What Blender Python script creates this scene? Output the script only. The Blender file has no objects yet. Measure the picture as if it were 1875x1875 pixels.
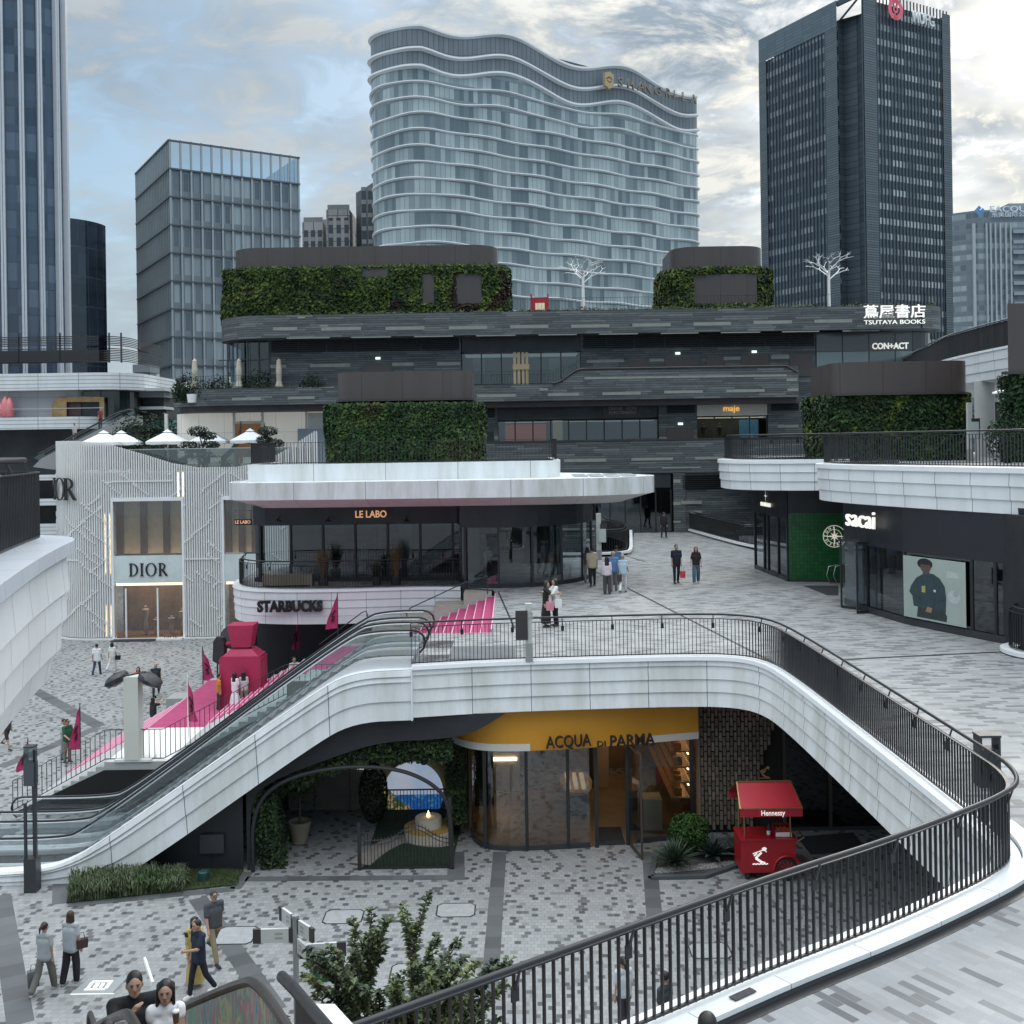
import bpy, bmesh, math, random
from mathutils import Vector, Matrix, noise
random.seed(7)
sc = bpy.context.scene
C = sc.collection
PI = math.pi
# ---------------- camera ----------------
F, Y0, RL, CZ = 1950.0, 812.0, 0.015, 12.4
cam = bpy.data.cameras.new("camera"); co = bpy.data.objects.new("camera", cam); C.objects.link(co)
cam.sensor_width = 36; cam.lens = 36*F/1875; cam.shift_y = -(937.5-Y0)/1875
cam.clip_end = 6000; cam.clip_start = 0.1
co.matrix_world = Matrix.Translation((0, 0, CZ)) @ Matrix.Rotation(PI/2, 4, 'X') @ Matrix.Rotation(-RL, 4, 'Z')
sc.camera = co
# ---------------- world ----------------
SEL, SAZ = math.radians(30), math.radians(24)          # sun behind the clouds, ahead and to the right
SD = Vector((math.sin(SAZ)*math.cos(SEL), math.cos(SAZ)*math.cos(SEL), math.sin(SEL)))
w = bpy.data.worlds.new("World"); sc.world = w; w.use_nodes = True
nt = w.node_tree; nt.nodes.clear()
def N(t, **k):
    n = nt.nodes.new(t)
    for a, b in k.items(): setattr(n, a, b)
    return n
def L(a, b): nt.links.new(a, b)
def MATH(op, a, b=None, c=None, clamp=False):
    n = N('ShaderNodeMath', operation=op, use_clamp=clamp)
    for i, v in enumerate((a, b, c)):
        if v is None: continue
        if isinstance(v, (int, float)): n.inputs[i].default_value = v
        else: L(v, n.inputs[i])
    return n.outputs[0]
def RAMP(fac, stops):
    n = N('ShaderNodeValToRGB'); cr = n.color_ramp
    while len(cr.elements) < len(stops): cr.elements.new(0.5)
    for e, (p, c) in zip(cr.elements, stops):
        e.position = p; e.color = (*c, 1) if len(c) == 3 else c
    L(fac, n.inputs[0]); return n.outputs[0]
def MIX(fac, a, b, bt='MIX'):
    n = N('ShaderNodeMix', data_type='RGBA', blend_type=bt)
    for k, v in ((0, fac), (6, a), (7, b)):
        if isinstance(v, (int, float)): n.inputs[k].default_value = v
        elif isinstance(v, tuple): n.inputs[k].default_value = (*v, 1)
        else: L(v, n.inputs[k])
    return n.outputs[2]
sky = N('ShaderNodeTexSky', sky_type='NISHITA'); sky.sun_disc = False
sky.sun_elevation = SEL; sky.sun_rotation = SAZ; sky.air_density = 1.2; sky.dust_density = 2.0; sky.ozone_density = 2.0
tc = N('ShaderNodeTexCoord'); sx = N('ShaderNodeSeparateXYZ'); L(tc.outputs['Generated'], sx.inputs[0])
zc = MATH('MAXIMUM', sx.outputs[2], 0.0)
den = MATH('ADD', zc, 0.22)
cv = N('ShaderNodeCombineXYZ'); L(MATH('DIVIDE', sx.outputs[0], den), cv.inputs[0]); L(MATH('DIVIDE', sx.outputs[1], den), cv.inputs[1]); L(MATH('MULTIPLY', zc, 1.5), cv.inputs[2])
def NOISE(vec, scale, detail, rough=0.55, dist=0.0, off=None):
    n = N('ShaderNodeTexNoise'); n.inputs['Scale'].default_value = scale; n.inputs['Detail'].default_value = detail
    n.inputs['Roughness'].default_value = rough; n.inputs['Distortion'].default_value = dist
    if off:
        m = N('ShaderNodeMapping'); m.inputs['Location'].default_value = off; L(vec, m.inputs[0]); vec = m.outputs[0]
    L(vec, n.inputs['Vector']); return n.outputs[0]
dt = N('ShaderNodeVectorMath', operation='DOT_PRODUCT'); L(tc.outputs['Generated'], dt.inputs[0]); dt.inputs[1].default_value = SD
sunp = MATH('POWER', MATH('MAXIMUM', dt.outputs['Value'], 0.0), 26.0)
sunw = MATH('POWER', MATH('MAXIMUM', dt.outputs['Value'], 0.0), 7.0)
big = NOISE(cv.outputs[0], 1.15, 5, 0.55, 0.3, (3.1, 1.7, 0))
fine = NOISE(cv.outputs[0], 6.0, 10, 0.62, 0.5, (0.4, 2.2, 0))
# how much cloud: more towards the sun side
cover = MATH('ADD', MATH('ADD', MATH('MULTIPLY', big, 0.75), MATH('MULTIPLY', fine, 0.45)), MATH('MULTIPLY', sunw, 0.16))
mask = RAMP(cover, [(0.555, (0, 0, 0)), (0.70, (1, 1, 1))])
# cloud tone: grey blue to bright warm edges near the sun
edge = RAMP(fine, [(0.46, (0, 0, 0)), (0.62, (1, 1, 1))])
glow = MATH('ADD', MATH('MULTIPLY', sunp, 0.85), MATH('MULTIPLY', sunw, 0.35))
lift = MATH('MULTIPLY', edge, MATH('ADD', 0.10, MATH('MULTIPLY', glow, 1.15)), clamp=True)
ccol = MIX(lift, (2.45, 3.0, 3.55), (9.6, 9.1, 7.9))
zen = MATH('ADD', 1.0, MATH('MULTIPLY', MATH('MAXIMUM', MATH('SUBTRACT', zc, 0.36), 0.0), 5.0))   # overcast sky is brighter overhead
sk2 = MIX(0.55, sky.outputs[0], (2.1, 3.55, 4.8))
col = MIX(mask, sk2, ccol)
hz = RAMP(zc, [(0.0, (0.75, 0.75, 0.75)), (0.20, (0, 0, 0))])
col = MIX(hz, col, (3.6, 4.25, 4.6))
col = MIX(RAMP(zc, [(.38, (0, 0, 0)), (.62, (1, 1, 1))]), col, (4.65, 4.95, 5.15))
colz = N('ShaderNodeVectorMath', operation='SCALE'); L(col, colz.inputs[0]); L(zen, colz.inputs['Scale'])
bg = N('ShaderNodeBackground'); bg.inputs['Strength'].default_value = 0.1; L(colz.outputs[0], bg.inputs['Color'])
wo = N('ShaderNodeOutputWorld'); L(bg.outputs[0], wo.inputs[0])
sl = bpy.data.lights.new("sun", 'SUN'); sl.energy = 0.7; sl.angle = math.radians(14); sl.color = (1.0, 0.95, 0.88)
so = bpy.data.objects.new("sun", sl); C.objects.link(so)
so.rotation_euler = (-SD).to_track_quat('-Z', 'Y').to_euler()
vs = sc.view_settings; vs.view_transform = 'Standard'; vs.look = 'None'; vs.gamma = 1; vs.exposure = 0.53
sc.cycles.max_bounces = 8; sc.cycles.transparent_max_bounces = 16; sc.cycles.use_denoising = True
sc.cycles.caustics_reflective = False; sc.cycles.caustics_refractive = False

# ---------------- photograph rays -> world ----------------
def ray(x, y):
    X = (x-937.5)/F; Y = -(y-Y0)/F
    return X+RL*Y, Y-RL*X
def W(x, y, D):
    a, b = ray(x, y); return Vector((a*D, D, CZ+b*D))
def G(x, y, z):
    a, b = ray(x, y); D = (z-CZ)/b; return Vector((a*D, D, z))
def G2(x, y, z):
    p = G(x, y, z); return (p.x, p.y)

# ---------------- materials ----------------
MATS = {}
def newmat(name):
    global nt
    m = bpy.data.materials.new(name); m.use_nodes = True; nt = m.node_tree
    b = nt.nodes['Principled BSDF']
    return m, b
def M(name, col=(.5, .5, .5), rough=.6, metal=0., var=.12, scale=1.5, bump=0., emit=None, es=1., spec=.5, bscale=30, streak=False, isl=0.):
    if name in MATS: return MATS[name]
    m, b = newmat(name)
    b.inputs['Roughness'].default_value = rough; b.inputs['Metallic'].default_value = metal
    b.inputs['Specular IOR Level'].default_value = spec
    t = N('ShaderNodeTexCoord')
    if var > 0:
        vec = t.outputs['Object']
        if streak:
            mp = N('ShaderNodeMapping'); mp.inputs['Scale'].default_value = (1, 1, .12); L(vec, mp.inputs[0]); vec = mp.outputs[0]
        n = NOISE(vec, scale, 6, .6)
        fac = RAMP(n, [(.3, (1-var,)*3), (.7, (1+var*.6,)*3)])
        c = MIX(1.0, tuple(col), fac, 'MULTIPLY')
        if isl > 0:
            g = N('ShaderNodeNewGeometry')
            c = MIX(1.0, c, RAMP(g.outputs['Random Per Island'], [(0, (1-isl,)*3), (1, (1+isl*.4,)*3)]), 'MULTIPLY')
        L(c, b.inputs['Base Color'])
        L(RAMP(n, [(.3, (min(1, rough+.1),)*3), (.7, (max(.02, rough-.08),)*3)]), b.inputs['Roughness'])
    else: b.inputs['Base Color'].default_value = (*col, 1)
    if bump > 0:
        bn = N('ShaderNodeBump'); bn.inputs['Strength'].default_value = bump; bn.inputs['Distance'].default_value = .02
        L(NOISE(t.outputs['Object'], bscale, 5), bn.inputs['Height']); L(bn.outputs[0], b.inputs['Normal'])
    if emit:
        b.inputs['Emission Color'].default_value = (*emit, 1); b.inputs['Emission Strength'].default_value = es
    MATS[name] = m; return m
def FR(v): return MATH('FRACT', v)
def FL(v): return MATH('FLOOR', v)
def UVXY():
    t = N('ShaderNodeUVMap'); s = N('ShaderNodeSeparateXYZ'); L(t.outputs[0], s.inputs[0]); return s.outputs[0], s.outputs[1]
def LINE(f, wd):
    # 1 on the joint (f near 0 or 1)
    return MATH('MAXIMUM', MATH('LESS_THAN', f, wd), MATH('GREATER_THAN', f, 1-wd))
def WN(a, b, seed=0.0):
    cx = N('ShaderNodeCombineXYZ'); L(a, cx.inputs[0]); L(b, cx.inputs[1]); cx.inputs[2].default_value = seed
    n = N('ShaderNodeTexWhiteNoise', noise_dimensions='3D'); L(cx.outputs[0], n.inputs['Vector']); return n.outputs['Value']
def panels(name, col, du, dv, lw=.012, lc=None, rough=.45, stag=0, tone=.05, dirt=.10, metal=0.):
    """cladding panels with open joints, cut by UV in metres"""
    if name in MATS: return MATS[name]
    m, b = newmat(name); u, v = UVXY()
    b.inputs['Roughness'].default_value = rough; b.inputs['Metallic'].default_value = metal
    vv = MATH('DIVIDE', v, dv); row = FL(vv)
    uu = MATH('DIVIDE', u, du)
    if stag: uu = MATH('ADD', uu, MATH('MULTIPLY', row, stag))
    ln = MATH('MAXIMUM', LINE(FR(uu), lw/du), LINE(FR(vv), lw/dv))
    r = WN(FL(uu), row)
    base = MIX(1.0, tuple(col), RAMP(r, [(0, (1-tone,)*3), (1, (1+tone*.5,)*3)]), 'MULTIPLY')
    t = N('ShaderNodeTexCoord'); mp = N('ShaderNodeMapping'); mp.inputs['Scale'].default_value = (1, 1, .15); L(t.outputs['Object'], mp.inputs[0])
    n = NOISE(mp.outputs[0], 1.3, 8, .65)
    base = MIX(1.0, base, RAMP(n, [(.35, (1-dirt, 1-dirt, 1-dirt*1.2)), (.6, (1, 1, 1))]), 'MULTIPLY')
    L(MIX(ln, base, tuple(lc or [c*.3 for c in col])), b.inputs['Base Color'])
    MATS[name] = m; return m
def slate(name, light=True):
    """long thin stone courses of grey slate, some tan"""
    if name in MATS: return MATS[name]
    m, b = newmat(name); u, v = UVXY(); b.inputs['Roughness'].default_value = .7
    vv = MATH('DIVIDE', v, .16); row = FL(vv); off = WN(row, row, 3.)
    uu = MATH('ADD', MATH('DIVIDE', u, 1.9), MATH('MULTIPLY', off, 7.)); cell = FL(uu)
    r = WN(cell, row, 1.)
    c = RAMP(r, [(0, (.062, .074, .080)), (.35, (.085, .099, .105)), (.75, (.108, .124, .130)), (1, (.15, .165, .168))])
    t = N('ShaderNodeTexCoord'); mp = N('ShaderNodeMapping'); mp.inputs['Scale'].default_value = (1, 1, 7); L(t.outputs['Object'], mp.inputs[0])
    c = MIX(1.0, c, RAMP(NOISE(mp.outputs[0], 1.6, 8, .7), [(.3, (.65, .65, .65)), (.7, (1.25, 1.25, 1.25))]), 'MULTIPLY')
    ln = MATH('MAXIMUM', LINE(FR(vv), .07), LINE(FR(uu), .004))
    L(MIX(ln, c, (.012, .014, .018)), b.inputs['Base Color'])
    bn = N('ShaderNodeBump'); bn.inputs['Strength'].default_value = .5; bn.inputs['Distance'].default_value = .03; L(r, bn.inputs['Height']); L(bn.outputs[0], b.inputs['Normal'])
    MATS[name] = m; return m
def curtain(name, du, dv, dark, lite, frame, fw=.06, fh=.08, rough=.12, sp=0.0, spc=(.1, .12, .14), split=1, seed=0., metal=.0):
    """curtain wall: glass panes with per-pane tone, mullions, spandrel share sp at the foot of each storey"""
    if name in MATS: return MATS[name]
    m, b = newmat(name); u, v = UVXY()
    uu = MATH('DIVIDE', u, du); vv = MATH('DIVIDE', v, dv); fu, fv = FR(uu), FR(vv)
    r = WN(FL(uu), FL(vv), seed); r2 = WN(FL(MATH('DIVIDE', uu, 4.)), FL(vv), seed+5)
    c = MIX(RAMP(MATH('ADD', MATH('MULTIPLY', r, .45), MATH('MULTIPLY', r2, .55)), [(.25, (0, 0, 0)), (.75, (1, 1, 1))]), tuple(dark), tuple(lite))
    if sp: c = MIX(MATH('LESS_THAN', fv, sp), c, tuple(spc))
    fm = MATH('MAXIMUM', LINE(fu, fw/du), LINE(fv, fh/dv))
    L(MIX(fm, c, tuple(frame)), b.inputs['Base Color'])
    L(RAMP(fm, [(0, (rough,)*3), (1, (.5,)*3)]), b.inputs['Roughness']); b.inputs['Metallic'].default_value = metal
    b.inputs['Specular IOR Level'].default_value = .8
    bn = N('ShaderNodeBump'); bn.inputs['Strength'].default_value = .25; bn.inputs['Distance'].default_value = .05; L(r, bn.inputs['Height']); L(bn.outputs[0], b.inputs['Normal'])
    MATS[name] = m; return m
def glass(name, tint=(.55, .6, .62), refl=.10):
    if name in MATS: return MATS[name]
    m, b = newmat(name); nt.nodes.remove(b)
    tr = N('ShaderNodeBsdfTransparent'); tr.inputs[0].default_value = (*tint, 1)
    gl = N('ShaderNodeBsdfGlossy'); gl.inputs['Roughness'].default_value = .03; gl.inputs[0].default_value = (.9, .95, 1, 1)
    fr = N('ShaderNodeFresnel'); fr.inputs[0].default_value = 1.5
    mx = N('ShaderNodeMixShader'); L(MATH('ADD', fr.outputs[0], refl, clamp=True), mx.inputs[0]); L(tr.outputs[0], mx.inputs[1]); L(gl.outputs[0], mx.inputs[2])
    L(mx.outputs[0], nt.nodes['Material Output'].inputs[0]); MATS[name] = m; return m
def foliage(name, cols, patch=.35, rough=.6, isl=.5):
    if name in MATS: return MATS[name]
    m, b = newmat(name); t = N('ShaderNodeTexCoord'); b.inputs['Roughness'].default_value = rough
    n = NOISE(t.outputs['Object'], patch, 3, .6, .6)
    k = len(cols); c = RAMP(n, [(.36+.28*i/max(1, k-1), cc) for i, cc in enumerate(cols)])
    g = N('ShaderNodeNewGeometry')
    c = MIX(1.0, c, RAMP(g.outputs['Random Per Island'], [(0, (1-isl,)*3), (1, (1+isl,)*3)]), 'MULTIPLY')
    L(c, b.inputs['Base Color']); b.inputs['Specular IOR Level'].default_value = .3
    MATS[name] = m; return m
def paving(name, bw, bh, light, dark, mid, share=.6, rot=0., grp=4, joint=.006, lc=(.16, .17, .18), tone=.10):
    """staggered pavers; in every run of grp pavers at most one is dark"""
    if name in MATS: return MATS[name]
    m, b = newmat(name); t = N('ShaderNodeTexCoord'); mp = N('ShaderNodeMapping'); mp.inputs['Rotation'].default_value = (0, 0, rot)
    L(t.outputs['Object'], mp.inputs[0]); s = N('ShaderNodeSeparateXYZ'); L(mp.outputs[0], s.inputs[0])
    vv = MATH('DIVIDE', s.outputs[1], bh); row = FL(vv); off = WN(row, row, 2.)
    uu = MATH('ADD', MATH('DIVIDE', s.outputs[0], bw), MATH('ADD', MATH('MULTIPLY', row, .5), MATH('MULTIPLY', off, .12)))
    g = MATH('DIVIDE', MATH('ADD', uu, MATH('MULTIPLY', row, 1.7)), float(grp)); gi = FL(g)
    pos = FL(MATH('MULTIPLY', FR(g), float(grp)))
    # snap the group position to whole pavers
    cell = FL(uu); ci = MATH('FLOOR', MATH('DIVIDE', MATH('ADD', cell, MATH('MULTIPLY', row, 2.)), float(grp)))
    cp = MATH('SUBTRACT', MATH('ADD', cell, MATH('MULTIPLY', row, 2.)), MATH('MULTIPLY', ci, float(grp)))
    pick = FL(MATH('MULTIPLY', WN(ci, row, 7.), float(grp)))
    isd = MATH('MULTIPLY', MATH('COMPARE', cp, pick, .3), MATH('LESS_THAN', WN(ci, row, 11.), share))
    r = WN(cell, row, 4.); r3 = WN(ci, row, 23.)
    c = MIX(RAMP(r, [(0, (0, 0, 0)), (1, (1, 1, 1))]), tuple(light), tuple([x*(1-tone*2) for x in light]))
    c = MIX(MATH('GREATER_THAN', r, .93), c, tuple(mid))
    dk = MIX(r3, tuple(dark), tuple([(a+b_)/2 for a, b_ in zip(dark, mid)]))
    c = MIX(isd, c, dk)
    n = NOISE(t.outputs['Object'], .35, 7, .65)
    c = MIX(1.0, c, RAMP(n, [(.3, (.80, .80, .80)), (.65, (1.06, 1.06, 1.06))]), 'MULTIPLY')
    c = MIX(1.0, c, RAMP(NOISE(t.outputs['Object'], 60, 3), [(.3, (.9, .9, .9)), (.7, (1.06, 1.06, 1.06))]), 'MULTIPLY')
    jn = MATH('MAXIMUM', LINE(FR(uu), joint/bw), LINE(FR(vv), joint/bh))
    L(MIX(jn, c, tuple(lc)), b.inputs['Base Color']); L(RAMP(n, [(.3, (.75,)*3), (.7, (.5,)*3)]), b.inputs['Roughness'])
    MATS[name] = m; return m
def ao(*a): pass

# ---------------- mesh builder ----------------
class MB:
    def __init__(s): s.v = []; s.f = []; s.uv = []; s.mi = []
    def face(s, pts, uv=None, mi=0):
        n = len(s.v); s.v += [tuple(p) for p in pts]; s.f.append(tuple(range(n, n+len(pts)))); s.uv.append(uv); s.mi.append(mi)
    def box(s, x0, x1, y0, y1, z0, z1, mi=0):
        s.obox(Vector(((x0+x1)/2, (y0+y1)/2, (z0+z1)/2)), Vector(((x1-x0)/2, 0, 0)), Vector((0, (y1-y0)/2, 0)), Vector((0, 0, (z1-z0)/2)), mi); return s
    def obox(s, c, a, b, d, mi=0):
        n = len(s.v); c = Vector(c)
        for i in (-1, 1):
            for j in (-1, 1):
                for k in (-1, 1): s.v.append(tuple(c+a*i+b*j+d*k))
        la, lb, ld = 2*a.length, 2*b.length, 2*d.length
        for q, (p1, p2) in (((0, 1, 3, 2), (ld, lb)), ((4, 6, 7, 5), (lb, ld)), ((0, 4, 5, 1), (la, ld)), ((2, 3, 7, 6), (ld, la)), ((0, 2, 6, 4), (lb, la)), ((1, 5, 7, 3), (la, lb))):
            s.f.append(tuple(n+i for i in q)); s.uv.append([(0, 0), (p1, 0), (p1, p2), (0, p2)]); s.mi.append(mi)
        return s
    def bar(s, p, q, w, h=None, mi=0, up=Vector((0, 0, 1))):
        p, q = Vector(p), Vector(q); d = q-p
        if d.length < 1e-6: return s
        u = d.normalized(); side = u.cross(up)
        if side.length < 1e-4: side = u.cross(Vector((0, 1, 0)))
        side.normalize(); n = side.cross(u)
        return s.obox((p+q)/2, d/2, side*(w/2), n*((h or w)/2), mi)
    def tube(s, path, r, n=8, cap=True, mi=0, closed=False):
        P = [Vector(p) for p in path]; k = len(P); rs = r if isinstance(r, (list, tuple)) else [r]*k; b0 = len(s.v)
        ref = None
        for i, p in enumerate(P):
            d = (P[(i+1) % k]-P[i-1]) if closed else (P[min(i+1, k-1)]-P[max(i-1, 0)])
            d = d.normalized() if d.length > 1e-9 else Vector((0, 0, 1))
            if ref is None:
                ref = d.cross(Vector((0, 0, 1)))
                if ref.length < .1: ref = d.cross(Vector((0, 1, 0)))
            ref = (ref-d*ref.dot(d))
            if ref.length < 1e-6: ref = d.orthogonal()
            ref.normalize(); e = d.cross(ref)
            for j in range(n):
                a = 2*PI*j/n; s.v.append(tuple(p+ref*(math.cos(a)*rs[i])+e*(math.sin(a)*rs[i])))
        for i in range(k if closed else k-1):
            i2 = (i+1) % k
            for j in range(n):
                j2 = (j+1) % n; s.f.append((b0+i*n+j, b0+i*n+j2, b0+i2*n+j2, b0+i2*n+j)); s.uv.append(None); s.mi.append(mi)
        if cap and not closed:
            s.f.append(tuple(b0+j for j in range(n))[::-1]); s.uv.append(None); s.mi.append(mi)
            s.f.append(tuple(b0+(k-1)*n+j for j in range(n))); s.uv.append(None); s.mi.append(mi)
        return s
    def lathe(s, c, prof, n=16, mi=0):
        c = Vector(c); b0 = len(s.v); k = len(prof)
        for r, z in prof:
            for j in range(n):
                a = 2*PI*j/n; s.v.append((c.x+r*math.cos(a), c.y+r*math.sin(a), c.z+z))
        for i in range(k-1):
            for j in range(n):
                j2 = (j+1) % n; s.f.append((b0+i*n+j, b0+i*n+j2, b0+(i+1)*n+j2, b0+(i+1)*n+j)); s.uv.append([(j/n, prof[i][1]), ((j+1)/n, prof[i][1]), ((j+1)/n, prof[i+1][1]), (j/n, prof[i+1][1])]); s.mi.append(mi)
        if prof[0][0] > .001: s.f.append(tuple(b0+j for j in range(n))[::-1]); s.uv.append(None); s.mi.append(mi)
        if prof[-1][0] > .001: s.f.append(tuple(b0+(k-1)*n+j for j in range(n))); s.uv.append(None); s.mi.append(mi)
        return s
    def prism(s, poly, z0, z1, mi=0, top=True, bot=True, side=True, smi=None):
        P = [(p[0], p[1]) for p in poly]
        if sum(P[i-1][0]*P[i][1]-P[i][0]*P[i-1][1] for i in range(len(P))) < 0: P.reverse()
        n = len(P); l = 0
        if side:
            for i in range(n):
                a, b = P[i], P[(i+1) % n]; d = math.hypot(b[0]-a[0], b[1]-a[1])
                s.face([(*a, z0), (*b, z0), (*b, z1), (*a, z1)], [(l, z0), (l+d, z0), (l+d, z1), (l, z1)], mi if smi is None else smi); l += d
        if top: s.face([(*p, z1) for p in P], [p for p in P], mi)
        if bot: s.face([(*p, z0) for p in reversed(P)], [p for p in reversed(P)], mi)
        return s
    def sweep(s, path, prof, closed=False, mi=0, u0=0., caps=False):
        """prof: (offset to the right of travel, z) -- path (x,y) or (x,y,z)"""
        P = [Vector(p) if len(p) == 3 else Vector((p[0], p[1], 0)) for p in path]; n = len(P); b0 = len(s.v); k = len(prof)
        us = [u0]; vs_ = [0.]
        for i in range(1, n): us.append(us[-1]+(P[i]-P[i-1]).length)
        for i in range(1, k): vs_.append(vs_[-1]+math.hypot(prof[i][0]-prof[i-1][0], prof[i][1]-prof[i-1][1]))
        for i in range(n):
            a = P[i-1] if (i or closed) else P[i]; b = P[(i+1) % n] if (i < n-1 or closed) else P[i]
            d1 = (P[i]-a); d2 = (b-P[i]); d1.z = d2.z = 0
            d1 = d1.normalized() if d1.length > 1e-9 else d2.normalized(); d2 = d2.normalized() if d2.length > 1e-9 else d1
            t = d1+d2; t.normalize(); nr = Vector((t.y, -t.x, 0)); c = max(.4, t.dot(d1))
            for o, z in prof: s.v.append(tuple(P[i]+nr*(o/c)+Vector((0, 0, z))))
        for i in range(n if closed else n-1):
            i2 = (i+1) % n; ua, ub = us[i], us[i2] if i2 else us[-1]+(P[0]-P[-1]).length
            for j in range(k-1):
                s.f.append((b0+i*k+j, b0+i2*k+j, b0+i2*k+j+1, b0+i*k+j+1)); s.mi.append(mi)
                s.uv.append([(ua, vs_[j]), (ub, vs_[j]), (ub, vs_[j+1]), (ua, vs_[j+1])])
        if caps and not closed:
            s.f.append(tuple(b0+j for j in range(k))); s.uv.append(None); s.mi.append(mi)
            s.f.append(tuple(b0+(n-1)*k+j for j in range(k))[::-1]); s.uv.append(None); s.mi.append(mi)
        return s
    def ball(s, c, r, n=10, m=7, sz=1., mi=0, jit=0.):
        c = Vector(c); b0 = len(s.v)
        for i in range(m+1):
            th = PI*i/m
            for j in range(n):
                a = 2*PI*j/n; q = 1+random.uniform(-jit, jit)
                s.v.append((c.x+r*q*math.sin(th)*math.cos(a), c.y+r*q*math.sin(th)*math.sin(a), c.z+r*sz*q*math.cos(th)))
        for i in range(m):
            for j in range(n):
                j2 = (j+1) % n; s.f.append((b0+i*n+j, b0+(i+1)*n+j, b0+(i+1)*n+j2, b0+i*n+j2)); s.uv.append(None); s.mi.append(mi)
        return s
    def leaf(s, p, nrm, size, mi=0, asp=.55):
        nrm = Vector(nrm)+Vector((random.uniform(-.7, .7), random.uniform(-.7, .7), random.uniform(-.5, .7))); nrm.normalize()
        a = nrm.orthogonal().normalized(); a.rotate(Matrix.Rotation(random.uniform(0, 2*PI), 3, nrm)); b = nrm.cross(a)
        sz = size*random.uniform(.6, 1.3); p = Vector(p)
        s.face([p-a*sz*.5, p+b*sz*asp*.5+nrm*sz*.08, p+a*sz*.5-nrm*sz*.1, p-b*sz*asp*.5+nrm*sz*.08], None, mi); return s
    def xf(s, mat):
        s.v = [tuple(mat @ Vector(p)) for p in s.v]; return s
    def build(s, name, mat, parent=None, smooth=False, ang=40, local=False):
        o_ = org(parent) if (parent and not local) else Vector((0, 0, 0))
        me = bpy.data.meshes.new(name); me.from_pydata([tuple(Vector(p)-o_) for p in s.v], [], s.f)
        for m_ in (mat if isinstance(mat, (list, tuple)) else [mat]): me.materials.append(m_)
        me.polygons.foreach_set('material_index', s.mi)
        if any(u is not None for u in s.uv):
            ul = me.uv_layers.new(name="UVMap"); flat = []
            for f, u in zip(s.f, s.uv):
                for q in (u if u is not None else [(0, 0)]*len(f)): flat += [q[0], q[1]]
            ul.data.foreach_set('uv', flat)
        me.update()
        if smooth:
            me.polygons.foreach_set('use_smooth', [True]*len(me.polygons))
            if ang < 180: me.set_sharp_from_angle(angle=math.radians(ang))
        o = bpy.data.objects.new(name, me); C.objects.link(o)
        if parent: o.parent = parent
        return o
def org(o):
    v = Vector((0, 0, 0))
    while o: v += o.location; o = o.parent
    return v
def tag(o, label=None, cat=None, group=None, kind=None):
    for k, v in (('label', label), ('category', cat), ('group', group), ('kind', kind)):
        if v: o[k] = v
    return o
def thing(name, label, cat, loc=(0, 0, 0), group=None):
    o = bpy.data.objects.new(name, None); C.objects.link(o); o.location = loc; o.empty_display_size = .2
    return tag(o, label, cat, group)
def struct(name, mb, mat): return tag(mb.build(name, mat), kind='structure')
def copy_tree(o, parent=None):
    c = o.copy(); C.objects.link(c); c.parent = parent
    for ch in list(o.children): copy_tree(ch, c)
    return c
def smooth2(P, it=2, closed=False):
    P = [Vector(p) for p in P]
    for _ in range(it):
        Q = [] if closed else [P[0]]
        for i in range(len(P) if closed else len(P)-1):
            a, b = P[i], P[(i+1) % len(P)]; Q += [a*.75+b*.25, a*.25+b*.75]
        if not closed: Q.append(P[-1])
        P = Q
    return P
def resample(P, step, closed=False):
    P = [Vector(p) for p in P]
    if closed: P = P+[P[0]]
    out = [P[0].copy()]; acc = 0
    for a, b in zip(P, P[1:]):
        l = (b-a).length
        if l < 1e-9: continue
        t = step-acc
        while t <= l+1e-9:
            out.append(a+(b-a)*(t/l)); t += step
        acc = l-(t-step)
    return out
def offset(P, d):
    out = []; n = len(P)
    for i in range(n):
        a = Vector(P[max(0, i-1)]); b = Vector(P[min(n-1, i+1)]); t = (b-a); t.z = 0; t.normalize()
        out.append(Vector(P[i])+Vector((t.y, -t.x, 0))*d)
    return out
def V3(P, z): return [Vector((p[0], p[1], z)) for p in P]
def arc(cx, cy, r, a0, a1, n=10, ry=None):
    return [(cx+r*math.cos(math.radians(a0+(a1-a0)*i/n)), cy+(ry or r)*math.sin(math.radians(a0+(a1-a0)*i/n))) for i in range(n+1)]
def rrect(x0, x1, y0, y1, r, n=6):
    return arc(x1-r, y0+r, r, -90, 0, n)+arc(x1-r, y1-r, r, 0, 90, n)+arc(x0+r, y1-r, r, 90, 180, n)+arc(x0+r, y0+r, r, 180, 270, n)
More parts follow.
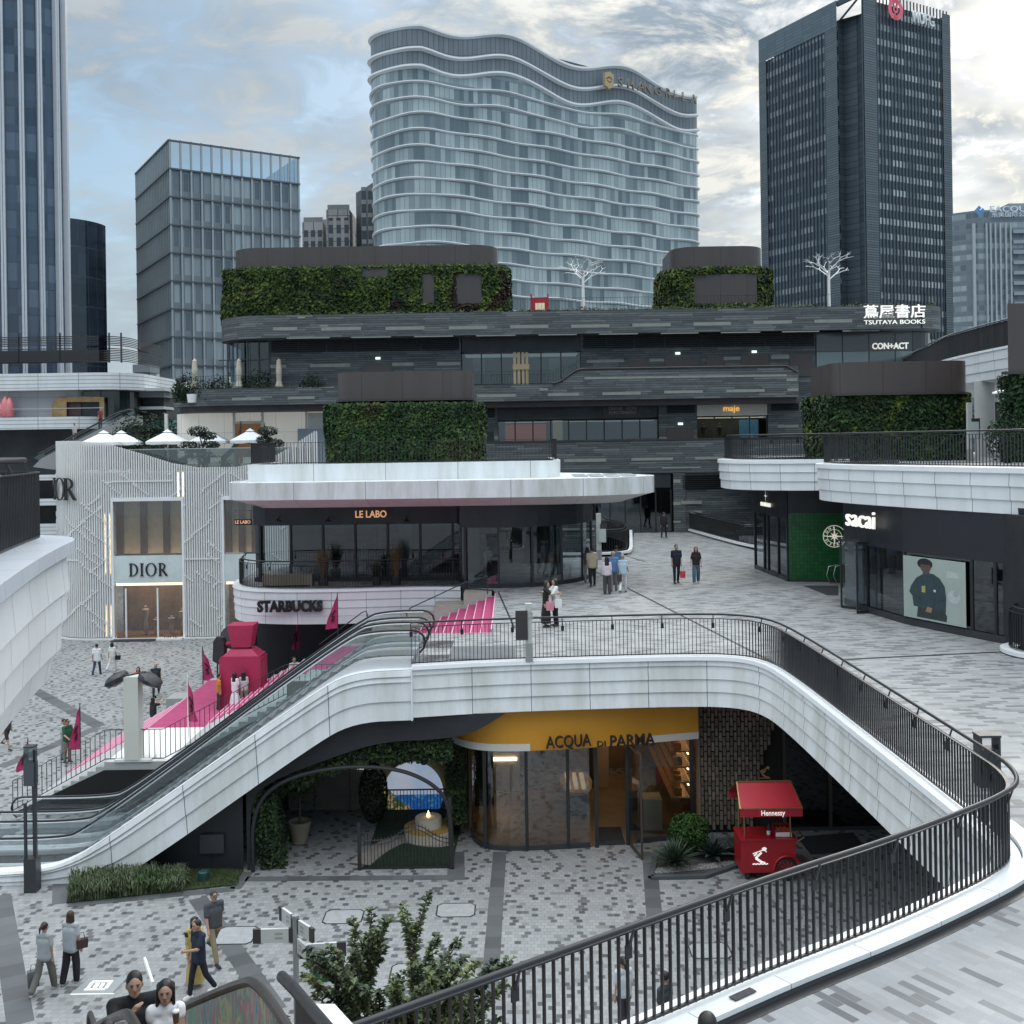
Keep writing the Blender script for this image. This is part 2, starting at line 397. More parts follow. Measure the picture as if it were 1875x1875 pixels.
def text(s, name, size, loc, mat, parent=None, depth=.03, bold=0., rot=(PI/2, 0, 0), sx=1., space=1., width=None, mx=None, shear=0.):
    cu = bpy.data.curves.new(name, 'FONT'); cu.body = s; cu.size = size; cu.extrude = depth; cu.offset = bold; cu.align_x = 'CENTER'; cu.align_y = 'CENTER'; cu.space_character = space; cu.shear = shear
    cu.resolution_u = 3
    o = bpy.data.objects.new(name, cu); C.objects.link(o)
    dg = bpy.context.evaluated_depsgraph_get(); me = bpy.data.meshes.new_from_object(o.evaluated_get(dg)); bpy.data.objects.remove(o)
    xs = [v.co.x for v in me.vertices]; k = sx
    if width and xs: k = width/(max(xs)-min(xs))
    T = mx if mx is not None else Matrix.Translation(loc) @ (Matrix.Rotation(rot[2], 4, 'Z') @ Matrix.Rotation(rot[1], 4, 'Y') @ Matrix.Rotation(rot[0], 4, 'X'))
    if parent is not None: T = Matrix.Translation(-org(parent)) @ T
    me.transform(T @ Matrix.Diagonal((k, 1, 1, 1)))
    me.materials.clear(); me.materials.append(mat)
    o = bpy.data.objects.new(name, me); C.objects.link(o)
    if parent is not None: o.parent = parent
    return o
def serif(s, name, h, loc, mat, parent=None, depth=.05, wf=1., rotz=0., gap=.16):
    """high contrast roman capitals D I O R drawn as outlines"""
    mb = MB(); x = 0.; th, tn = .17*h, .045*h
    def half(x0, y0, y1, w, n=14, tk=th):
        cy, ry = (y0+y1)/2, (y1-y0)/2; out = []; inn = []
        for i in range(n+1):
            a = -PI/2+PI*i/n; out.append((x0+w*math.cos(a), cy+ry*math.sin(a))); inn.append((x0+(w-tk)*math.cos(a), cy+(ry-tn)*math.sin(a)))
        for i in range(n): polys.append([out[i], out[i+1], inn[i+1], inn[i]])
    polys = []
    for ch in s:
        if ch in 'IDR':
            b = x+.08*h
            polys.append([(b, 0), (b+th, 0), (b+th, h), (b, h)])
            for yy in (0, h-tn): polys.append([(x, yy), (b+th+.08*h, yy), (b+th+.08*h, yy+tn), (x, yy+tn)])
        if ch == 'I': x += th+.16*h+gap*h
        elif ch == 'D':
            half(b+th, 0, h, .58*h, tk=th); x += .08*h+th+.58*h+gap*h
        elif ch == 'R':
            half(b+th, .47*h, h, .40*h, tk=th*.9)
            polys.append([(b+th+.02*h, .50*h), (b+th+.20*h, .50*h), (b+th+.62*h, 0), (b+th+.40*h, 0)])
            x += .08*h+th+.60*h+gap*h
        elif ch == 'O':
            n = 28; cx = x+.50*h
            o_ = [(cx+.50*h*math.cos(2*PI*i/n), h/2+.52*h*math.sin(2*PI*i/n)) for i in range(n)]
            i_ = [(cx+(.50*h-th)*math.cos(2*PI*i/n), h/2+(.52*h-tn)*math.sin(2*PI*i/n)) for i in range(n)]
            for i in range(n): polys.append([o_[i], o_[(i+1) % n], i_[(i+1) % n], i_[i]])
            x += 1.0*h+gap*h
    wd = x-gap*h; R = Matrix.Translation(loc) @ Matrix.Rotation(rotz, 4, 'Z')
    for p in polys:
        P = [((q[0]-wd/2)*wf, q[1]-h/2) for q in p]
        f0 = [R @ Vector((q[0], -depth, q[1])) for q in P]; f1 = [R @ Vector((q[0], 0, q[1])) for q in P]
        mb.face(f0); n = len(P)
        for i in range(n): mb.face([f0[i], f1[i], f1[(i+1) % n], f0[(i+1) % n]])
    return mb.build(name, mat, parent)
# ================= shared materials =================
L2, L3 = 5.95, 11.3
white_panel = panels('white_cladding', (.80, .82, .83), 1.75, 50., .010, (.10, .11, .12), .38, dirt=.24)
white_metal = M('white_metal', (.80, .82, .84), .35, var=.05)
white_paint = M('white_paint', (.80, .80, .78), .5, var=.06)
white_dirty = M('white_stained', (.76, .77, .78), .45, var=.16, scale=.8, streak=True)
black_metal = M('black_metal', (.022, .023, .026), .38, .0, var=.1)
dark_metal = M('dark_grey_metal', (.045, .048, .055), .42, .2, var=.12)
steel = M('brushed_steel', (.55, .56, .58), .22, .9, var=.06)
rubber = M('black_rubber', (.018, .018, .02), .32, var=.05)
dark_panel = panels('dark_wall_panel', (.020, .022, .027), 1.5, 6, .008, (.006,)*3, .5)
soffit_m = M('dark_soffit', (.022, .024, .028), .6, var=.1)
bronze = panels('bronze_cladding', (.075, .062, .060), 2.0, 60, .014, (.022, .018, .018), .42, dirt=.12, tone=.06)
stone_l = M('pale_granite', (.42, .43, .43), .65, var=.12, scale=2)
stone_d = M('dark_granite', (.075, .082, .09), .6, var=.15, scale=1.2)
slate_m = slate('slate_courses')
tan_m = M('tan_stone', (.25, .26, .235), .7, var=.12, scale=2.5)
sf_glass = glass('shop_glass', (.50, .56, .58), .06)
clear_glass = glass('clear_glass', (.86, .90, .90), .03)
pave1 = paving('lower_pavers', .165, .17, (.33, .34, .345), (.062, .067, .072), (.22, .22, .215), .74, 0.03, 4, joint=.007, lc=(.2, .205, .21))
pave2 = paving('plank_pavers', .46, .15, (.345, .355, .36), (.135, .14, .148), (.27, .275, .28), .85, 0., 3, joint=.004, lc=(.26, .27, .28), tone=.14)
pave3 = paving('near_plank_pavers', .52, .125, (.31, .322, .335), (.10, .105, .115), (.235, .24, .245), .5, .99, 3, joint=.0035, lc=(.24, .25, .26), tone=.09)
band_m = panels('dark_paving_band', (.115, .122, .13), .6, .9, .006, (.06,)*3, .6, tone=.35)
# ================= ground =================
g = MB(); g.face([(-900, -60, 0), (900, -60, 0), (900, 2500, 0), (-900, 2500, 0)])
struct('ground', g, M('street_ground', (.20, .205, .21), .8, var=.15, scale=.2))
g = MB(); g.face([(-62, 6, .004), (30, 6, .004), (30, 92, .004), (-62, 92, .004)]); struct('lower_plaza', g, pave1)
# dark bands let into the lower paving
g = MB()
def bandstrip(p0, p1, w, z=.008):
    a, b = Vector(p0), Vector(p1); d = (b-a).normalized(); n = Vector((-d.y, d.x))*w/2; l = (b-a).length
    g.face([(*(a-n), z), (*(b-n), z), (*(b+n), z), (*(a+n), z)], [(0, 0), (l, 0), (l, w), (0, w)])
bandstrip(G2(895, 1830, 0), G2(915, 1560, 0), .40)
bandstrip(G2(1200, 1700, 0), G2(1188, 1560, 0), .42)
bandstrip(G2(505, 1850, 0), G2(362, 1645, 0), .50)
bandstrip(G2(38, 1875, 0), G2(0, 1640, 0), .55)
bandstrip(G2(0, 1405, 0), G2(178, 1333, 0), .55, .0085); bandstrip(G2(60, 1262, 0), G2(182, 1330, 0), .6, .012)
for a, b, w in (((835, 1612), (835, 1560), .5), ((110, 1655), (112, 1600), .42), ((125, 1657), (430, 1628), .32), ((430, 1628), (455, 1597), .32), ((450, 1610), (830, 1607), .32)): bandstrip(G2(*a, 0), G2(*b, 0), w, .010 if w != .32 else .0125)
bandstrip((4.4, 31.0), (8.5, 31.6), .35, .011)
struct('paving_bands', g, band_m)
# ================= upper plaza =================
E_ = [(-3.0, 30.95), (-.7, 31.4), (2.54, 31.65), (5.0, 31.78), (6.5, 31.6), (7.2, 30.7), (7.38, 28.5), (7.46, 24.4), (7.52, 20.1), (7.54, 18.0), (7.56, 17.0), (7.33, 16.15), (6.85, 15.68), (6.4, 15.3), (4.67, 14.04), (2.99, 13.0), (2.04, 12.35), (-1, 10.25), (-3.2, 8.7)]
VOID = [Vector((p.x, p.y, 0)) for p in smooth2([(x, y, 0) for x, y in E_], 3)]
inner = offset(VOID, -.10)
BALC = smooth2([(-13.4, 52, 0), (-13.2, 50, 0), (-12.2, 48.6, 0), (-10.5, 48.0, 0), (-8, 47.9, 0), (-6, 48.1, 0), (-4.2, 48.3, 0), (-2.4, 48.0, 0)], 3)
STX = -.8
poly = [(p.x, p.y) for p in inner]+[(-3.2, 1.5), (40, 1.5), (40, 60), (17, 60.2), (14.2, 61.3), (12.6, 74.7), (12.6, 76), (8.6, 76), (7.0, 63), (6.2, 60), (1.5, 59.5), (-13.4, 59.5)]+[(p.x, p.y) for p in BALC]+[(-.95, 47), (STX, 46.2), (STX, 36.4), (-3.1, 36.4)]
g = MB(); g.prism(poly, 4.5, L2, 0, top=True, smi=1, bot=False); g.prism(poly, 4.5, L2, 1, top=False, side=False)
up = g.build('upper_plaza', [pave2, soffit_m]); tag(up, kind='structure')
# near walkway in front of the void: own paving direction
g = MB(); nearp = [(p.x, p.y) for p in offset(VOID, -.62) if p.y < 15.75]; 
g.face([(*p, L2+.004) for p in [(-3.2, 1.5), (30, 1.5), (30, 15.75)]+nearp]); struct('near_walkway', g, pave3)
g = MB()
def line2(p, q, w, z=L2+.008):
    a, b = Vector((p[0], p[1], 0)), Vector((q[0], q[1], 0)); d = (b-a).normalized(); n = Vector((-d.y, d.x, 0))*w/2
    g.face([a-n+Vector((0, 0, z)), b-n+Vector((0, 0, z)), b+n+Vector((0, 0, z)), a+n+Vector((0, 0, z))])
line2(G2(1080, 1042, L2), G2(1440, 1225, L2), .09); line2(G2(1120, 1010, L2), G2(1185, 1030, L2), .07)
line2(G2(912, 1083, L2), G2(942, 1150, L2), .06); line2((8.6, 15.9), (14, 14.2), .10, L2+.012); line2((8.55, 16.15), (14, 14.45), .03, L2+.012)
line2(G2(1540, 1208, L2), G2(1850, 1193, L2), .12)
struct('slot_drains', g, black_metal)
# ---- fascia of the void ----
t = thing('balcony_fascia', 'long white lapped panel band around the edge of the upper plaza opening', 'balcony edge', (5, 31.7, 4.45))
prof = [(-.32, L2+.03), (.07, L2+.03), (.09, L2-.08), (.03, L2-.10), (.05, L2-.24), (0, L2-.26), (.05, L2-.64), (0, L2-.66), (.05, L2-1.02), (0, L2-1.04), (.06, L2-1.46), (-.35, L2-1.5)]
P = [(p.x, p.y) for p in VOID]
g = MB(); g.sweep(P, prof[2:], caps=False); g.build('panel_band', white_panel, t, smooth=True, ang=25)
g = MB(); g.sweep(P, prof[:3]); g.build('coping', white_metal, t, smooth=True, ang=25)
g = MB(); g.box(-3.02, -2.98, 30.7, 31.3, 4.44, L2); g.build('end_plate', white_metal, t)
# kerb on the near side: white strip over a dark plinth
NEAR = [p for p in VOID if p.y < 17.6]
t = thing('walkway_kerb', 'white kerb strip on a dark plinth at the foot of the near black railing', 'kerb', (3, 12.4, L2))
g = MB(); g.sweep([(p.x, p.y) for p in NEAR], [(-.34, L2), (-.34, L2+.11), (-.60, L2+.12), (-.60, L2+.06)]); g.build('kerb_top', panels('kerb_white', (.80, .82, .84), 1.4, 9, .006, (.2,)*3, .3), t, smooth=True, ang=20)
g = MB(); g.sweep([(p.x, p.y) for p in NEAR], [(-.57, L2+.06), (-.60, L2+.009), (-.74, L2+.009), (-.74, L2-.02)]); g.build('plinth', black_metal, t)
g = MB(); q = G(1360, 1822, L2+.12); g.obox(q+Vector((0, 0, .012)), Vector((.14, .10, 0)), Vector((-.03, .042, 0)), Vector((0, 0, .006))); g.build('access_plate', dark_metal, t)

# ================= railings =================
def railing(name, label, path, h=1.1, sp=.115, side=-1, hr=True, bars=True, group=None, cat='railing', bw=.016, hoff=.12, hh=.12, brk=1.5, post=None, hr_r=.032, loc=None, mat=None, brackets=True):
    mat = mat or black_metal; P = [Vector(p) for p in path]; t = thing(name, label, cat, loc or P[0], group)
    up = Vector((0, 0, 1))
    g = MB(); T = [p+up*h for p in P]; g.sweep(T, [(-.03, 0), (-.03, .018), (.03, .018), (.03, 0), (-.03, 0)]); g.build('top_rail', mat, t)
    g = MB(); g.sweep([p+up*.06 for p in P], [(-.018, -.015), (-.018, .015), (.018, .015), (.018, -.015), (-.018, -.015)]); g.build('bottom_rail', mat, t)
    g = MB()
    for p, q in zip(resample(P, sp), resample(P, sp)[1:]+[None]):
        d = (q-p) if q is not None else Vector((1, 0, 0)); d.z = 0; d.normalize(); n = Vector((-d.y, d.x, 0))
        g.obox(p+up*(h/2+.02), d*bw/2, n*bw, up*(h/2-.02))
    g.build('baluster_panel', mat, t)
    if hr:
        H = [p+up*(h+hh) for p in offset(P, side*hoff)]
        g = MB(); g.tube(H, hr_r, 10); g.build('handrail', mat, t, smooth=True)
        if brackets:
            B = resample(P, brk); Ho = offset(B, side*hoff)
            for p, q in list(zip(B, Ho))[:60]:
                g = MB(); g.tube([p+up*(h-.16), p+up*(h-.12)+(q-p)*.35, q+up*(h+hh-.02)], [.02, .02, .014], 6)
                d = (q-p).normalized(); g.obox(p+up*(h-.20)+d*.02, Vector((d.y, -d.x, 0))*.045, d*.012, up*.075); g.build('bracket', mat, t)
    return t
railA = [p for p in offset(VOID, -.15)]
i1 = min(range(len(railA)), key=lambda i: abs(railA[i].y-17.3)+abs(railA[i].x-7.8))
railing('railing', 'long black metal railing on the white band round the far and side edges', V3(railA[:i1+1], L2+.02), loc=(2, 31.9, L2), group='black balustrades round the opening')
railing('railing', 'nearest black metal railing with thick handrail along the white kerb at the bottom', V3(railA[i1:], L2+.02), bw=.02, sp=.125, hr_r=.036, loc=(2, 12.6, L2), group='black balustrades round the opening')

# ================= grand stair =================
t = thing('grand_stair', 'broad stone stair with a bright pink carpet between the lower and upper plaza', 'staircase', (-9, 40, 0))
FL_ = [(-.8, 5.95, 13, .39, 2.10/13), (-7.87, 3.85, 13, .325, 2.14/13), (-14.1, 1.71, 11, .29, 1.71/11)]
g = MB(); noz = MB(); pk = MB(); pn = MB()
YN, YF = 36.4, 46.2
for x0, z0, n, tr, ri in FL_:
    for i in range(n):
        xa, xb = x0-i*tr, x0-(i+1)*tr; zt = z0-(i+1)*ri
        if i < n-1 or z0 < 2: g.box(xb, xa, YN, YF, max(0, zt-.5) if zt > .01 else -.1, max(zt, .002))
        ya_, yb_ = (37.0, 46.0) if z0 > 5 else (40.8, 45.4)
        pk.face([(xa-.006, ya_, zt), (xa-.006, yb_, zt), (xa-.006, yb_, zt+ri+.004), (xa-.006, ya_, zt+ri+.004)])
        pk.face([(xb-.006, ya_, zt+.006), (xa-.006, ya_, zt+.006), (xa-.006, yb_, zt+.006), (xb-.006, yb_, zt+.006)])
        pn.box(xa-.035, xa+.004, ya_, yb_, zt+ri+.008, zt+ri+.014)
g.box(-7.87, -.8-12*.39, YN, YF, 3.3, 3.85); g.box(-14.1, -7.87-12*.325, YN, 49.5, 1.2, 1.71)
g.build('steps', M('stair_granite', (.40, .41, .41), .6, var=.12, scale=2), t)
pink = M('pink_carpet', (.40, .055, .155), .85, var=.10, scale=3, bump=.2, bscale=120)
pk.box(-7.87, -5.86, 40.8, 45.4, 3.852, 3.858); pk.box(-14.1, -12.1, 40.8, 49.0, 1.712, 1.718)
pk.build('pink_carpet', pink, t); pn.build('nosing_strips', M('pink_nosing', (.80, .42, .55), .6, var=.05), t)
g = MB()   # dark stringer wall below the near edge
g.face([(-17.4, YN-.02, 0), (-14.1, YN-.02, 0), (-14.1, YN-.02, 1.45), (-17.3, YN-.02, .0)])
for a in ([(-14.1, 0), (-12.1, 0), (-12.1, 1.45), (-14.1, 1.45)], [(-12.1, 0), (-7.87, 0), (-7.87, 3.6), (-12.1, 1.45)], [(-7.87, 0), (-5.9, 0), (-5.9, 3.6), (-7.87, 3.6)], [(-5.9, 0), (-.8, 0), (-.8, 5.6), (-5.9, 3.6)]): g.face([(x, YN-.02, z) for x, z in a])
g.build('stringer_wall', dark_panel, t)
g = MB(); g.box(-14.05, -11.2, YN+.02, 40.75, 1.714, 1.722); g.face([(-12.3, YN+.02, 1.73), (-9.6, YN+.02, 3.1), (-9.6, 40.7, 3.1), (-12.3, 40.7, 1.73)]) if False else None
g.build('white_landing', white_paint, t)
zst = lambda x: 5.95 if x > -.8 else 5.95-2.1*(-.8-x)/5.07 if x > -5.87 else 3.85 if x > -7.87 else 3.85-2.14*(-7.87-x)/4.23 if x > -12.1 else 1.71 if x > -14.1 else max(0, 1.71-1.71*(-14.1-x)/3.2)
railing('railing', 'stepped black railing running down beside the escalators along the pink stair', [(x, YN+.12, zst(x)+.02) for x in (-17.3, -14.1, -12.1, -7.87, -5.87, -2.9)][::-1], h=1.05, sp=.19, hr=False, loc=(-9, YN+.12, 2))
for (xa, xb, ya, yb, z) in ((-7.6, -6.2, 46.25, 47.6, 4.0), (-6.2, -4.9, 46.25, 47.6, 4.45), (-4.9, -3.5, 46.25, 47.7, 4.95), (-3.5, -2.2, 46.25, 47.7, 5.4), (-2.2, -.98, 46.25, 47.6, 5.9)):
    g = MB(); g.box(xa, xb-.004, ya, yb, 0, z)
    tag(g.build('stone_block', M('beige_stone', (.42, .39, .35), .7, var=.12, scale=2)), 'beige stone seat block about %s m high in the row beside the pink stair' % ('%.1f' % z), 'stone block', 'beige seat blocks beside the stair')
for k, (x, y, sx, sy, z, lb) in enumerate(((-8.3, 47.2, 1.3, 1.2, 2.95, 'topmost pale stone block of the lower group below the dark shop wall'), (-9.7, 47.2, 1.3, 1.3, 2.3, 'pale stone block on which the seated man rests'), (-11.2, 47.3, 1.4, 1.4, 1.95, 'low pale stone block carrying a pink flag pole'), (-14.2, 50.4, 1.4, 1.2, 1.15, 'tall grey block at the back corner of the pink landing'), (-15.6, 50.2, 1.4, 1.2, .75, 'low grey block beside the pink landing'))):
    g = MB(); g.box(x-sx/2, x+sx/2, y-sy/2, y+sy/2, 0, z); tag(g.build('stone_block', M('grey_stone', (.36, .36, .35), .7, var=.12, scale=2)), lb, 'stone block')
def hoop(path, label, loc):
    g = MB(); g.tube(path, .025, 8); o = g.build('handrail', dark_metal, None, smooth=True); tag(o, label, 'handrail', 'stair handrails')
hoop([W(745, 1138, 46.3), W(745, 1120, 46.3), W(752, 1113, 46.2), W(848, 1068, 45.5), W(893, 1055, 45.4), W(893, 1088, 45.5)], 'long slim handrail over the upper pink steps', None)
hoop([W(585, 1180, 46.9), W(662, 1122, 46.9), W(670, 1119, 46.9), (W(673, 1126, 46.9)), W(673, 1145, 46.9)], 'short bent handrail in front of the lettered white balcony', None)

# ================= escalators between the two levels =================
def esc_profile(u):          # u along the run from top(0) to foot(1): height
    pass
def escalator(label, y, xt, xb, zt, zb, w=1.15, bal=True, group='escalators beside the pink stair', name='escalator', glassm=None):
    """runs along X from the upper end xt to the foot xb, centred on y"""
    t = thing(name, label, 'escalator', ((xt+xb)/2, y, zb), group); sg = 1 if xb > xt else -1
    lt = 2.0; lb = 3.6 if zt-zb > 5 else 2.
    pts = [(xt, zt), (xt+sg*lt*.55, zt), (xt+sg*lt, zt-.18), (xb-sg*lb, zb+.18), (xb-sg*lb*.75, zb), (xb, zb)]
    pl = smooth2([(x, 0, z) for x, z in pts], 3)
    st = MB()
    for a, b in zip(pl, pl[1:]): st.face([(a.x, y-w/2, a.z), (b.x, y-w/2, b.z), (b.x, y+w/2, b.z), (a.x, y+w/2, a.z)])
    rs = resample(pl, .4)
    for a, b in zip(rs, rs[1:]): st.box(min(a.x, b.x), max(a.x, b.x), y-w/2+.05, y+w/2-.05, min(a.z, b.z)-.05, max(a.z, b.z)+.03)
    st.build('steps', M('escalator_steps', (.09, .095, .10), .5, .4, var=.2, scale=6), t)
    for s in (-1, 1):
        yy = y+s*(w/2+.14)
        g = MB()   # skirt and decking: bright steel
        for a, b in zip(pl, pl[1:]):
            g.face([(a.x, yy-.19, a.z+.20), (b.x, yy-.19, b.z+.20), (b.x, yy+.19, b.z+.20), (a.x, yy+.19, a.z+.20)])
            for q in (-.19, .19): g.face([(a.x, yy+q, a.z-.25), (b.x, yy+q, b.z-.25), (b.x, yy+q, b.z+.20), (a.x, yy+q, a.z+.20)])
        g.build('deck', M('escalator_deck', (.66, .68, .70), .3, .35, var=.08), t)
        g = MB(); 
        for a, b in zip(pl, pl[1:]): g.face([(a.x, yy, a.z+.2), (b.x, yy, b.z+.2), (b.x, yy, b.z+.98), (a.x, yy, a.z+.98)])
        g.build('balustrade_glass', glassm or clear_glass, t)
        r = [Vector((p.x, yy, p.z+1.0)) for p in pl]; a, b = r[0], r[-1]
        cap0 = [a+Vector((-sg*.36*math.sin(math.radians(k)), 0, -.36+.36*math.cos(math.radians(k)))) for k in (150, 120, 90, 60, 30)]
        cap1 = [b+Vector((sg*.36*math.sin(math.radians(k)), 0, -.36+.36*math.cos(math.radians(k)))) for k in (30, 60, 90, 120, 150)]
        g = MB(); g.tube(cap0+r+cap1, .034, 8); g.build('handrail', rubber, t, smooth=True)
        g = MB(); g.tube([p-Vector((0, 0, .055)) for p in r], .026, 6); g.build('rail_trim', MATS['escalator_deck'], t, smooth=True)
    g = MB(); g.box(min(xt, xt-sg*1.0), max(xt, xt-sg*1.0), y-w/2, y+w/2, zt, zt+.014); g.build('landing_plate', steel, t); g = MB(); g.box(min(xb, xb+sg*1.0), max(xb, xb+sg*1.0), y-w/2, y+w/2, zb+.006, zb+.02); g.build('landing_plate', steel, t)
    return t
escalator('nearer of the two long escalators rising beside the pink stair', 32.05, -3.0, -16.3, L2, .0)
escalator('farther of the two long escalators rising beside the pink stair', 34.35, -3.0, -16.3, L2, .0)
# cladding along the near side
t = thing('escalator_cladding', 'sloping white lapped panels covering the near side of the long escalators', 'cladding', (-8, 30.9, 0))
top = smooth2([(-3.0, 0, 5.88), (-4.6, 0, 5.85), (-5.6, 0, 5.45), (-12.0, 0, 1.10), (-13.0, 0, .55), (-13.9, 0, .38), (-16.5, 0, .36)], 3)
bot = smooth2([(-3.0, 0, 4.42), (-4.7, 0, 4.40), (-5.9, 0, 3.75), (-10.9, 0, .35), (-11.9, 0, -.05), (-13.2, 0, -.05), (-16.5, 0, -.05)], 3)
n = 60; A_ = resample(top, sum((b-a).length for a, b in zip(top, top[1:]))/n-1e-4); B_ = resample(bot, sum((b-a).length for a, b in zip(bot, bot[1:]))/n-1e-4)
k = min(len(A_), len(B_)); g = MB(); fr = [0, .13, .24, .62, 1.0]
ya = lambda x: 30.93+(x+3)*.045
for i in range(k-1):
    for j in range(4):
        q = []
        for ii, f, o in ((i, fr[j], .0), (i+1, fr[j], .0), (i+1, fr[j+1], .05), (i, fr[j+1], .05)):
            p = A_[ii].lerp(B_[ii], f); q.append((p.x, ya(p.x)-o, p.z))
        l0, l1 = i*.19, (i+1)*.19
        g.face(q, [(l0, fr[j]*1.5), (l1, fr[j]*1.5), (l1, fr[j+1]*1.5), (l0, fr[j+1]*1.5)])
        if j: 
            p, q2 = A_[i].lerp(B_[i], fr[j]), A_[i+1].lerp(B_[i+1], fr[j]); g.face([(p.x, ya(p.x), p.z), (q2.x, ya(q2.x), q2.z), (q2.x, ya(q2.x)-.05, q2.z), (p.x, ya(p.x)-.05, p.z)])
g.build('lapped_panels', panels('white_cladding_slope', (.76, .78, .80), 1.9, 50., .010, (.10, .11, .12), .38, dirt=.22), t)
g = MB()
for i in range(k-1):
    p, q = A_[i], A_[i+1]; g.face([(p.x, ya(p.x), p.z), (q.x, ya(q.x), q.z), (q.x, ya(q.x)+.35, q.z+.01), (p.x, ya(p.x)+.35, p.z+.01)])
g.build('coping', white_metal, t)
# dark wall beneath
g = MB(); Bp = [(p.x, p.z) for p in B_[:k]]
t = thing('escalator_underside', 'dark wall panels filling the space below the white sloping escalator side', 'wall', (-8, 31.3, 0))
for (x0, z0), (x1, z1) in zip(Bp, Bp[1:]):
    if max(z0, z1) > 0: g.face([(x0, 31.25, 0), (x1, 31.25, 0), (x1, 31.25, z1+.3), (x0, 31.25, z0+.3)], [(x0, 0), (x1, 0), (x1, z1), (x0, z0)])
g.v = [(x, y, z) for x, y, z in g.v]
g2 = MB(); 
for f in range(len(g.f)):
    idx = g.f[f]; pts = [g.v[i] for i in idx]
    if pts[0][0] < -7.9: g2.face(pts, g.uv[f])
g2.build('wall_panel', dark_panel, t)
g = MB()
for (x0, z0), (x1, z1) in zip(Bp, Bp[1:]): g.face([(x0, 30.9, z0), (x1, 30.9, z1), (x1, 36.4, z1), (x0, 36.4, z0)])
g.build('soffit', soffit_m, t)
g = MB(); g.box(-9.3, -8.6, 31.12, 31.24, .55, 1.1); g.build('service_hatch', dark_metal, t)
# arched black reveal above the garden: spandrel between slope and opening
g = MB(); cur = [(-7.85, 0), (-7.85, 1.9), (-7.4, 2.55), (-5.2, 3.35), (-3.9, 3.72), (-2.2, 3.76), (-1.3, 3.9), (-.3, 4.5)]
cs = smooth2([(x, 0, z) for x, z in cur], 2)
def ztop(x):
    for (x0, z0), (x1, z1) in zip(Bp, Bp[1:]):
        if min(x0, x1) <= x <= max(x0, x1) and x0 != x1: return z0+(z1-z0)*(x-x0)/(x1-x0)+.02
    return 4.5
for a, b in zip(cs, cs[1:]):
    if abs(b.x-a.x) > .001: g.face([(a.x, 31.22, a.z), (b.x, 31.22, b.z), (b.x, 31.22, max(b.z, ztop(b.x))), (a.x, 31.22, max(a.z, ztop(a.x)))])
g.face([(-7.95, 31.22, 0), (-7.85, 31.22, 0), (-7.85, 31.22, ztop(-7.85)), (-7.95, 31.22, ztop(-7.95))])
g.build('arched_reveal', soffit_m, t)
# clear guard wedge fixed between rail and cladding
p = [W(163, 1500, 31.0), W(196, 1478, 31.0), W(228, 1508, 31.0), W(168, 1548, 31.0)]
g = MB(); a = Vector((0, .25, 0)); g.face(p); g.face([p[0], p[1], p[1]+a, p[0]+a]); g.face([p[1], p[2], p[2]+a, p[1]+a]); tag(g.build('guard_panel', clear_glass), 'clear wedge shaped guard panel on the lower part of the escalator', 'guard')
# floor mat at escalator head
g = MB(); g.box(-2.0, .0, 31.9, 33.9, L2+.004, L2+.02); tag(g.build('floor_mat', M('grey_mat', (.13, .14, .15), .9, var=.1)), 'grey mat on the upper plaza at the escalator head', 'floor mat')
# ================= central pavilion (cafe balcony + perfume shop + canopy) =================
orange_sign = M('orange_sign', (.55, .30, .16), .5, var=0, emit=(1, .55, .3), es=.35)
white_sign = M('lit_white_sign', (.85, .85, .82), .4, var=0, emit=(1, .97, .9), es=.35)
black_sign = M('black_sign', (.012, .012, .014), .35, var=0)
navy = M('charcoal_fascia', (.020, .024, .032), .45, var=.15)
t = thing('shop_pavilion', 'two level shop pavilion with dark glass front under a wide stained white canopy', 'building', (-5, 50, L2))
GL = [(-12.6, 54.0), (-12.4, 51.2), (-11.8, 50.9), (-2.6, 50.6), (-2.3, 48.8)]+arc(-.6, 52.0, 4.4, -113, -8, 14, 4.4)[:]
GL = [(p[0], p[1]) for p in GL]
rec = [(x, y) for x, y in GL]
g = MB(); g.sweep(rec, [(0, L2+.15), (0, 9.0)]); g.build('shopfront_glass', sf_glass, t)
g = MB(); g.sweep(rec, [(.02, L2), (.06, L2), (.06, L2+.18), (.02, L2+.18)]); g.build('plinth', navy, t)
g = MB(); g.sweep(rec, [(.03, 8.65), (.09, 8.65), (.09, 9.9), (.03, 9.9)]); g.build('sign_fascia', navy, t)
for p in resample([Vector((x, y, 0)) for x, y in rec], 1.55)[1:]:
    g = MB(); g.box(p.x-.05, p.x+.05, p.y-.12, p.y+.06, L2, 8.7); g.build('mullion', navy, t)
# interior
g = MB(); g.box(-12, 2.6, 57.2, 57.4, L2, 9.5); g.build('back_wall', M('dim_interior', (.030, .034, .034), .8, var=.4, scale=.9), t)
g = MB(); g.face([(-12.3, 51.5, 9.2), (3, 51.5, 9.2), (3, 57.4, 9.2), (-12.3, 57.4, 9.2)]); g.build('ceiling', soffit_m, t)
for x in (-10.2, -8.6, -7.2, -3.6, -2.0):
    g = MB(); g.box(x, x+1.3, 56.7, 57.15, L2, 8.6)
    for z in (6.6, 7.1, 7.6, 8.1): g.box(x+.05, x+1.25, 56.5, 56.7, z, z+.03)
    g.build('shelf', M('dim_shelf', (.07, .06, .05), .7, var=.5, scale=4), t)
for x, y in ((-5.4, 53.4), (-1.95, 50.8)):
    g = MB(); g.lathe((x, y, L2), [(.32, 0), (.32, 3.2)], 16); g.build('column', M('concrete_column', (.30, .31, .29), .8, var=.2), t, smooth=True)
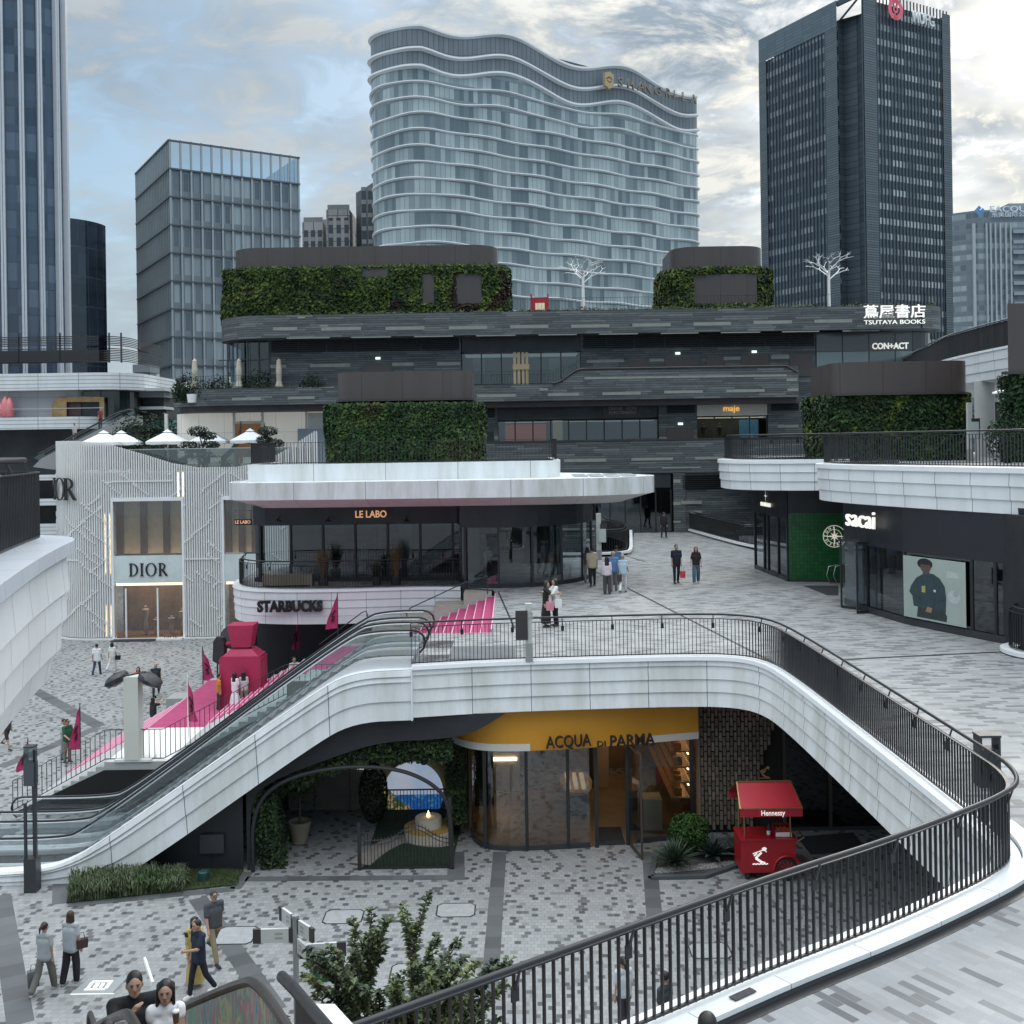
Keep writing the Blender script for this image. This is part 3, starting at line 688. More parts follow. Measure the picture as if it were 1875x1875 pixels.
# canopy
def canpath(gap):
    return smooth2([(-12.6-gap, 52.5, 0), (-12.75-gap, 48.6-gap, 0), (-12.4-gap*.8, 46.3-gap, 0), (-11.2, 45.6-gap, 0), (-4, 45.2-gap, 0), (1.2, 45.0-gap, 0), (4.2, 45.6, 0), (6.0, 46.8, 0), (6.6, 48.6, 0), (5.6, 51.5, 0), (2.6, 55, 0)], 2)
cp = canpath(0.); ci = [(p.x, p.y) for p in cp]
zt, zb = 10.86, 10.12
g = MB(); g.sweep(ci, [(-.28, zt+.02), (.0, zt), (.0, zb)]); g.build('canopy_fascia', panels('canopy_stained', (.74, .75, .77), 3.1, 40, .012, (.2, .2, .22), .28, dirt=.34), t, smooth=True, ang=30)
g = MB(); g.sweep(ci, [(.0, zb), (-.10, zb-.02), (-1.5, zb-.42), (-5.2, zb-.44)]); g.build('canopy_soffit', panels('canopy_soffit', (.62, .58, .58), 3.1, 40, .012, (.3, .28, .28), .5, dirt=.12), t)
g = MB(); g.face([(*p, zt+.004) for p in ci]); g.build('canopy_roof', M('white_roof', (.72, .74, .75), .5, var=.2, scale=.9), t)
up_ = smooth2([(-11.9, 54, 0), (-11.9, 47.6, 0), (-11.6, 47.2, 0), (1.4, 46.9, 0), (2.1, 47.3, 0), (2.2, 49, 0), (2.2, 57, 0)], 2)
ui = [(p.x, p.y) for p in up_]
g = MB(); g.sweep(ui, [(-.3, 11.62), (.02, 11.62), (.0, 10.8)]); g.build('roof_parapet', panels('parapet_white', (.80, .83, .85), 3.2, 40, .012, (.2, .2, .22), .3, dirt=.2), t, smooth=True, ang=30)
g = MB(); g.face([(*p, 11.3) for p in ui]); g.build('roof_deck', stone_l, t)
# skylight panes on the canopy tip
for i in range(4):
    g = MB()
    for j in range(2):
        x, y = 2.75+i*.72, 47.2+j*1.5
        if x+.6 < 5.7: g.box(x, x+.62, y, y+1.35, zt+.03, zt+.06)
    g.build('skylight', M('skylight_pane', (.62, .68, .72), .12, var=.1), t)
s_ = text('LE LABO', 'sign_lettering', .46, W(679, 942, 50.4), orange_sign, t, .04, .006, sx=.86)
for px in (512, 603, 745, 852):
    g = MB(); q = W(px, 950, 50.3); g.tube([q+Vector((0, .3, .1)), q+Vector((0, -.1, .12)), q+Vector((0, -.3, 0))], .02, 6); g.lathe(q+Vector((0, -.32, -.1)), [(.16, 0), (.08, .09), (.02, .12)], 10); g.build('wall_lamp', black_metal, t)
# blade signs
t2 = thing('blade_sign', 'small hanging black blade sign with orange letters left of the dark shop fascia', 'sign', W(445, 955, 50.2))
c = W(445, 956, 50.2); g = MB(); g.box(c.x-.40, c.x+.40, c.y-.04, c.y+.04, c.z-.14, c.z+.14); g.build('board', black_sign, t2)
g = MB(); g.tube([c+Vector((-.38, 0, .15)), c+Vector((-.38, 0, .55)), c+Vector((.75, 0, .55))], .015, 6); g.tube([c+Vector((.38, 0, .15)), c+Vector((.38, 0, .55))], .015, 6); g.build('bracket', black_metal, t2)
text('LE LABO', 'lettering', .22, c+Vector((0, -.06, 0)), orange_sign, t2, .015, .003, width=.72)
t2 = thing('blade_sign', 'small black projecting sign with orange letters at the rounded glass corner of the pavilion', 'sign', W(977, 958, 49.3))
c = W(977, 958, 48.2); g = MB(); g.box(c.x-.42, c.x+.42, c.y-.05, c.y+.05, c.z-.16, c.z+.16); g.build('board', black_sign, t2)
text('LE LABO', 'lettering', .22, c+Vector((0, -.07, 0)), orange_sign, t2, .015, .003, width=.6)
# projecting lamp + glass wind screen right of the pavilion
g = MB(); a = W(993, 935, 50.5); g.bar(a, a+Vector((.5, -.4, -.12)), .12, .1); tag(g.build('wall_lamp', white_metal), 'short white floodlight bracket beneath the canopy at the rounded glass corner', 'lamp')
g = MB(); a, b = G(1008, 1052, L2), G(1026, 1048, L2); g.box(a.x, b.x, a.y-.03, a.y+.03, L2, L2+3.1); tag(g.build('open_glass_door', sf_glass), 'open frameless glass door leaf at the right end of the pavilion', 'door')
# balcony band
t = thing('balcony', 'white lapped balcony with bold black lettering below the dark shop windows', 'balcony', (-8, 48, 4.3))
BP = [(p.x, p.y) for p in offset(BALC, .03)]; zt = L2
g = MB(); g.sweep(BP, [(.09, zt-.10), (.03, zt-.13), (.06, zt-.46), (0, zt-.48), (.05, zt-.82), (0, zt-.84), (.02, zt-1.18), (0, zt-1.2), (0, zt-1.55), (-.4, zt-1.6)]); g.build('panel_band', panels('balcony_panel', (.78, .77, .80), 1.55, 40, .010, (.15, .15, .16), .4, dirt=.10), t, smooth=True, ang=25)
g = MB(); g.sweep(BP, [(-.3, zt+.02), (.08, zt+.02), (.10, zt-.10)]); g.build('coping', white_metal, t, smooth=True, ang=25)
c = W(531, 1111, 47.75); text('STARBUCKS', 'sign_lettering', .66, c+Vector((0, .0, .0)), black_sign, t, .06, .035, width=2.95, rot=(PI/2, 0, -.02))
railing('railing', 'dark railing curving round the balcony above the black lettering', [(p.x, p.y, L2+.02) for p in offset(BALC, -.2)], h=1.1, sp=.13, loc=(-8, 48.2, L2))
# wall below the balcony
t = thing('shop_wall', 'recessed dark shop wall under the lettered white balcony', 'wall', (-8, 55, 0))
g = MB(); g.box(-13.6, -1.5, 54.6, 54.8, 0, 4.5); g.build('wall_panel', panels('wine_panel', (.035, .028, .036), 2.0, 8, .012, (.01,)*3, .5), t)
g = MB(); g.lathe((-12.9, 51.5, 0), [(.42, 0), (.42, 4.5)], 18); g.build('column', M('teal_column', (.12, .15, .16), .5, var=.1), t, smooth=True)
# balcony contents: planters with dry grasses, low benches
for i, (px, lb, hgt) in enumerate(((592, 'wispy dry grass plant in a pot behind the balcony railing, nearer the lettering', 1.5), (725, 'tall brownish grass plant in a pot by the shop mullions on the balcony', 1.7), (690, 'low dark bushy plant between the two dry grasses on the balcony', .8))):
    p = W(px, 1075, 49.3); p.z = L2; t = thing('potted_plant', lb, 'plant', p)
    g = MB(); g.lathe(p, [(.2, 0), (.28, .4), (.25, .4), (.25, .36)], 12); g.build('pot', dark_metal, t, smooth=True)
    g = MB()
    for k in range(140):
        a = random.uniform(0, 2*PI); r = random.uniform(.1, .6); q = p+Vector((.1*math.cos(a), .1*math.sin(a), .38)); e = p+Vector((r*math.cos(a), r*math.sin(a), .38+hgt*random.uniform(.5, 1)))
        mdl = q.lerp(e, .6)+Vector((0, 0, .15)); n_ = Vector((-math.sin(a), math.cos(a), 0))*.012
        g.face([q-n_, q+n_, mdl+n_, mdl-n_]); g.face([mdl-n_, mdl+n_, e])
    g.build('foliage', foliage('dry_grass' if i < 2 else 'dark_leaf', [(.14, .10, .05), (.20, .13, .07), (.10, .09, .05)] if i < 2 else [(.03, .04, .02), (.05, .06, .03)], .9), t)
g = MB(); a = W(482, 1062, 49.2); g.box(a.x, a.x+2.3, 49.0, 49.6, L2+.08, L2+.55); g.box(a.x, a.x+.1, 49.0, 49.6, L2, L2+.1); g.box(a.x+2.2, a.x+2.3, 49.0, 49.6, L2, L2+.1)
tag(g.build('bench', M('weathered_timber', (.24, .20, .15), .8, var=.25, streak=True)), 'low weathered timber bench behind the balcony railing', 'bench')
# ---- roof terrace: railing and green block with bronze cap ----
railing('railing', 'thin black railing along the white parapet on the roof of the pavilion', [(p.x, p.y, 11.62) for p in offset(up_, -.15)][2:-2], h=.95, sp=.16, hr=False, loc=(-5, 47.2, 11.6))
LEAF_G = [(.010, .024, .008), (.020, .045, .012), (.035, .070, .016), (.018, .038, .012), (.055, .090, .020)]
def green_block(label, x0, x1, y0, y1, z0, z1, r, cap, dens, size, matname, cols, patch, holes=(), faces='front', capin=.45, gap=.12, openings=()):
    t = thing('green_wall_block', label, 'building', ((x0+x1)/2, y0, z0))
    ol = rrect(x0, x1, y0, y1, r); P = [Vector((x, y, 0)) for x, y in ol]
    g = MB(); g.prism([(p.x, p.y) for p in offset(P, .0)], z0, z1); g.build('core_wall', M('core_'+matname, (.012, .018, .010), .9, var=.4, scale=1), t)
    g = MB(); per = resample(P, .02, closed=True); n = int(dens*(z1-z0)*len(per)*.02)
    for k in range(n):
        i = random.randrange(len(per)-1); p, q = per[i], per[i+1]; d = q-p
        if d.length < 1e-6: continue
        nr = Vector((d.y, -d.x, 0)).normalized()
        if nr.y > .35: continue
        z = random.uniform(z0+.0, z1); pp = p
        if any(hx0 < pp.x < hx1 and hz0 < z < hz1 for hx0, hx1, hz0, hz1 in holes): continue
        bul = .16*noise.noise(Vector((pp.x*.55, pp.y*.55, z*.7)))+.06*noise.noise(Vector((pp.x*2, pp.y*2, z*2)))
        g.leaf(pp+nr*(.14+bul+random.uniform(-.1, .1))+Vector((0, 0, z)), nr+Vector((0, 0, .35)), size)
    g.build('leaf_cover', foliage(matname, cols, patch, isl=.65), t)
    for hx0, hx1, hz0, hz1 in holes:
        g = MB(); g.box(hx0, hx1, y0-.05, y0+.05, hz0, hz1); g.build('panel_door', bronze, t)
    if cap:
        cz0, cz1, cx0, cx1, cr = cap
        g = MB(); g.prism(rrect(cx0, cx1, y0+capin, y1-.2, cr, 8), cz0, cz1); g.build('roof_cap', bronze, t, smooth=True, ang=30)
        g = MB(); g.prism(rrect(cx0-.1, cx1+.1, y0+capin-.1, y1-.1, cr, 8), cz0-.10, cz0-.0); g.build('cap_edge', M('bronze_edge', (.05, .045, .045), .5, var=.1), t)
    return t
a, b = W(598, 848, 52), W(879, 848, 52); zt_ = W(738, 738, 52).z
green_block('leafy green block with a dark brown metal cap standing on the pavilion roof', a.x, b.x, 52, 57, 11.35, zt_, 1.0, (W(738, 730, 52.4).z, W(738, 680, 52.4).z, W(613, 700, 52.4).x, W(863, 700, 52.4).x, 1.0), 420, .22, 'ivy_centre', [(.014, .036, .012), (.028, .066, .018), (.018, .042, .014), (.060, .105, .026), (.045, .055, .018)], .55)

# ================= fashion house with slatted white screen =================
t = thing('fashion_store', 'white two storey store wrapped in vertical slats with black serif lettering', 'building', (-25, 70, 0))
yD = 69.6
wall = arc(-27.6, yD+3.2, 3.2, 200, 270, 10)+[(-26.3, yD), (-12.5, yD)]
wp = [Vector((x, y, 0)) for x, y in wall]
g = MB(); g.sweep([(p.x, p.y) for p in wp], [(0, 0), (0, 10.9)]); 
def topz(x): 
    pts = [(-40, 13.05), (-28.5, 13.0), (-26.5, 12.8), (-24, 12.05), (-22.2, 11.45), (-20.5, 11.15), (-18, 11.15), (-16.2, 11.45), (-14.6, 12.3), (-12.9, 13.4), (0, 13.4)]
    for (a, za), (b, zb) in zip(pts, pts[1:]):
        if a <= x <= b: s = (x-a)/(b-a); s = s; return za+(zb-za)*s
    return 13
wins = [(W(207, 970, yD).x, W(336, 970, yD).x, .1, 9.1), (W(409, 970, yD).x, W(482, 970, yD).x, .1, 9.1)]
# wall is the set of pieces round the openings
g = MB(); cur = 0
pw = [(p.x, p.y) for p in wp]
g.sweep([q for q in pw if q[0] < -27.55]+[(wins[0][0], yD)], [(0, 0), (0, 10.9)])
g.box(wins[0][1], wins[1][0], yD, yD+.2, 0, 10.9); g.box(wins[1][1], -12.5, yD, yD+.2, 0, 10.9)
for w_ in wins: g.box(w_[0], w_[1], yD, yD+.2, 9.1, 10.9)
g.build('screen_wall', M('screen_wall', (.44, .46, .47), .6, var=.05), t)
g = MB(); sl_ = resample(wp, .155); rp = random.Random(3)
def emb(s, z):   # pressed cane lines: slats stand a little further out along them
    u = s*.9
    for k in range(7):
        c0 = k*2.6-1.; zz = (z+u*.9+c0) % 4.6; z2 = (z-u*.9+c0*1.7) % 5.2
        if zz < .13 and noise.noise((u*.4, z*.35, k)) > .20: return .03
        if z2 < .13 and noise.noise((u*.4+9, z*.35, k)) > .30: return .025
    if (z % 2.55) < .10 and noise.noise((u*.3, int(z/2.55)*3.1, 5)) > .15: return .03
    return 0
for i, (p, q) in enumerate(zip(sl_, sl_[1:])):
    d = (q-p).normalized(); n_ = Vector((d.y, -d.x, 0)); x = p.x
    segs = [(.12, topz(x))]
    for w_ in wins:
        if w_[0]-.06 < x < w_[1]+.06 and p.y < yD+.1: segs = [(w_[3]+.1, topz(x))]
    if x > -13.2: segs = [(10.9, topz(x))]
    for z0, z1 in segs:
        g.obox(p+n_*.06+Vector((0, 0, (z0+z1)/2)), d*.040, n_*.055, Vector((0, 0, (z1-z0)/2)))
        z = z0
        while z < min(z1, 10.8):
            e = emb(i*.155, z)
            if e: g.obox(p+n_*.14+Vector((0, 0, z)), d*.07, n_*.02, Vector((0, 0, .05)))
            z += .11
g.build('slat_screen', M('white_slat', (.76, .755, .74), .36, var=.05), t)
gold = M('warm_lamp_strip', (.9, .7, .4), .5, var=0, emit=(1, .72, .35), es=5.0)
for x0, z0, z1 in ((wins[0][0]-.5, 4.3, 8.2), (wins[0][0]-.5, .2, 2.2), (wins[1][0]-.55, 2.5, 7.2), (W(325, 900, yD).x, 9.3, 10.8)):
    for dx in (0, .31):
        g = MB(); g.box(x0+dx+.06, x0+dx+.10, yD-.035, yD-.005, z0, z1); g.build('lamp_strip', gold, t)
for k, w_ in enumerate(wins):
    x0, x1 = w_[0], w_[1]
    fr = MB()
    for xx in (x0, x1): fr.box(xx-.07, xx+.07, yD-.18, yD+.25, 0, 9.15)
    fr.box(x0-.07, x1+.07, yD-.185, yD+.25, 9.0, 9.22); f = fr.build('window_frame', white_metal, t)
    z_s0, z_s1 = W(270, 1067, yD).z, W(270, 1017, yD).z
    g = MB(); g.box(x0+.07, x1-.07, yD-.12, yD+.2, z_s0, z_s1); g.build('marble_panel', M('pale_marble', (.62, .68, .68), .3, var=.12, scale=1.1), t)
    g = MB(); g.box(x0, x1, yD+.05, yD+.08, z_s1, 9.0); g.build('pane', glass('tan_glass', (.90, .86, .80), .05), f)
    g = MB(); g.box(x0, x1, yD+.05, yD+.08, .2, z_s0); g.build('pane', glass('door_glass', (.85, .84, .82), .04), f)
    g = MB(); g.box(x0-.5, x1+.5, yD+1.4, yD+1.5, z_s1, 9.2); g.build('blind', M('linen_blind', (.62, .61, .57), .8, var=.1, scale=3), t)
    for q in (.0, .34, .67, .98):
        xx = x0+(x1-x0)*q; g = MB(); g.box(xx-.18, xx+.22, yD+1.1, yD+1.38, z_s1, 9.0); g.build('timber_post', M('walnut', (.10, .05, .03), .5, var=.2), t)
    g = MB(); g.box(x0-.5, x1+.5, yD+3, yD+3.1, 0, z_s0); g.build('back_wall', M('warm_interior', (.13, .09, .06), .8, var=.45, scale=.8), t)
    g = MB(); g.box(x0-.5, x1+.5, yD+.3, yD+3, 3.45, 3.5); g.build('ceiling', M('warm_ceiling', (.5, .4, .28), .6, var=0, emit=(1, .7, .42), es=2.6), t)
    g = MB(); g.box(x0-.5, x1+.5, yD+.3, yD+3, .02, .05); g.build('floor', M('tan_floor', (.16, .11, .08), .5, var=.1), t)
x0, x1 = wins[0][0], wins[0][1]; xm = x0+(x1-x0)*.62
for xx in (x0+(x1-x0)*.17, xm):
    g = MB(); g.box(xx-.05, xx+.05, yD-.05, yD+.05, .1, 3.3); g.build('door_frame', white_metal, t)
for i, (f_, w_, h_) in enumerate(((.72, .5, 1.2), (.88, .4, 1.7), (.35, .5, 1.9), (.5, .8, 1.1))):
    xx = x0+(x1-x0)*f_; g = MB(); g.lathe((xx, yD+1.3, .1), [(.12, 0), (.16, h_*.35), (.10, h_*.5), (.22, h_*.72), (.24, h_*.86), (.07, h_*.9), (.10, h_*.96), (.0, h_)], 10); g.build('mannequin', M('mannequin', (.40, .34, .30), .6, var=.3), t, smooth=True)
g = MB(); g.box(x0+.1, xm+.1, yD-1.1, yD-.15, .008, .05); g.build('door_mat', M('charcoal_mat', (.03, .035, .04), .9, var=.1), t)
g = MB(); a = wins[0]; g.box(xm+.1, a[1], yD-.75, yD-.15, .006, .12); g.build('door_step', white_paint, t)
serif('DIOR', 'step_lettering', .24, (xm+1.0, yD-.5, .125), black_sign, t, .004, 1.1)
serif('DIOR', 'sign_lettering', .84, W(272, 1043, yD-.14), black_sign, t, .05, .86)
# wrap around lettering on the rounded corner
for ch, px, k in (('R', 149, -.40), ('O', 129, -.7), ('I', 114, -.95), ('D', 104, -1.2)):
    a = k; q = Vector((-27.6+3.45*math.sin(a), yD+3.2-3.45*math.cos(a), W(140, 895, yD+.6).z)); serif(ch, 'corner_lettering', 1.45, q, black_sign, t, .06, .92, rotz=a)
g = MB(); g.face([(-30.8, yD+3, 10.9), (-29.5, yD+.7, 10.9), (-27.6, yD+.15, 10.9), (-12.5, yD+.15, 10.9), (-12.5, 79, 10.9), (-30.8, 79, 10.9)]); g.build('roof_deck', stone_l, t)
g = MB(); g.sweep([(p.x, p.y) for p in offset(wp, .2)], [(0, 0), (.12, 0), (.12, .1), (0, .1)]); g.build('plinth', white_paint, t)
t2 = thing('glass_balustrade', 'frameless glass balustrade of the roof terrace behind the dip in the white slats', 'balustrade', (-20, 70.6, 10.9))
for i in range(5):
    x = -25.4+i*2.45; g = MB(); g.box(x, x+2.42, 70.5, 70.54, 10.9, 12.35); g.build('pane', glass('terrace_glass', (.52, .56, .53), .10), t2)
g = MB(); g.box(-25.4, -13.2, 70.48, 70.56, 12.35, 12.40); g.build('top_rail', steel, t2)
# terrace parasols
def parasol(p, w_, label, tilt=0):
    t = thing('parasol', label, 'parasol', p, 'open white parasols on the store roof')
    g = MB(); zt_ = 2.75; c = p+Vector((0, 0, zt_)); zz = .75
    cor = [p+Vector((w_*math.cos(PI/4+i*PI/2+tilt), w_*math.sin(PI/4+i*PI/2+tilt), zt_-zz)) for i in range(4)]
    for i in range(4):
        a, b = cor[i], cor[(i+1) % 4]; n_ = 6; row0 = [a.lerp(b, j/n_) for j in range(n_+1)]
        for j in range(n_):
            g.face([row0[j], row0[j+1], c])
            da, db = .16+.07*abs(math.sin(j*PI/3)), .16+.07*abs(math.sin((j+1)*PI/3))
            g.face([row0[j]-Vector((0, 0, da)), row0[j+1]-Vector((0, 0, db)), row0[j+1], row0[j]])
    g.build('canopy', M('white_canvas', (.80, .82, .84), .8, var=.04), t)
    g = MB(); 
    for i in range(4):
        a = PI/4+i*PI/2+tilt; g.face([c+Vector((0, 0, .10)), c+Vector((.42*math.cos(a), .42*math.sin(a), -.10)), c+Vector((.42*math.cos(a+PI/2), .42*math.sin(a+PI/2), -.10))])
    g.build('vent_cap', MATS['white_canvas'], t)
    g = MB(); g.tube([p, c], .03, 8); g.build('pole', white_metal, t)
    g = MB(); g.lathe(p, [(.3, 0), (.3, .08), (.05, .1)], 12); g.build('base', stone_d, t)
for px, py, Y, lb in ((190, 793, 74, 'open white parasol, leftmost on the store roof, half hidden by the high slats'), (222, 794, 75.5, 'open white parasol overlapping the leftmost one on the store roof'), (307, 788, 74, 'open white parasol left of the first cloud pruned tree'), (384, 787, 76, 'open white parasol half hidden behind the first cloud pruned tree'), (458, 785, 75, 'open white parasol in front of the lit cafe doorway')):
    q = W(px, py, Y); q.z = 10.9; parasol(q, 1.75, lb, .12)
# cloud pruned trees and shrubs on the terrace
NEEDLE = [(.010, .020, .014), (.022, .036, .022), (.034, .048, .028)]
def cloud_tree(p, label, pads, name='cloud_pruned_tree'):
    t = thing(name, label, 'tree', p); g = MB()
    g.tube([p, p+Vector((.1, 0, .8)), p+Vector((-.05, .1, 1.5)), p+Vector((.15, 0, 2.2))], [.12, .10, .07, .04], 8)
    for dx, dy, dz, r in pads: g.tube([p+Vector((0, 0, min(dz, 1.9)*.8)), p+Vector((dx, dy, dz))], [.06, .03], 6)
    g.build('trunk', M('bark', (.08, .065, .05), .9, var=.3, scale=8), t, smooth=True)
    g = MB()
    for dx, dy, dz, r in pads:
        for k in range(int(700*r*r)+120):
            v = Vector((random.gauss(0, 1), random.gauss(0, 1), random.gauss(0, 1))).normalized(); rr = r*random.uniform(.7, 1.05)
            g.leaf(p+Vector((dx+v.x*rr, dy+v.y*rr, dz+v.z*rr*.5)), v, .15)
    g.build('crown', foliage('needles', NEEDLE, 1.2), t)
q = W(372, 830, 73); q.z = 10.9; cloud_tree(q, 'cloud pruned dark tree on the store roof, nearer the high end of the slats', [(-.3, 0, 2.65, .75), (.35, .1, 2.35, .6), (-.9, 0, 1.6, .8), (.6, 0, 1.7, .55), (-.2, -.3, 1.0, .95), (-1.1, 0, .6, .8), (.7, 0, .7, .6)])
q = W(491, 830, 73.5); q.z = 10.9; cloud_tree(q, 'cloud pruned dark tree in front of the cafe doorway on the store roof', [(0, 0, 2.6, .7), (-.25, .1, 2.0, .6), (.5, 0, 1.75, .65), (-.4, 0, 1.1, .9), (.6, 0, .9, .9), (-.9, 0, .5, .7), (1.2, 0, .5, .6)])
def bush(p, r, h, label, cols, nm, n=500, size=.2, group=None):
    t = thing('shrub', label, 'shrub', p, group); g = MB()
    for k in range(n):
        v = Vector((random.gauss(0, 1), random.gauss(0, 1), random.gauss(0, 1))).normalized(); q = random.uniform(.55, 1.05)*(1+.25*noise.noise(v*2+p))
        g.leaf(p+Vector((v.x*r*q, v.y*r*.7*q, h*.5+v.z*h*.5*q)), v, size)
    g.build('foliage', foliage(nm, cols, .8), t); g = MB(); g.tube([p, p+Vector((0, 0, h*.5))], .04, 6); g.build('stem', M('bark'), t)
    return t
for px, Y, r, h, lb in ((262, 76.5, 1.5, 2.6, 'dark leafy shrub behind the open parasols on the store roof'), (295, 77, 1.3, 2.2, 'dark shrub between the leftmost parasol pair and the cafe'), (345, 73.2, .8, .9, 'low dark shrub at the foot of the first cloud pruned tree'), (400, 72.4, .9, .8, 'low shrub behind the glass balustrade'), (524, 73, .8, 1.0, 'yellowish shrub by the rising slats')):
    q = W(px, 830, Y); q.z = 10.9; bush(q, r, h, lb, [(.012, .026, .010), (.025, .045, .014), (.05, .07, .02)] if px < 500 else [(.06, .08, .02), (.10, .11, .03)], 'shrub_a' if px < 500 else 'shrub_b', 600)
for i, px in enumerate((350, 392, 452, 476)):
    q = W(px, 845, 71.6); q.z = 10.9; g = MB(); g.box(q.x-.35, q.x+.35, 71.4, 72.0, 10.95, 11.35); g.box(q.x-.35, q.x+.35, 71.95, 72.05, 11.35, 11.75)
    tag(g.build('lounge_chair', white_paint), 'white lounge chair blurred behind the glass balustrade, number %s from the high slats' % ('one', 'two', 'three', 'four')[i], 'chair', 'white lounge chairs')
# ================= dark slate retail building at the back =================
YF_, YB_ = 75.0, 76.6
def X_(px, Y=YF_, py=700): return W(px, py, Y).x
def Z_(py, px=900, Y=YF_): return W(px, py, Y).z
t = thing('slate_building', 'long dark slate stone shopping building with planted roof and white Chinese lettering', 'building', (5, 75, 0))
zr1, zr0 = Z_(571), Z_(613)
z41, z40 = Z_(705), Z_(735)
z31, z30 = Z_(811), Z_(871)
g = MB(); g.box(X_(410), X_(1715), YB_+3.2, 100, 0, zr1-.3); g.build('core_wall', M('building_core', (.018, .02, .022), .8, var=.2), t)
strip = lambda x0, x1, y0, y1, Y, tt: MB().box(W(x0, (y0+y1)/2, Y).x, W(x1, (y0+y1)/2, Y).x, Y-.02, Y+.05, W((x0+x1)/2, y1, Y).z, W((x0+x1)/2, y0, Y).z).build('stone_strip', tan_m, tt)
# roof band
rp_ = [(X_(392), 96), (X_(380), 86), (X_(380)+.4, 79)]+arc(X_(380)+4.2, YF_+3.6, 4.0, 180, 270, 8, 3.6)+[(X_(600), YF_)]+[(X_(1690), YF_)]+arc(X_(1745)-2.2, YF_+2.6, 2.2, -90, 0, 8, 2.6)+[(X_(1745), 96)]
g = MB(); g.sweep(rp_, [(-.3, zr1+.02), (0, zr1), (0, zr0), (-2.2, zr0-.02)]); g.build('roof_band', slate_m, t)
g = MB(); g.face([(*p, zr1-.05) for p in rp_]); g.build('roof_deck', stone_d, t)
for x0, x1, y0, y1 in ((500, 544, 599, 605), (588, 661, 599, 605), (706, 777, 598, 604), (822, 892, 597, 603), (934, 1004, 595, 601), (1046, 1116, 594, 600), (1158, 1228, 592, 598), (1270, 1338, 590, 596), (1380, 1450, 587, 593), (1491, 1560, 585, 591), (545, 559, 580, 583), (585, 600, 595, 598)): strip(x0, x1, y0, y1, YF_-.003, t)
for x0, x1 in ((525, 604), (643, 716), (758, 830), (872, 944), (986, 1056), (1097, 1168), (1210, 1279), (1320, 1392), (1432, 1500), (1543, 1610)): strip(x0, x1, Y0-199-.013*(x0-900), Y0-197-.013*(x0-900), YF_-.003, t)
# upper storey wall
xL, xR = X_(402, YB_), X_(1722, YB_)
g = MB(); g.sweep([(X_(495, YB_), YB_), (X_(845, YB_), YB_)], [(0, z40), (0, zr0)]); g.build('upper_wall', slate_m, t); g = MB(); g.sweep([(X_(1064, YB_), YB_), (X_(1494, YB_), YB_)], [(0, z40), (0, zr0)]); g.build('upper_wall', slate_m, t)
g = MB(); g.sweep(arc(xL+3, YB_+3, 3, 180, 270, 6)+[(X_(495, YB_), YB_)], [(0, z40), (0, zr0)]); g.build('corner_glazing', sf_glass, t)
for px in (418, 436, 455, 475, 494):
    g = MB(); q = X_(px, YB_); g.box(q-.05, q+.05, YB_-.06, YB_+.02, z41-.3, zr0); g.build('mullion', dark_metal, t)
g = MB(); g.box(xL, X_(495, YB_), YB_-.05, YB_, Z_(650), Z_(648)); g.build('transom', dark_metal, t)
def louvre(x0, x1, y0, y1, Y, tt, n=7):
    fr = MB(); a, b = W(x0, y1, Y), W(x1, y0, Y); fr.box(a.x, b.x, Y-.02, Y+.1, a.z, b.z); o = fr.build('louvre', M('louvre_back', (.012, .013, .016), .7, var=0), tt)
    m = MB()
    for i in range(n): z = a.z+(b.z-a.z)*(i+.5)/n; m.obox(Vector(((a.x+b.x)/2, Y-.08, z)), Vector(((b.x-a.x)/2, 0, 0)), Vector((0, .07, -.03)), Vector((0, 0, .012)))
    m.build('blade_slats', dark_metal, o); return o
for xs in ((497, 545), (547, 597), (599, 650), (652, 717), (719, 770), (772, 840), (1068, 1110), (1112, 1160), (1162, 1216), (1218, 1285), (1287, 1345), (1347, 1400), (1402, 1445), (1447, 1490)): 
    yy = 622-.013*(xs[0]-495); louvre(xs[0], xs[1], yy, yy+24, YB_-.01, t, 6)
for x0, x1, y0, y1 in ((493, 524, 668, 674), (568, 641, 666, 672), (718, 757, 664, 670), (800, 843, 663, 669), (1074, 1142, 659, 664), (1188, 1216, 657, 662), (1412, 1448, 651, 657), (1325, 1357, 653, 659)): strip(x0, x1, y0, y1, YB_-.003, t)
def door(x0, x1, y0, y1, Y, tt, m=None):
    a, b = W(x0, y1, Y), W(x1, y0, Y); g = MB(); g.box(a.x, b.x, Y-.04, Y+.1, a.z, b.z); return g.build('service_door', m or bronze, tt)
for d in ((1150, 1189, 655, 690), (1217, 1265, 653, 690), (1293, 1324, 651, 690), (1357, 1408, 649, 690), (1446, 1486, 647, 690), (665, 718, 667, 690)): door(*d, YB_-.01, t)
exit_m = M('lit_exit_sign', (.8, .85, .8), .5, var=0, emit=(.85, 1, .9), es=.8)
for px, py, Y in ((692, 656, YB_), (1241, 647, YB_), (1381, 644, YB_), (1246, 776, YB_)):
    p = W(px, py, Y-.1); g = MB(); g.box(p.x-.17, p.x+.17, p.y-.04, p.y+.06, p.z-.08, p.z+.08); g.build('exit_sign', exit_m, t)
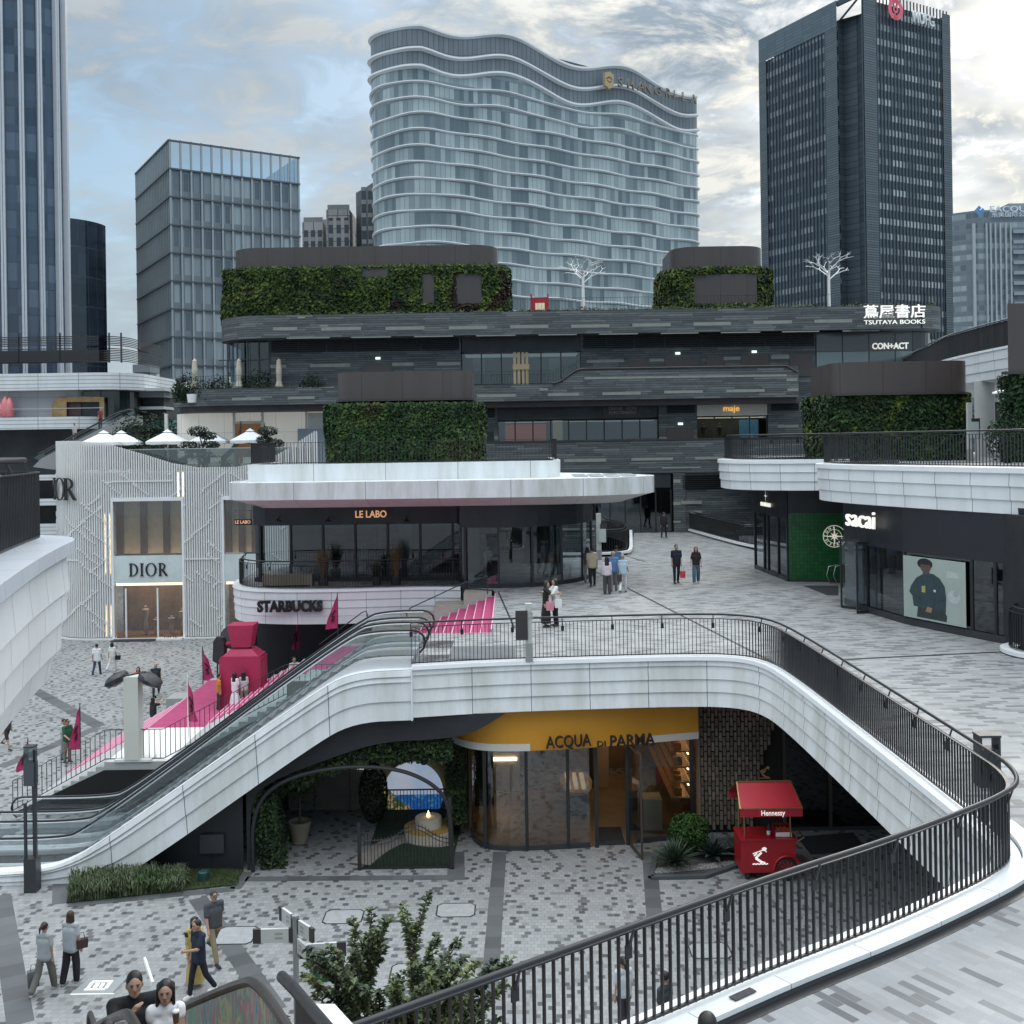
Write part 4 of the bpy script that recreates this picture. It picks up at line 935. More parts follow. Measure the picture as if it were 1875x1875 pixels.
# glazed shop in the upper storey
def shopfront(x0, x1, y0, y1, Y, tt, nm=5, gm=None, depth=4, inner=None, muls=True, ceil=None):
    a, b = W(x0, y1, Y), W(x1, y0, Y)
    o = MB().box(a.x, b.x, Y-.02, Y+.02, a.z, b.z).build('shop_glazing', gm or sf_glass, tt)
    if muls:
        for i in range(nm+1):
            q = a.x+(b.x-a.x)*i/nm; MB().box(q-.045, q+.045, Y-.08, Y-.021, a.z, b.z).build('mullion', black_metal, o)
    MB().box(a.x, b.x, Y+depth, Y+depth+.1, a.z, b.z).build('back_wall', inner or M('shop_back', (.05, .05, .048), .8, var=.5, scale=.8), tt)
    MB().box(a.x, b.x, Y+.1, Y+depth, a.z-.02, a.z).build('shop_floor', M('shop_floor', (.10, .09, .08), .5, var=.1), tt)
    if ceil: MB().box(a.x+.2, b.x-.2, Y+.4, Y+depth-.2, b.z-.06, b.z-.02).build('lit_ceiling', ceil, tt)
    return o
warm_c = M('shop_ceiling_light', (.8, .7, .6), .6, var=0, emit=(1, .82, .58), es=.9)
dim_c = M('dim_ceiling_light', (.5, .5, .5), .6, var=0, emit=(.9, .95, 1), es=.25)
shopfront(846, 1063, 645, 704, YB_+.4, t, 6, ceil=dim_c)
a, b = W(846, 646, YB_), W(1063, 613, YB_); MB().box(a.x, b.x, YB_, YB_+.5, a.z, b.z).build('dark_fascia', navy, t)
a, b = W(868, 706, YB_), W(901, 682, YB_); MB().box(a.x, b.x, YB_+1.0, YB_+1.6, a.z, b.z).build('counter', M('pale_counter', (.45, .50, .46), .5, var=.1), t)
for px in (868, 1010): a = W(px, 706, YB_); MB().box(a.x-.1, a.x+.75, YB_+1.6, YB_+1.8, a.z, a.z+2.1).build('display_panel', M('pale_counter'), t)
pine = M('pale_timber', (.55, .42, .24), .6, var=.1)
for px in (943, 950.5, 958, 965.5): a = W(px, 704, YB_); MB().box(a.x-.10, a.x+.09, YB_-.1, YB_+.1, a.z, W(px, 645, YB_).z).build('timber_slat', pine, t)
a, b = W(939, 677, YB_), W(969, 667, YB_); MB().box(a.x, b.x, YB_-.16, YB_+.08, a.z, b.z).build('timber_sign', pine, t)
# glazed corner with white sign
GC = [(X_(1495, YB_), YB_), (X_(1690, YB_), YB_)]+arc(X_(1722, YB_)-2, YB_+2.4, 2, -90, 0, 6, 2.4)+[(X_(1722, YB_), 90)]
g = MB(); g.sweep(GC, [(0, z40), (0, Z_(640, 1600))]); g.build('corner_glazing', curtain('corner_glass', 1.9, 30, (.05, .07, .08), (.16, .21, .22), (.03,)*3, .05, .05, .06), t)
g = MB(); g.sweep(GC, [(0.02, Z_(640, 1600)), (.02, zr0)]); g.build('corner_fascia', curtain('corner_glass_b', 1.9, 30, (.035, .04, .048), (.06, .07, .08), (.02,)*3, .05, .05, .15), t)
text('CON+ACT', 'sign_lettering', .62, W(1630, 634, YB_-.25), white_sign, t, .05, .012, width=2.6)
text('蔦屋書店', 'sign_lettering', 1.0, W(1638, 572, YF_-.1), white_sign, t, .05, .008, width=4.35)
text('TSUTAYA BOOKS', 'sign_lettering', .42, W(1638, 590, YF_-.1), white_sign, t, .04, 0, width=4.3)
# storey band with parapet that steps up
zt2 = Z_(677, 1065)
bp_ = [(X_(300), 92), (X_(285), 84), (X_(285), 80)]+arc(X_(285)+5, YF_+4.4, 5, 180, 270, 10, 4.4)
g = MB(); bp2 = bp_+[(X_(1012), YF_)]; g.sweep(bp2, [(-.25, z41+.02), (.02, z41), (0, z40), (-2.5, z40-.02)]); 
L0 = sum(math.dist(a, b) for a, b in zip(bp2, bp2[1:]))
g.build('storey_band', slate_m, t)
g = MB(); xs_ = [X_(1012)+(X_(1068)-X_(1012))*i/10 for i in range(11)]; zs_ = [z41+(zt2-z41)*(.5-.5*math.cos(PI*i/10)) for i in range(11)]
for i in range(10):
    g.face([(xs_[i], YF_, z40), (xs_[i+1], YF_, z40), (xs_[i+1], YF_, zs_[i+1]), (xs_[i], YF_, zs_[i])], [(L0+xs_[i], z40), (L0+xs_[i+1], z40), (L0+xs_[i+1], zs_[i+1]), (L0+xs_[i], zs_[i])])
g.sweep([(X_(1068), YF_), (X_(1462), YF_)], [(-.25, zt2+.02), (0, zt2), (0, z40), (-2.5, z40-.02)], u0=L0)
g.build('stepped_parapet', slate_m, t)
cpm = M('dark_coping', (.035, .03, .03), .5, var=.1)
g = MB(); g.tube([(xs_[i], YF_-.02, zs_[i]+.06) for i in range(11)]+[(X_(1440), YF_-.02, zt2+.06), (X_(1460), YF_-.02, zt2-.4)], .08, 6); g.build('parapet_coping', cpm, t)
for x0, x1, y0, y1 in ((425, 478, 728, 733), (527, 576, 726, 731), (873, 945, 722, 727), (1003, 1060, 720, 725), (1103, 1173, 718, 723), (1216, 1287, 715, 720), (1330, 1400, 713, 718), (1442, 1462, 711, 716), (988, 1003, 711, 715)): strip(x0, x1, y0, y1, YF_-.003, t)
strip(1070, 1440, 688, 692, YF_-.003, t); strip(1440, 1460, 693, 698, YF_-.003, t)
g = MB(); g.sweep(bp_+[(X_(1462), YF_)], [(-.5, z40+.01), (-.5, Z_(746)), (-2.4, Z_(746))]); g.build('soffit_strip', M('wine_soffit', (.055, .045, .05), .6, var=.1), t)
# terrace deck and its railing
g = MB(); g.face([(X_(300), 92, z41-.9)]+[(p[0]+.1, p[1]+.1, z41-.9) for p in bp_]+[(X_(860), YF_+.1, z41-.9), (X_(860), 92, z41-.9)]); g.build('terrace_deck', stone_d, t)
# middle storey
g = MB(); g.sweep([(X_(860, YB_), YB_), (X_(910, YB_), YB_)], [(0, z30), (0, z40)]); g.build('middle_wall', slate_m, t); g = MB(); g.sweep([(X_(1205, YB_), YB_), (X_(1275, YB_), YB_)], [(0, z30), (0, z40)]); g.build('middle_wall', slate_m, t); g = MB(); g.sweep([(X_(1405, YB_), YB_), (X_(1480, YB_), YB_)], [(0, z30), (0, z40)]); g.build('middle_wall', slate_m, t)
for xs in ((1222, 1272, 742, 757), (1412, 1462, 738, 752), (880, 905, 742, 765)): louvre(xs[0], xs[1], xs[2], xs[3], YB_-.02, t, 5)
door(1221, 1270, 782, 815, YB_-.02, t); door(882, 904, 790, 815, YB_-.02, t, navy)
strip(905, 912, 798, 806, YB_-.03, t); strip(1207, 1221, 800, 806, YB_-.03, t); strip(1424, 1462, 778, 783, YB_-.03, t)
shopfront(911, 1204, 768, 812, YB_+.3, t, 9, depth=3, ceil=dim_c)
a, b = W(911, 768, YB_), W(1204, 738, YB_); MB().box(a.x, b.x, YB_+.1, YB_+.5, a.z, b.z).build('dark_fascia', navy, t)
a, b = W(1104, 764, YB_), W(1175, 740, YB_); MB().box(a.x, b.x, YB_-.05, YB_+.12, a.z, b.z).build('sign_board', M('sign_brown', (.035, .03, .03), .5, var=0), t)
greysign = M('dim_grey_sign', (.22, .20, .18), .4, var=0)
text('DIANE   VON', 'sign_lettering', .32, W(1140, 748, YB_-.1), greysign, t, .02, .004, width=1.95); text('FURSTENBERG', 'sign_lettering', .32, W(1140, 755.5, YB_-.1), greysign, t, .02, .004, width=1.95)
# window display: orange poster and woven lattice
a, b = W(924, 808, YB_+.6), W(1003, 776, YB_+.6); MB().box(a.x, b.x, YB_+.8, YB_+.85, a.z, b.z).build('orange_poster', M('orange_poster', (.45, .10, .04), .6, var=.1, emit=(.9, .18, .06), es=.25), t)
for x0, x1 in ((913, 925), (1000, 1011), (1031, 1044), (1044, 1078), (1080, 1106)):
    lt = MB(); a, b = W(x0, 808, YB_+.6), W(x1, 772, YB_+.6); 
    lt.box(a.x, b.x, YB_+.70, YB_+.72, a.z, b.z); o = lt.build('lattice_panel', M('lattice_pale', (.34, .36, .30), .7, var=.1), t)
    m = MB(); k = 0; n_ = max(2, int((b.x-a.x)/.2)); nz = max(3, int((b.z-a.z)/.2))
    for i in range(n_):
        for j in range(nz):
            c = Vector((a.x+(i+.5)*(b.x-a.x)/n_, YB_+.68, a.z+(j+.5)*(b.z-a.z)/nz)); s = .085
            dd = Vector((s, 0, s if (i+j) % 2 else -s)); m.bar(c-dd, c+dd, .02, .035, up=Vector((0, 1, 0)))
    m.build('woven_lines', black_metal, o)
a, b = W(1013, 808, YB_+.6), W(1030, 770, YB_+.6); MB().box(a.x, b.x, YB_+.7, YB_+.8, a.z, b.z).build('cream_column', M('cream_lit', (.6, .55, .42), .6, var=.1, emit=(1, .85, .55), es=.15), t)
shopfront(1276, 1404, 762, 812, YB_+.2, t, 4, depth=2.5, inner=M('taupe_back', (.16, .15, .13), .8, var=.2), ceil=warm_c)
a, b = W(1276, 762, YB_), W(1404, 737, YB_); MB().box(a.x, b.x, YB_-.1, YB_+.3, a.z, b.z).build('sign_board', M('cream_board', (.50, .47, .41), .5, var=.05), t)
text('maje', 'sign_lettering', .60, W(1339, 748, YB_-.13), M('amber_sign', (.55, .32, .08), .4, var=0, emit=(1, .55, .15), es=.5), t, .03, .004, width=1.15)
a, b = W(1354, 803, YB_+1), W(1388, 768, YB_+1); MB().box(a.x, b.x, YB_+1, YB_+1.05, a.z, b.z).build('blue_poster', M('blue_poster', (.16, .36, .50), .5, var=.4, scale=1, emit=(.25, .55, .8), es=.25), t)
text('maj', 'poster_lettering', .3, W(1372, 797, YB_+.95), white_sign, t, .01, 0, width=.45)
for px in (1288, 1318): p = W(px, 806, YB_+.8); g = MB(); g.lathe(p, [(.12, 0), (.03, .1), (.03, .4), (.16, .6), (.2, .95), (.05, 1.05), (.1, 1.15), (0, 1.3)], 10); g.build('mannequin', M('mannequin'), t, smooth=True)
# lower parapet and ground storey
g = MB(); g.sweep([(X_(700), YF_), (X_(1480), YF_)], [(-.6, z31+.05), (0, z31), (0, z30), (-2, z30-.02)]); g.build('storey_band', slate_m, t)
g = MB(); g.box(X_(700), X_(1480), YF_-.04, YF_+.5, z31, z31+.12); g.build('parapet_coping', cpm, t)
for x0, x1, y0, y1 in ((1033, 1110, 840, 846), (1156, 1232, 838, 843), (1273, 1337, 836, 841), (1212, 1283, 855, 857.5)): strip(x0, x1, y0, y1, YF_-.003, t)
zf = Z_(870)
g = MB(); g.sweep([(X_(1230), YF_), (X_(1252), YF_)], [(0, 0), (0, zf)]); g.build('lower_wall', slate_m, t); g = MB(); g.sweep([(X_(1252), YF_+.1), (X_(1560), YF_+.1)], [(0, 0), (0, zf)]); g.build('lower_wall', slate_m, t); g = MB(); g.sweep([(X_(960), YF_+.05), (X_(1090), YF_+.05)], [(0, 0), (0, Z_(955))]); g.build('lower_wall', slate_m, t)
louvre(1250, 1345, 868, 896, YF_+.08, t, 7)
for x0, x1, y0, y1 in ((1233, 1246, 878, 884), (1233, 1246, 919, 925), (1247, 1285, 917, 923), (1233, 1246, 954, 957), (1264, 1285, 935, 940), (1010, 1088, 967, 971)): strip(x0, x1, y0, y1, YF_-.003, t)
shopfront(1090, 1228, 895, 976, YF_+.3, t, 5, depth=5)
a, b = W(1010, 896, YF_), W(1228, 868, YF_); MB().box(a.x, b.x, YF_+.1, YF_+.5, a.z, b.z).build('dark_fascia', navy, t)
shopfront(1010, 1088, 925, 958, YF_+.3, t, 3, depth=2)
a, b = W(1031, 957, YF_+.3), W(1072, 930, YF_+.3); MB().box(a.x, b.x, YF_+.6, YF_+.66, a.z, b.z).build('lit_poster', M('red_poster', (.6, .12, .06), .5, var=.6, scale=2.2, emit=(1, .22, .08), es=.5), t)
text('HAUS', 'sign_lettering', .3, W(1196, 875, YF_-.05), greysign, t, .02, 0, width=2.0) if False else None
# white cafe below the left part of the band
zc0 = 10.9; zc1 = Z_(746)
t = thing('roof_cafe', 'pale cafe front with great round window reveals under the slate band', 'cafe', (-18, 79, zc0))
cf = arc(X_(307, 79)+3.4, 81.6, 3.4, 190, 270, 8, 3.4)+[(X_(600, 78.2), 78.2)]
cw = M('cafe_white', (.70, .70, .66), .5, var=.06); cgl = M('frosted_glazing', (.42, .42, .38), .25, var=.12, scale=.8, emit=(1, .85, .65), es=.02)
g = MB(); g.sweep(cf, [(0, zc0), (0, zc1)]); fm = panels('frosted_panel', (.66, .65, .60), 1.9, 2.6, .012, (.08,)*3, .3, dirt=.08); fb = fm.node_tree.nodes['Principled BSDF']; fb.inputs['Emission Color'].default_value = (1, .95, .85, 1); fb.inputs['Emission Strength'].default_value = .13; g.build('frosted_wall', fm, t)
g = MB()
for px, w_ in ((428, .16), (480, .16), (560, .10), (304, .22)): q = X_(px, 78.1); g = MB(); g.box(q-w_/2, q+w_/2, 77.95, 78.15, zc0, zc1); g.build('white_mullion', cw, t)
a, b = W(480, 776, 78.1), W(428, 774, 78.1); MB().box(b.x, a.x, 77.97, 78.12, b.z-.1, b.z+.1).build('door_head', cw, t)
MB().box(b.x+.1, a.x-.1, 78.05, 78.14, zc0, b.z-.1).build('doorway', M('doorway_glow', (.16, .085, .04), .7, var=.4, scale=1, emit=(1, .5, .2), es=.06), t)
MB().box(X_(560, 78)+.1, X_(602, 78), 77.9, 78.1, Z_(778), zc1-.1).build('white_board', cw, t)
MB().box(X_(545, 78), X_(640, 78), 77.7, 77.9, zc0, Z_(778)-.02).build('grey_wall', M('grey_blue_wall', (.33, .37, .42), .6, var=.06), t)
for cx, r in ((365, 3.0), (590, 4.2)):   # round reveals: dark crescents on the glazing
    g = MB(); c = W(cx, 772, 77.95)
    for i in range(24):
        a0, a1 = -PI*.5*i/24 if cx < 500 else PI+PI*.5*i/24, -PI*.5*(i+1)/24 if cx < 500 else PI+PI*.5*(i+1)/24
        w0, w1 = .02+.35*math.sin(PI*i/24*.9), .02+.35*math.sin(PI*(i+1)/24*.9)
        g.face([(c.x+r*math.cos(a0), 77.94, c.z+r*math.sin(a0)), (c.x+r*math.cos(a1), 77.94, c.z+r*math.sin(a1)), (c.x+(r+w1)*math.cos(a1), 77.90, c.z+(r+w1)*math.sin(a1)), (c.x+(r+w0)*math.cos(a0), 77.90, c.z+(r+w0)*math.sin(a0))])
    g.build('round_reveal', M('reveal_brown', (.12, .10, .085), .6, var=.1), t)
# terrace things on the band
zt4 = z41-.9
tp = bp_[2:]+[(X_(606), YF_)]
railing('railing', 'thin black railing along the terrace on the slate band left of the brown capped block', [Vector((x, y, z41)) for x, y in [(p.x, p.y) for p in offset([Vector((*q, 0)) for q in tp], -.25)]], h=.95, sp=.22, hr=False, loc=(-18, 75.2, z41))
railing('railing', 'thin black railing in front of the glazed shop with pale timber slats', [Vector((X_(862), YF_+.2, z41)), Vector((X_(1012), YF_+.2, z41)), Vector((X_(1062), YF_+.2, zt2-.25))], h=.95, sp=.2, hr=False, loc=(0, 75.2, z41))
for px, lb in ((357, 'closed cream parasol leftmost on the slate band terrace'), (438, 'closed cream parasol in front of the dark corner glass'), (511, 'closed cream parasol against the slate wall')):
    p = W(px, 700, 76.0); p.z = zt4; t = thing('closed_parasol', lb, 'parasol', p, 'closed cream parasols'); zz = W(px, 656, 76).z-zt4
    g = MB(); g.tube([p, p+Vector((0, 0, zz))], .03, 6); g.build('pole', M('walnut'), t)
    g = MB(); g.lathe(p, [(.26, zz-2.1), (.30, zz-2.0), (.17, zz-1.6), (.22, zz-.9), (.16, zz-.25), (.17, zz-.2), (.02, zz)], 9); g.build('folded_canopy', M('cream_canvas', (.55, .50, .42), .9, var=.12, scale=5), t)
for px, r, h, lb in ((330, .7, 1.5, 'dark terrace shrub at the rounded end of the slate band'), (342, 1.0, 2.2, 'dark terrace shrub left of the leftmost closed parasol'), (378, 1.1, 1.6, 'low terrace shrub right of the leftmost closed parasol'), (404, 1.0, 1.9, 'terrace shrub before the dark corner glass'), (470, 1.1, 2.4, 'tall terrace shrub between the second and third closed parasols'), (572, .9, 2.0, 'terrace shrub hanging over the band next to the brown capped block')):
    p = W(px, 710, 75.9); p.z = zt4; bush(p, r, h, lb, None or [(.010, .022, .012), (.02, .04, .016), (.035, .06, .02)], 'terrace_leaf', 420, .2)
for px, lb in ((424, 'brown terrace armchair left of the pole of the middle closed parasol'), (466, 'brown terrace armchair right of the middle closed parasol'), (512, 'brown terrace armchair under the third closed parasol')):
    p = W(px, 706, 75.7); p.z = zt4; t = thing('armchair', lb, 'chair', p)
    wk = M('wicker_brown', (.20, .11, .08), .8, var=.2)
    MB().box(p.x-.35, p.x+.35, p.y-.3, p.y+.3, p.z+.3, p.z+.45).build('seat', wk, t); MB().box(p.x-.35, p.x+.35, p.y+.24, p.y+.34, p.z+.45, p.z+1.0).build('backrest', wk, t)
    for sx in (-.32, .32):
        for sy in (-.27, .27): MB().box(p.x+sx-.03, p.x+sx+.03, p.y+sy-.03, p.y+sy+.03, p.z, p.z+.3).build('leg', wk, t)
for px, lb in ((352, 'ribbed white planter below the leftmost closed parasol'), (436, 'white planter under the middle closed parasol'), (484, 'white planter beside the tall terrace shrub')):
    p = W(px, 708, 75.6); p.z = zt4; g = MB(); g.lathe(p, [(.32, 0), (.40, .6), (.36, .6), (.34, .5)], 14); tag(g.build('planter', white_paint, None, smooth=True), lb, 'planter')
p = W(560, 705, 76); g = MB(); g.box(X_(540), X_(606), 76, 76.1, zt4+.9, zt4+1.0); g.box(X_(540), X_(606), 75.9, 76.0, zt4+.3, zt4+.45); tag(g.build('ribbed_screen', white_dirty), 'low white slatted ledge behind the terrace railing near the brown capped block', 'ledge')
# ---- planted pavilions on the roof ----
Yp = 79.0
a, b = W(400, 572, Yp), W(930, 572, Yp)
hole = [(W(835, 530, Yp).x, W(882, 530, Yp).x, W(858, 556, Yp).z, W(858, 501, Yp).z), (W(773, 530, Yp).x, W(795, 530, Yp).x, W(785, 556, Yp).z, W(785, 502, Yp).z), (W(662, 500, Yp).x, W(712, 500, Yp).x, W(690, 508, Yp).z, W(690, 491, Yp).z)]
green_block('long planted green block with a brown metal cap on the slate roof, left', a.x, b.x, Yp, 88, zr1-.1, Z_(487, 660, Yp), 2.2, (Z_(486, 660, Yp), Z_(449, 660, Yp), W(418, 470, Yp).x, W(910, 470, Yp).x, 2.0), 110, .34, 'ivy_long', [(.030, .018, .014), (.022, .048, .012), (.070, .105, .020), (.022, .052, .015), (.095, .135, .026), (.035, .024, .016)], .22, holes=hole)
Yq = 80.0
a, b = W(1222, 556, Yq), W(1420, 556, Yq)
green_block('small planted green block with brown cap on the slate roof near the hotel corner', a.x, b.x, Yq, 88, zr1-.1, Z_(489, 1310, Yq), 2.0, (Z_(489, 1310, Yq), Z_(449, 1310, Yq), W(1234, 470, Yq).x, W(1405, 470, Yq).x, 1.8), 110, .32, 'ivy_small', [(.020, .036, .010), (.055, .085, .016), (.080, .112, .020), (.028, .048, .013)], .4, holes=[(W(1270, 530, Yq).x, W(1386, 530, Yq).x, W(1330, 556, Yq).z, W(1330, 502, Yq).z)])
railing('railing', 'thin black railing along the slate roof edge in front of the hotel', [Vector((X_(930, 77), 77, zr1+.2)), Vector((X_(1230, 77), 77, zr1+.2)), Vector((X_(1700, 77), 77, zr1+.2)), Vector((X_(1722, 77), 79, zr1+.2))], h=.95, sp=.25, hr=False, loc=(15, 77, zr1))
g = MB()
for k in range(5200):
    px = random.uniform(640, 1715); Y = random.uniform(75.6, 77.5); p = Vector((X_(px, Y), Y, zr1+random.uniform(0, .42)*(.6+.6*noise.noise(Vector((px*.02, 0, 0)))))); g.leaf(p, (0, -.4, 1), .2)
tag(g.build('roof_planting', foliage('roof_green', [(.02, .035, .014), (.04, .06, .02), (.07, .085, .03)], .7)), 'low strip of green planting along the edge of the slate roof', 'ground cover', kind='stuff')
def steel_tree(px, py0, py1, Y, label):
    p = W(px, py0, Y); h = W(px, py1, Y).z-p.z; t = thing('tree_sculpture', label, 'sculpture', p); rr = random.Random(px)
    g = MB(); g.tube([p-Vector((0, 0, 1)), p+Vector((0, 0, h*.45)), p+Vector((.05, 0, h*.62))], [.13, .10, .08], 8); g.build('trunk', white_paint, t)
    g = MB()
    def br(q, d, l, r, dep):
        e = q+d*l; g.tube([q, e], [r, r*.7], 6)
        if dep == 0: return
        for s in (-1, 1):
            nd = (d+Vector((rr.uniform(.25, .7)*s, rr.uniform(-.5, .5), rr.uniform(-.25, .15)))).normalized(); br(q.lerp(e, rr.uniform(.6, 1)), nd, l*rr.uniform(.55, .75), r*.65, dep-1)
    for a in range(6):
        d = Vector((math.cos(a*1.05+.3)*.95, math.sin(a*1.05+.3)*.95, .75)).normalized(); br(p+Vector((0, 0, h*(.40+.04*a))), d, h*.33, .055, 3)
    g.build('branches', white_paint, t)
steel_tree(1068, 548, 474, 80, 'white metal tree sculpture on the slate roof in front of the wavy hotel')
steel_tree(1518, 545, 464, 80, 'white metal tree sculpture on the slate roof in front of the dark tower')
t = thing('red_kiosk', 'small red kiosk on the slate roof edge before the wavy hotel', 'kiosk', W(988, 556, 82)); a, b = W(973, 558, 82), W(1003, 544, 82)
MB().box(a.x, b.x, 82, 83, a.z-.5, b.z).build('body', M('kiosk_red', (.45, .02, .03), .5, var=.1), t); MB().box(a.x+.3, b.x-.25, 81.96, 82, a.z-.4, b.z-.45).build('counter_opening', M('cream_lit'), t)
for dx in (a.x, b.x): MB().box(dx-.06, dx+.06, 81.95, 82.07, a.z-.5, b.z+.25).build('post', MATS['kiosk_red'], t)
# ================= shops on the right =================
S = [G2(1590, 1122, L2), G2(1625, 1132, L2), G2(1658, 1142, L2), G2(1720, 1155, L2), G2(1781, 1167, L2), G2(1862, 1183, L2)]
SP = [Vector((*p, 0)) for p in S]
t = thing('corner_boutique', 'dark boutique with bright lettering and a life size poster in its curved window', 'shop', (14, 38, L2))
FP = [SP[0]+Vector((-.15, 2.2, 0))]+SP+[SP[-1]+Vector((.9, -2.6, 0)), SP[-1]+Vector((2, -7, 0))]
def wallseg(path, z0, z1, mat, nm, off=0.): g = MB(); g.sweep([(p.x, p.y) for p in path], [(off, z0), (off, z1)]); return g.build(nm, mat, t)
# travel runs away to near: the plaza lies on the right-hand side
zs = 8.45
gl = wallseg(FP, L2+.22, zs, sf_glass, 'shop_window')
wallseg(FP, L2, L2+.24, dark_metal, 'plinth', .06)
wallseg(FP, zs, 10.2, M('charcoal_sign_band', (.016, .018, .024), .4, var=.1), 'sign_fascia', .05)
for p in (SP[0], SP[2], SP[4], SP[4].lerp(SP[5], .55), SP[5]):
    MB().lathe((p.x, p.y, L2), [(.07, .2), (.07, zs-L2)], 8).build('mullion', black_metal, t)
d = (SP[4]-SP[2]).normalized(); n_ = Vector((d.y, -d.x, 0)); 
pa, pb = SP[2]+n_*.16+d*.1, SP[4]+n_*.16-d*.1; zz0, zz1 = L2+.3, zs-.1
g = MB(); g.face([pa+Vector((0, 0, zz0)), pb+Vector((0, 0, zz0)), pb+Vector((0, 0, zz1)), pa+Vector((0, 0, zz1))]); po = g.build('poster_board', M('poster_ground', (.36, .42, .38), .5, var=.12, scale=.6), t)
# figure printed on the poster: flat shapes a few mm proud
def onp(u, v, k): return pa.lerp(pb, u)+Vector((0, 0, zz0+(zz1-zz0)*v))+n_*k
def shape(pts, mat, k, nm):
    g = MB(); g.face([onp(u, v, k) for u, v in pts]); return g.build(nm, mat, po)
el = lambda cx, cy, rx, ry, n=18: [(cx+rx*math.cos(2*PI*i/n), cy+ry*math.sin(2*PI*i/n)) for i in range(n)]
prn = lambda nm, c=None: M(nm, c or (.1, .07, .055), .6, var=.15, scale=5)
shape([(.22, .03), (.70, .03), (.71, .12), (.66, .20), (.24, .20)], prn('print_trouser', (.030, .04, .04)), .004, 'printed_trousers')
shape([(.17, .20), (.69, .17), (.70, .40), (.68, .58), (.60, .70), (.50, .755), (.36, .755), (.22, .66), (.13, .52), (.10, .42), (.15, .36)], prn('print_jacket', (.028, .055, .065)), .006, 'printed_jacket')
shape(el(.375, .845, .085, .085), prn('print_face', (.10, .07, .055)), .008, 'printed_face'); shape([(.33, .74), (.45, .74), (.43, .80), (.33, .80)], prn('print_face', None), .009, 'printed_neck')
shape(el(.365, .90, .125, .088), prn('print_hair', (.012, .012, .014)), .0065, 'printed_hair'); shape(el(.37, .93, .10, .045), prn('print_hair'), .010, 'printed_fringe'); shape(el(.405, .855, .008, .007, 8), prn('print_hair'), .010, 'printed_eye'); shape(el(.345, .855, .008, .007, 8), prn('print_hair'), .010, 'printed_eye'); shape([(.50, .20), (.515, .20), (.52, .70), (.505, .70)], prn('print_trouser'), .010, 'printed_zip'); shape([(.17, .36), (.30, .30), (.31, .33), (.18, .40)], prn('print_trouser'), .010, 'printed_fold'); shape([(.56, .30), (.68, .36), (.68, .40), (.56, .33)], prn('print_trouser'), .010, 'printed_fold')
shape([(.31, .44), (.37, .44), (.37, .55), (.31, .54)], prn('print_yellow', (.40, .36, .10)), .010, 'printed_patch'); shape([(.50, .47), (.535, .47), (.535, .51), (.50, .51)], white_sign if False else white_paint, .010, 'printed_label')
shape([(.36, .14), (.46, .13), (.48, .21), (.40, .22)], prn('print_skin', (.30, .18, .11)), .010, 'printed_hand')
shape(el(.82, .44, .10, .10), prn('print_pale', (.46, .50, .48)), .004, 'printed_emblem'); shape(el(.85, .49, .045, .045), prn('print_pale2', (.34, .40, .37)), .006, 'printed_emblem_cut'); shape([(.70, .72), (.92, .74), (.86, .82), (.72, .84)], prn('print_pale'), .003, 'printed_script')
g = MB(); g.box(15.2, 21, 30, 46, L2, 10); g.build('interior', M('shop_dark', (.020, .021, .024), .7, var=.3), t)
# lettering along the fascia
d2 = (SP[2]-SP[0]).normalized(); n2 = Vector((d2.y, -d2.x, 0)); q = SP[0].lerp(SP[2], -.02)+n2*.25
cs_ = W(1578, 951, q.y); cs_ = Vector((q.x, q.y, cs_.z)); Rm = Matrix(((d2.x, 0, n2.x, cs_.x), (d2.y, 0, n2.y, cs_.y), (0, 1, 0, cs_.z), (0, 0, 0, 1)))
text('sacai', 'sign_lettering', .95, None, M('bright_sign', (.9, .9, .85), .4, var=0, emit=(1, .95, .82), es=.45), t, .04, .0, mx=Rm, width=2.05)
# open double doors
for (pp, ln, lb) in ((G(1541, 1113, L2), Vector((.62, -.8, 0)), 'outer open black framed glass door leaf of the boutique with bright lettering'), (G(1570, 1124, L2), Vector((.78, .2, 0)), 'inner open black framed glass door leaf of the boutique with bright lettering')):
    t2 = thing('open_door', lb, 'door', pp); e = pp+ln; g = MB(); u = Vector((0, 0, 1))
    for z in (.06, 2.6): g.bar(pp+u*z, e+u*z, .05, .09)
    for p_ in (pp, e): g.bar(p_+u*.02, p_+u*2.64, .06, .06)
    g.build('door_frame', black_metal, t2); g = MB(); g.face([pp+u*.06, e+u*.06, e+u*2.6, pp+u*2.6]); g.build('pane', sf_glass, t2)
    m_ = pp.lerp(e, .12)+n2*.06; MB().bar(m_+u*.8, m_+u*1.7, .04, .04).build('handle', black_metal, t2)
g = MB(); m0 = SP[4].lerp(SP[5], .55)+n_*.10
for s in (-1, 1): MB().bar(m0+d*.12*s+Vector((0, 0, .75)), m0+d*.12*s+Vector((0, 0, 1.75)), .05, .07).build('door_handle', black_metal, t)
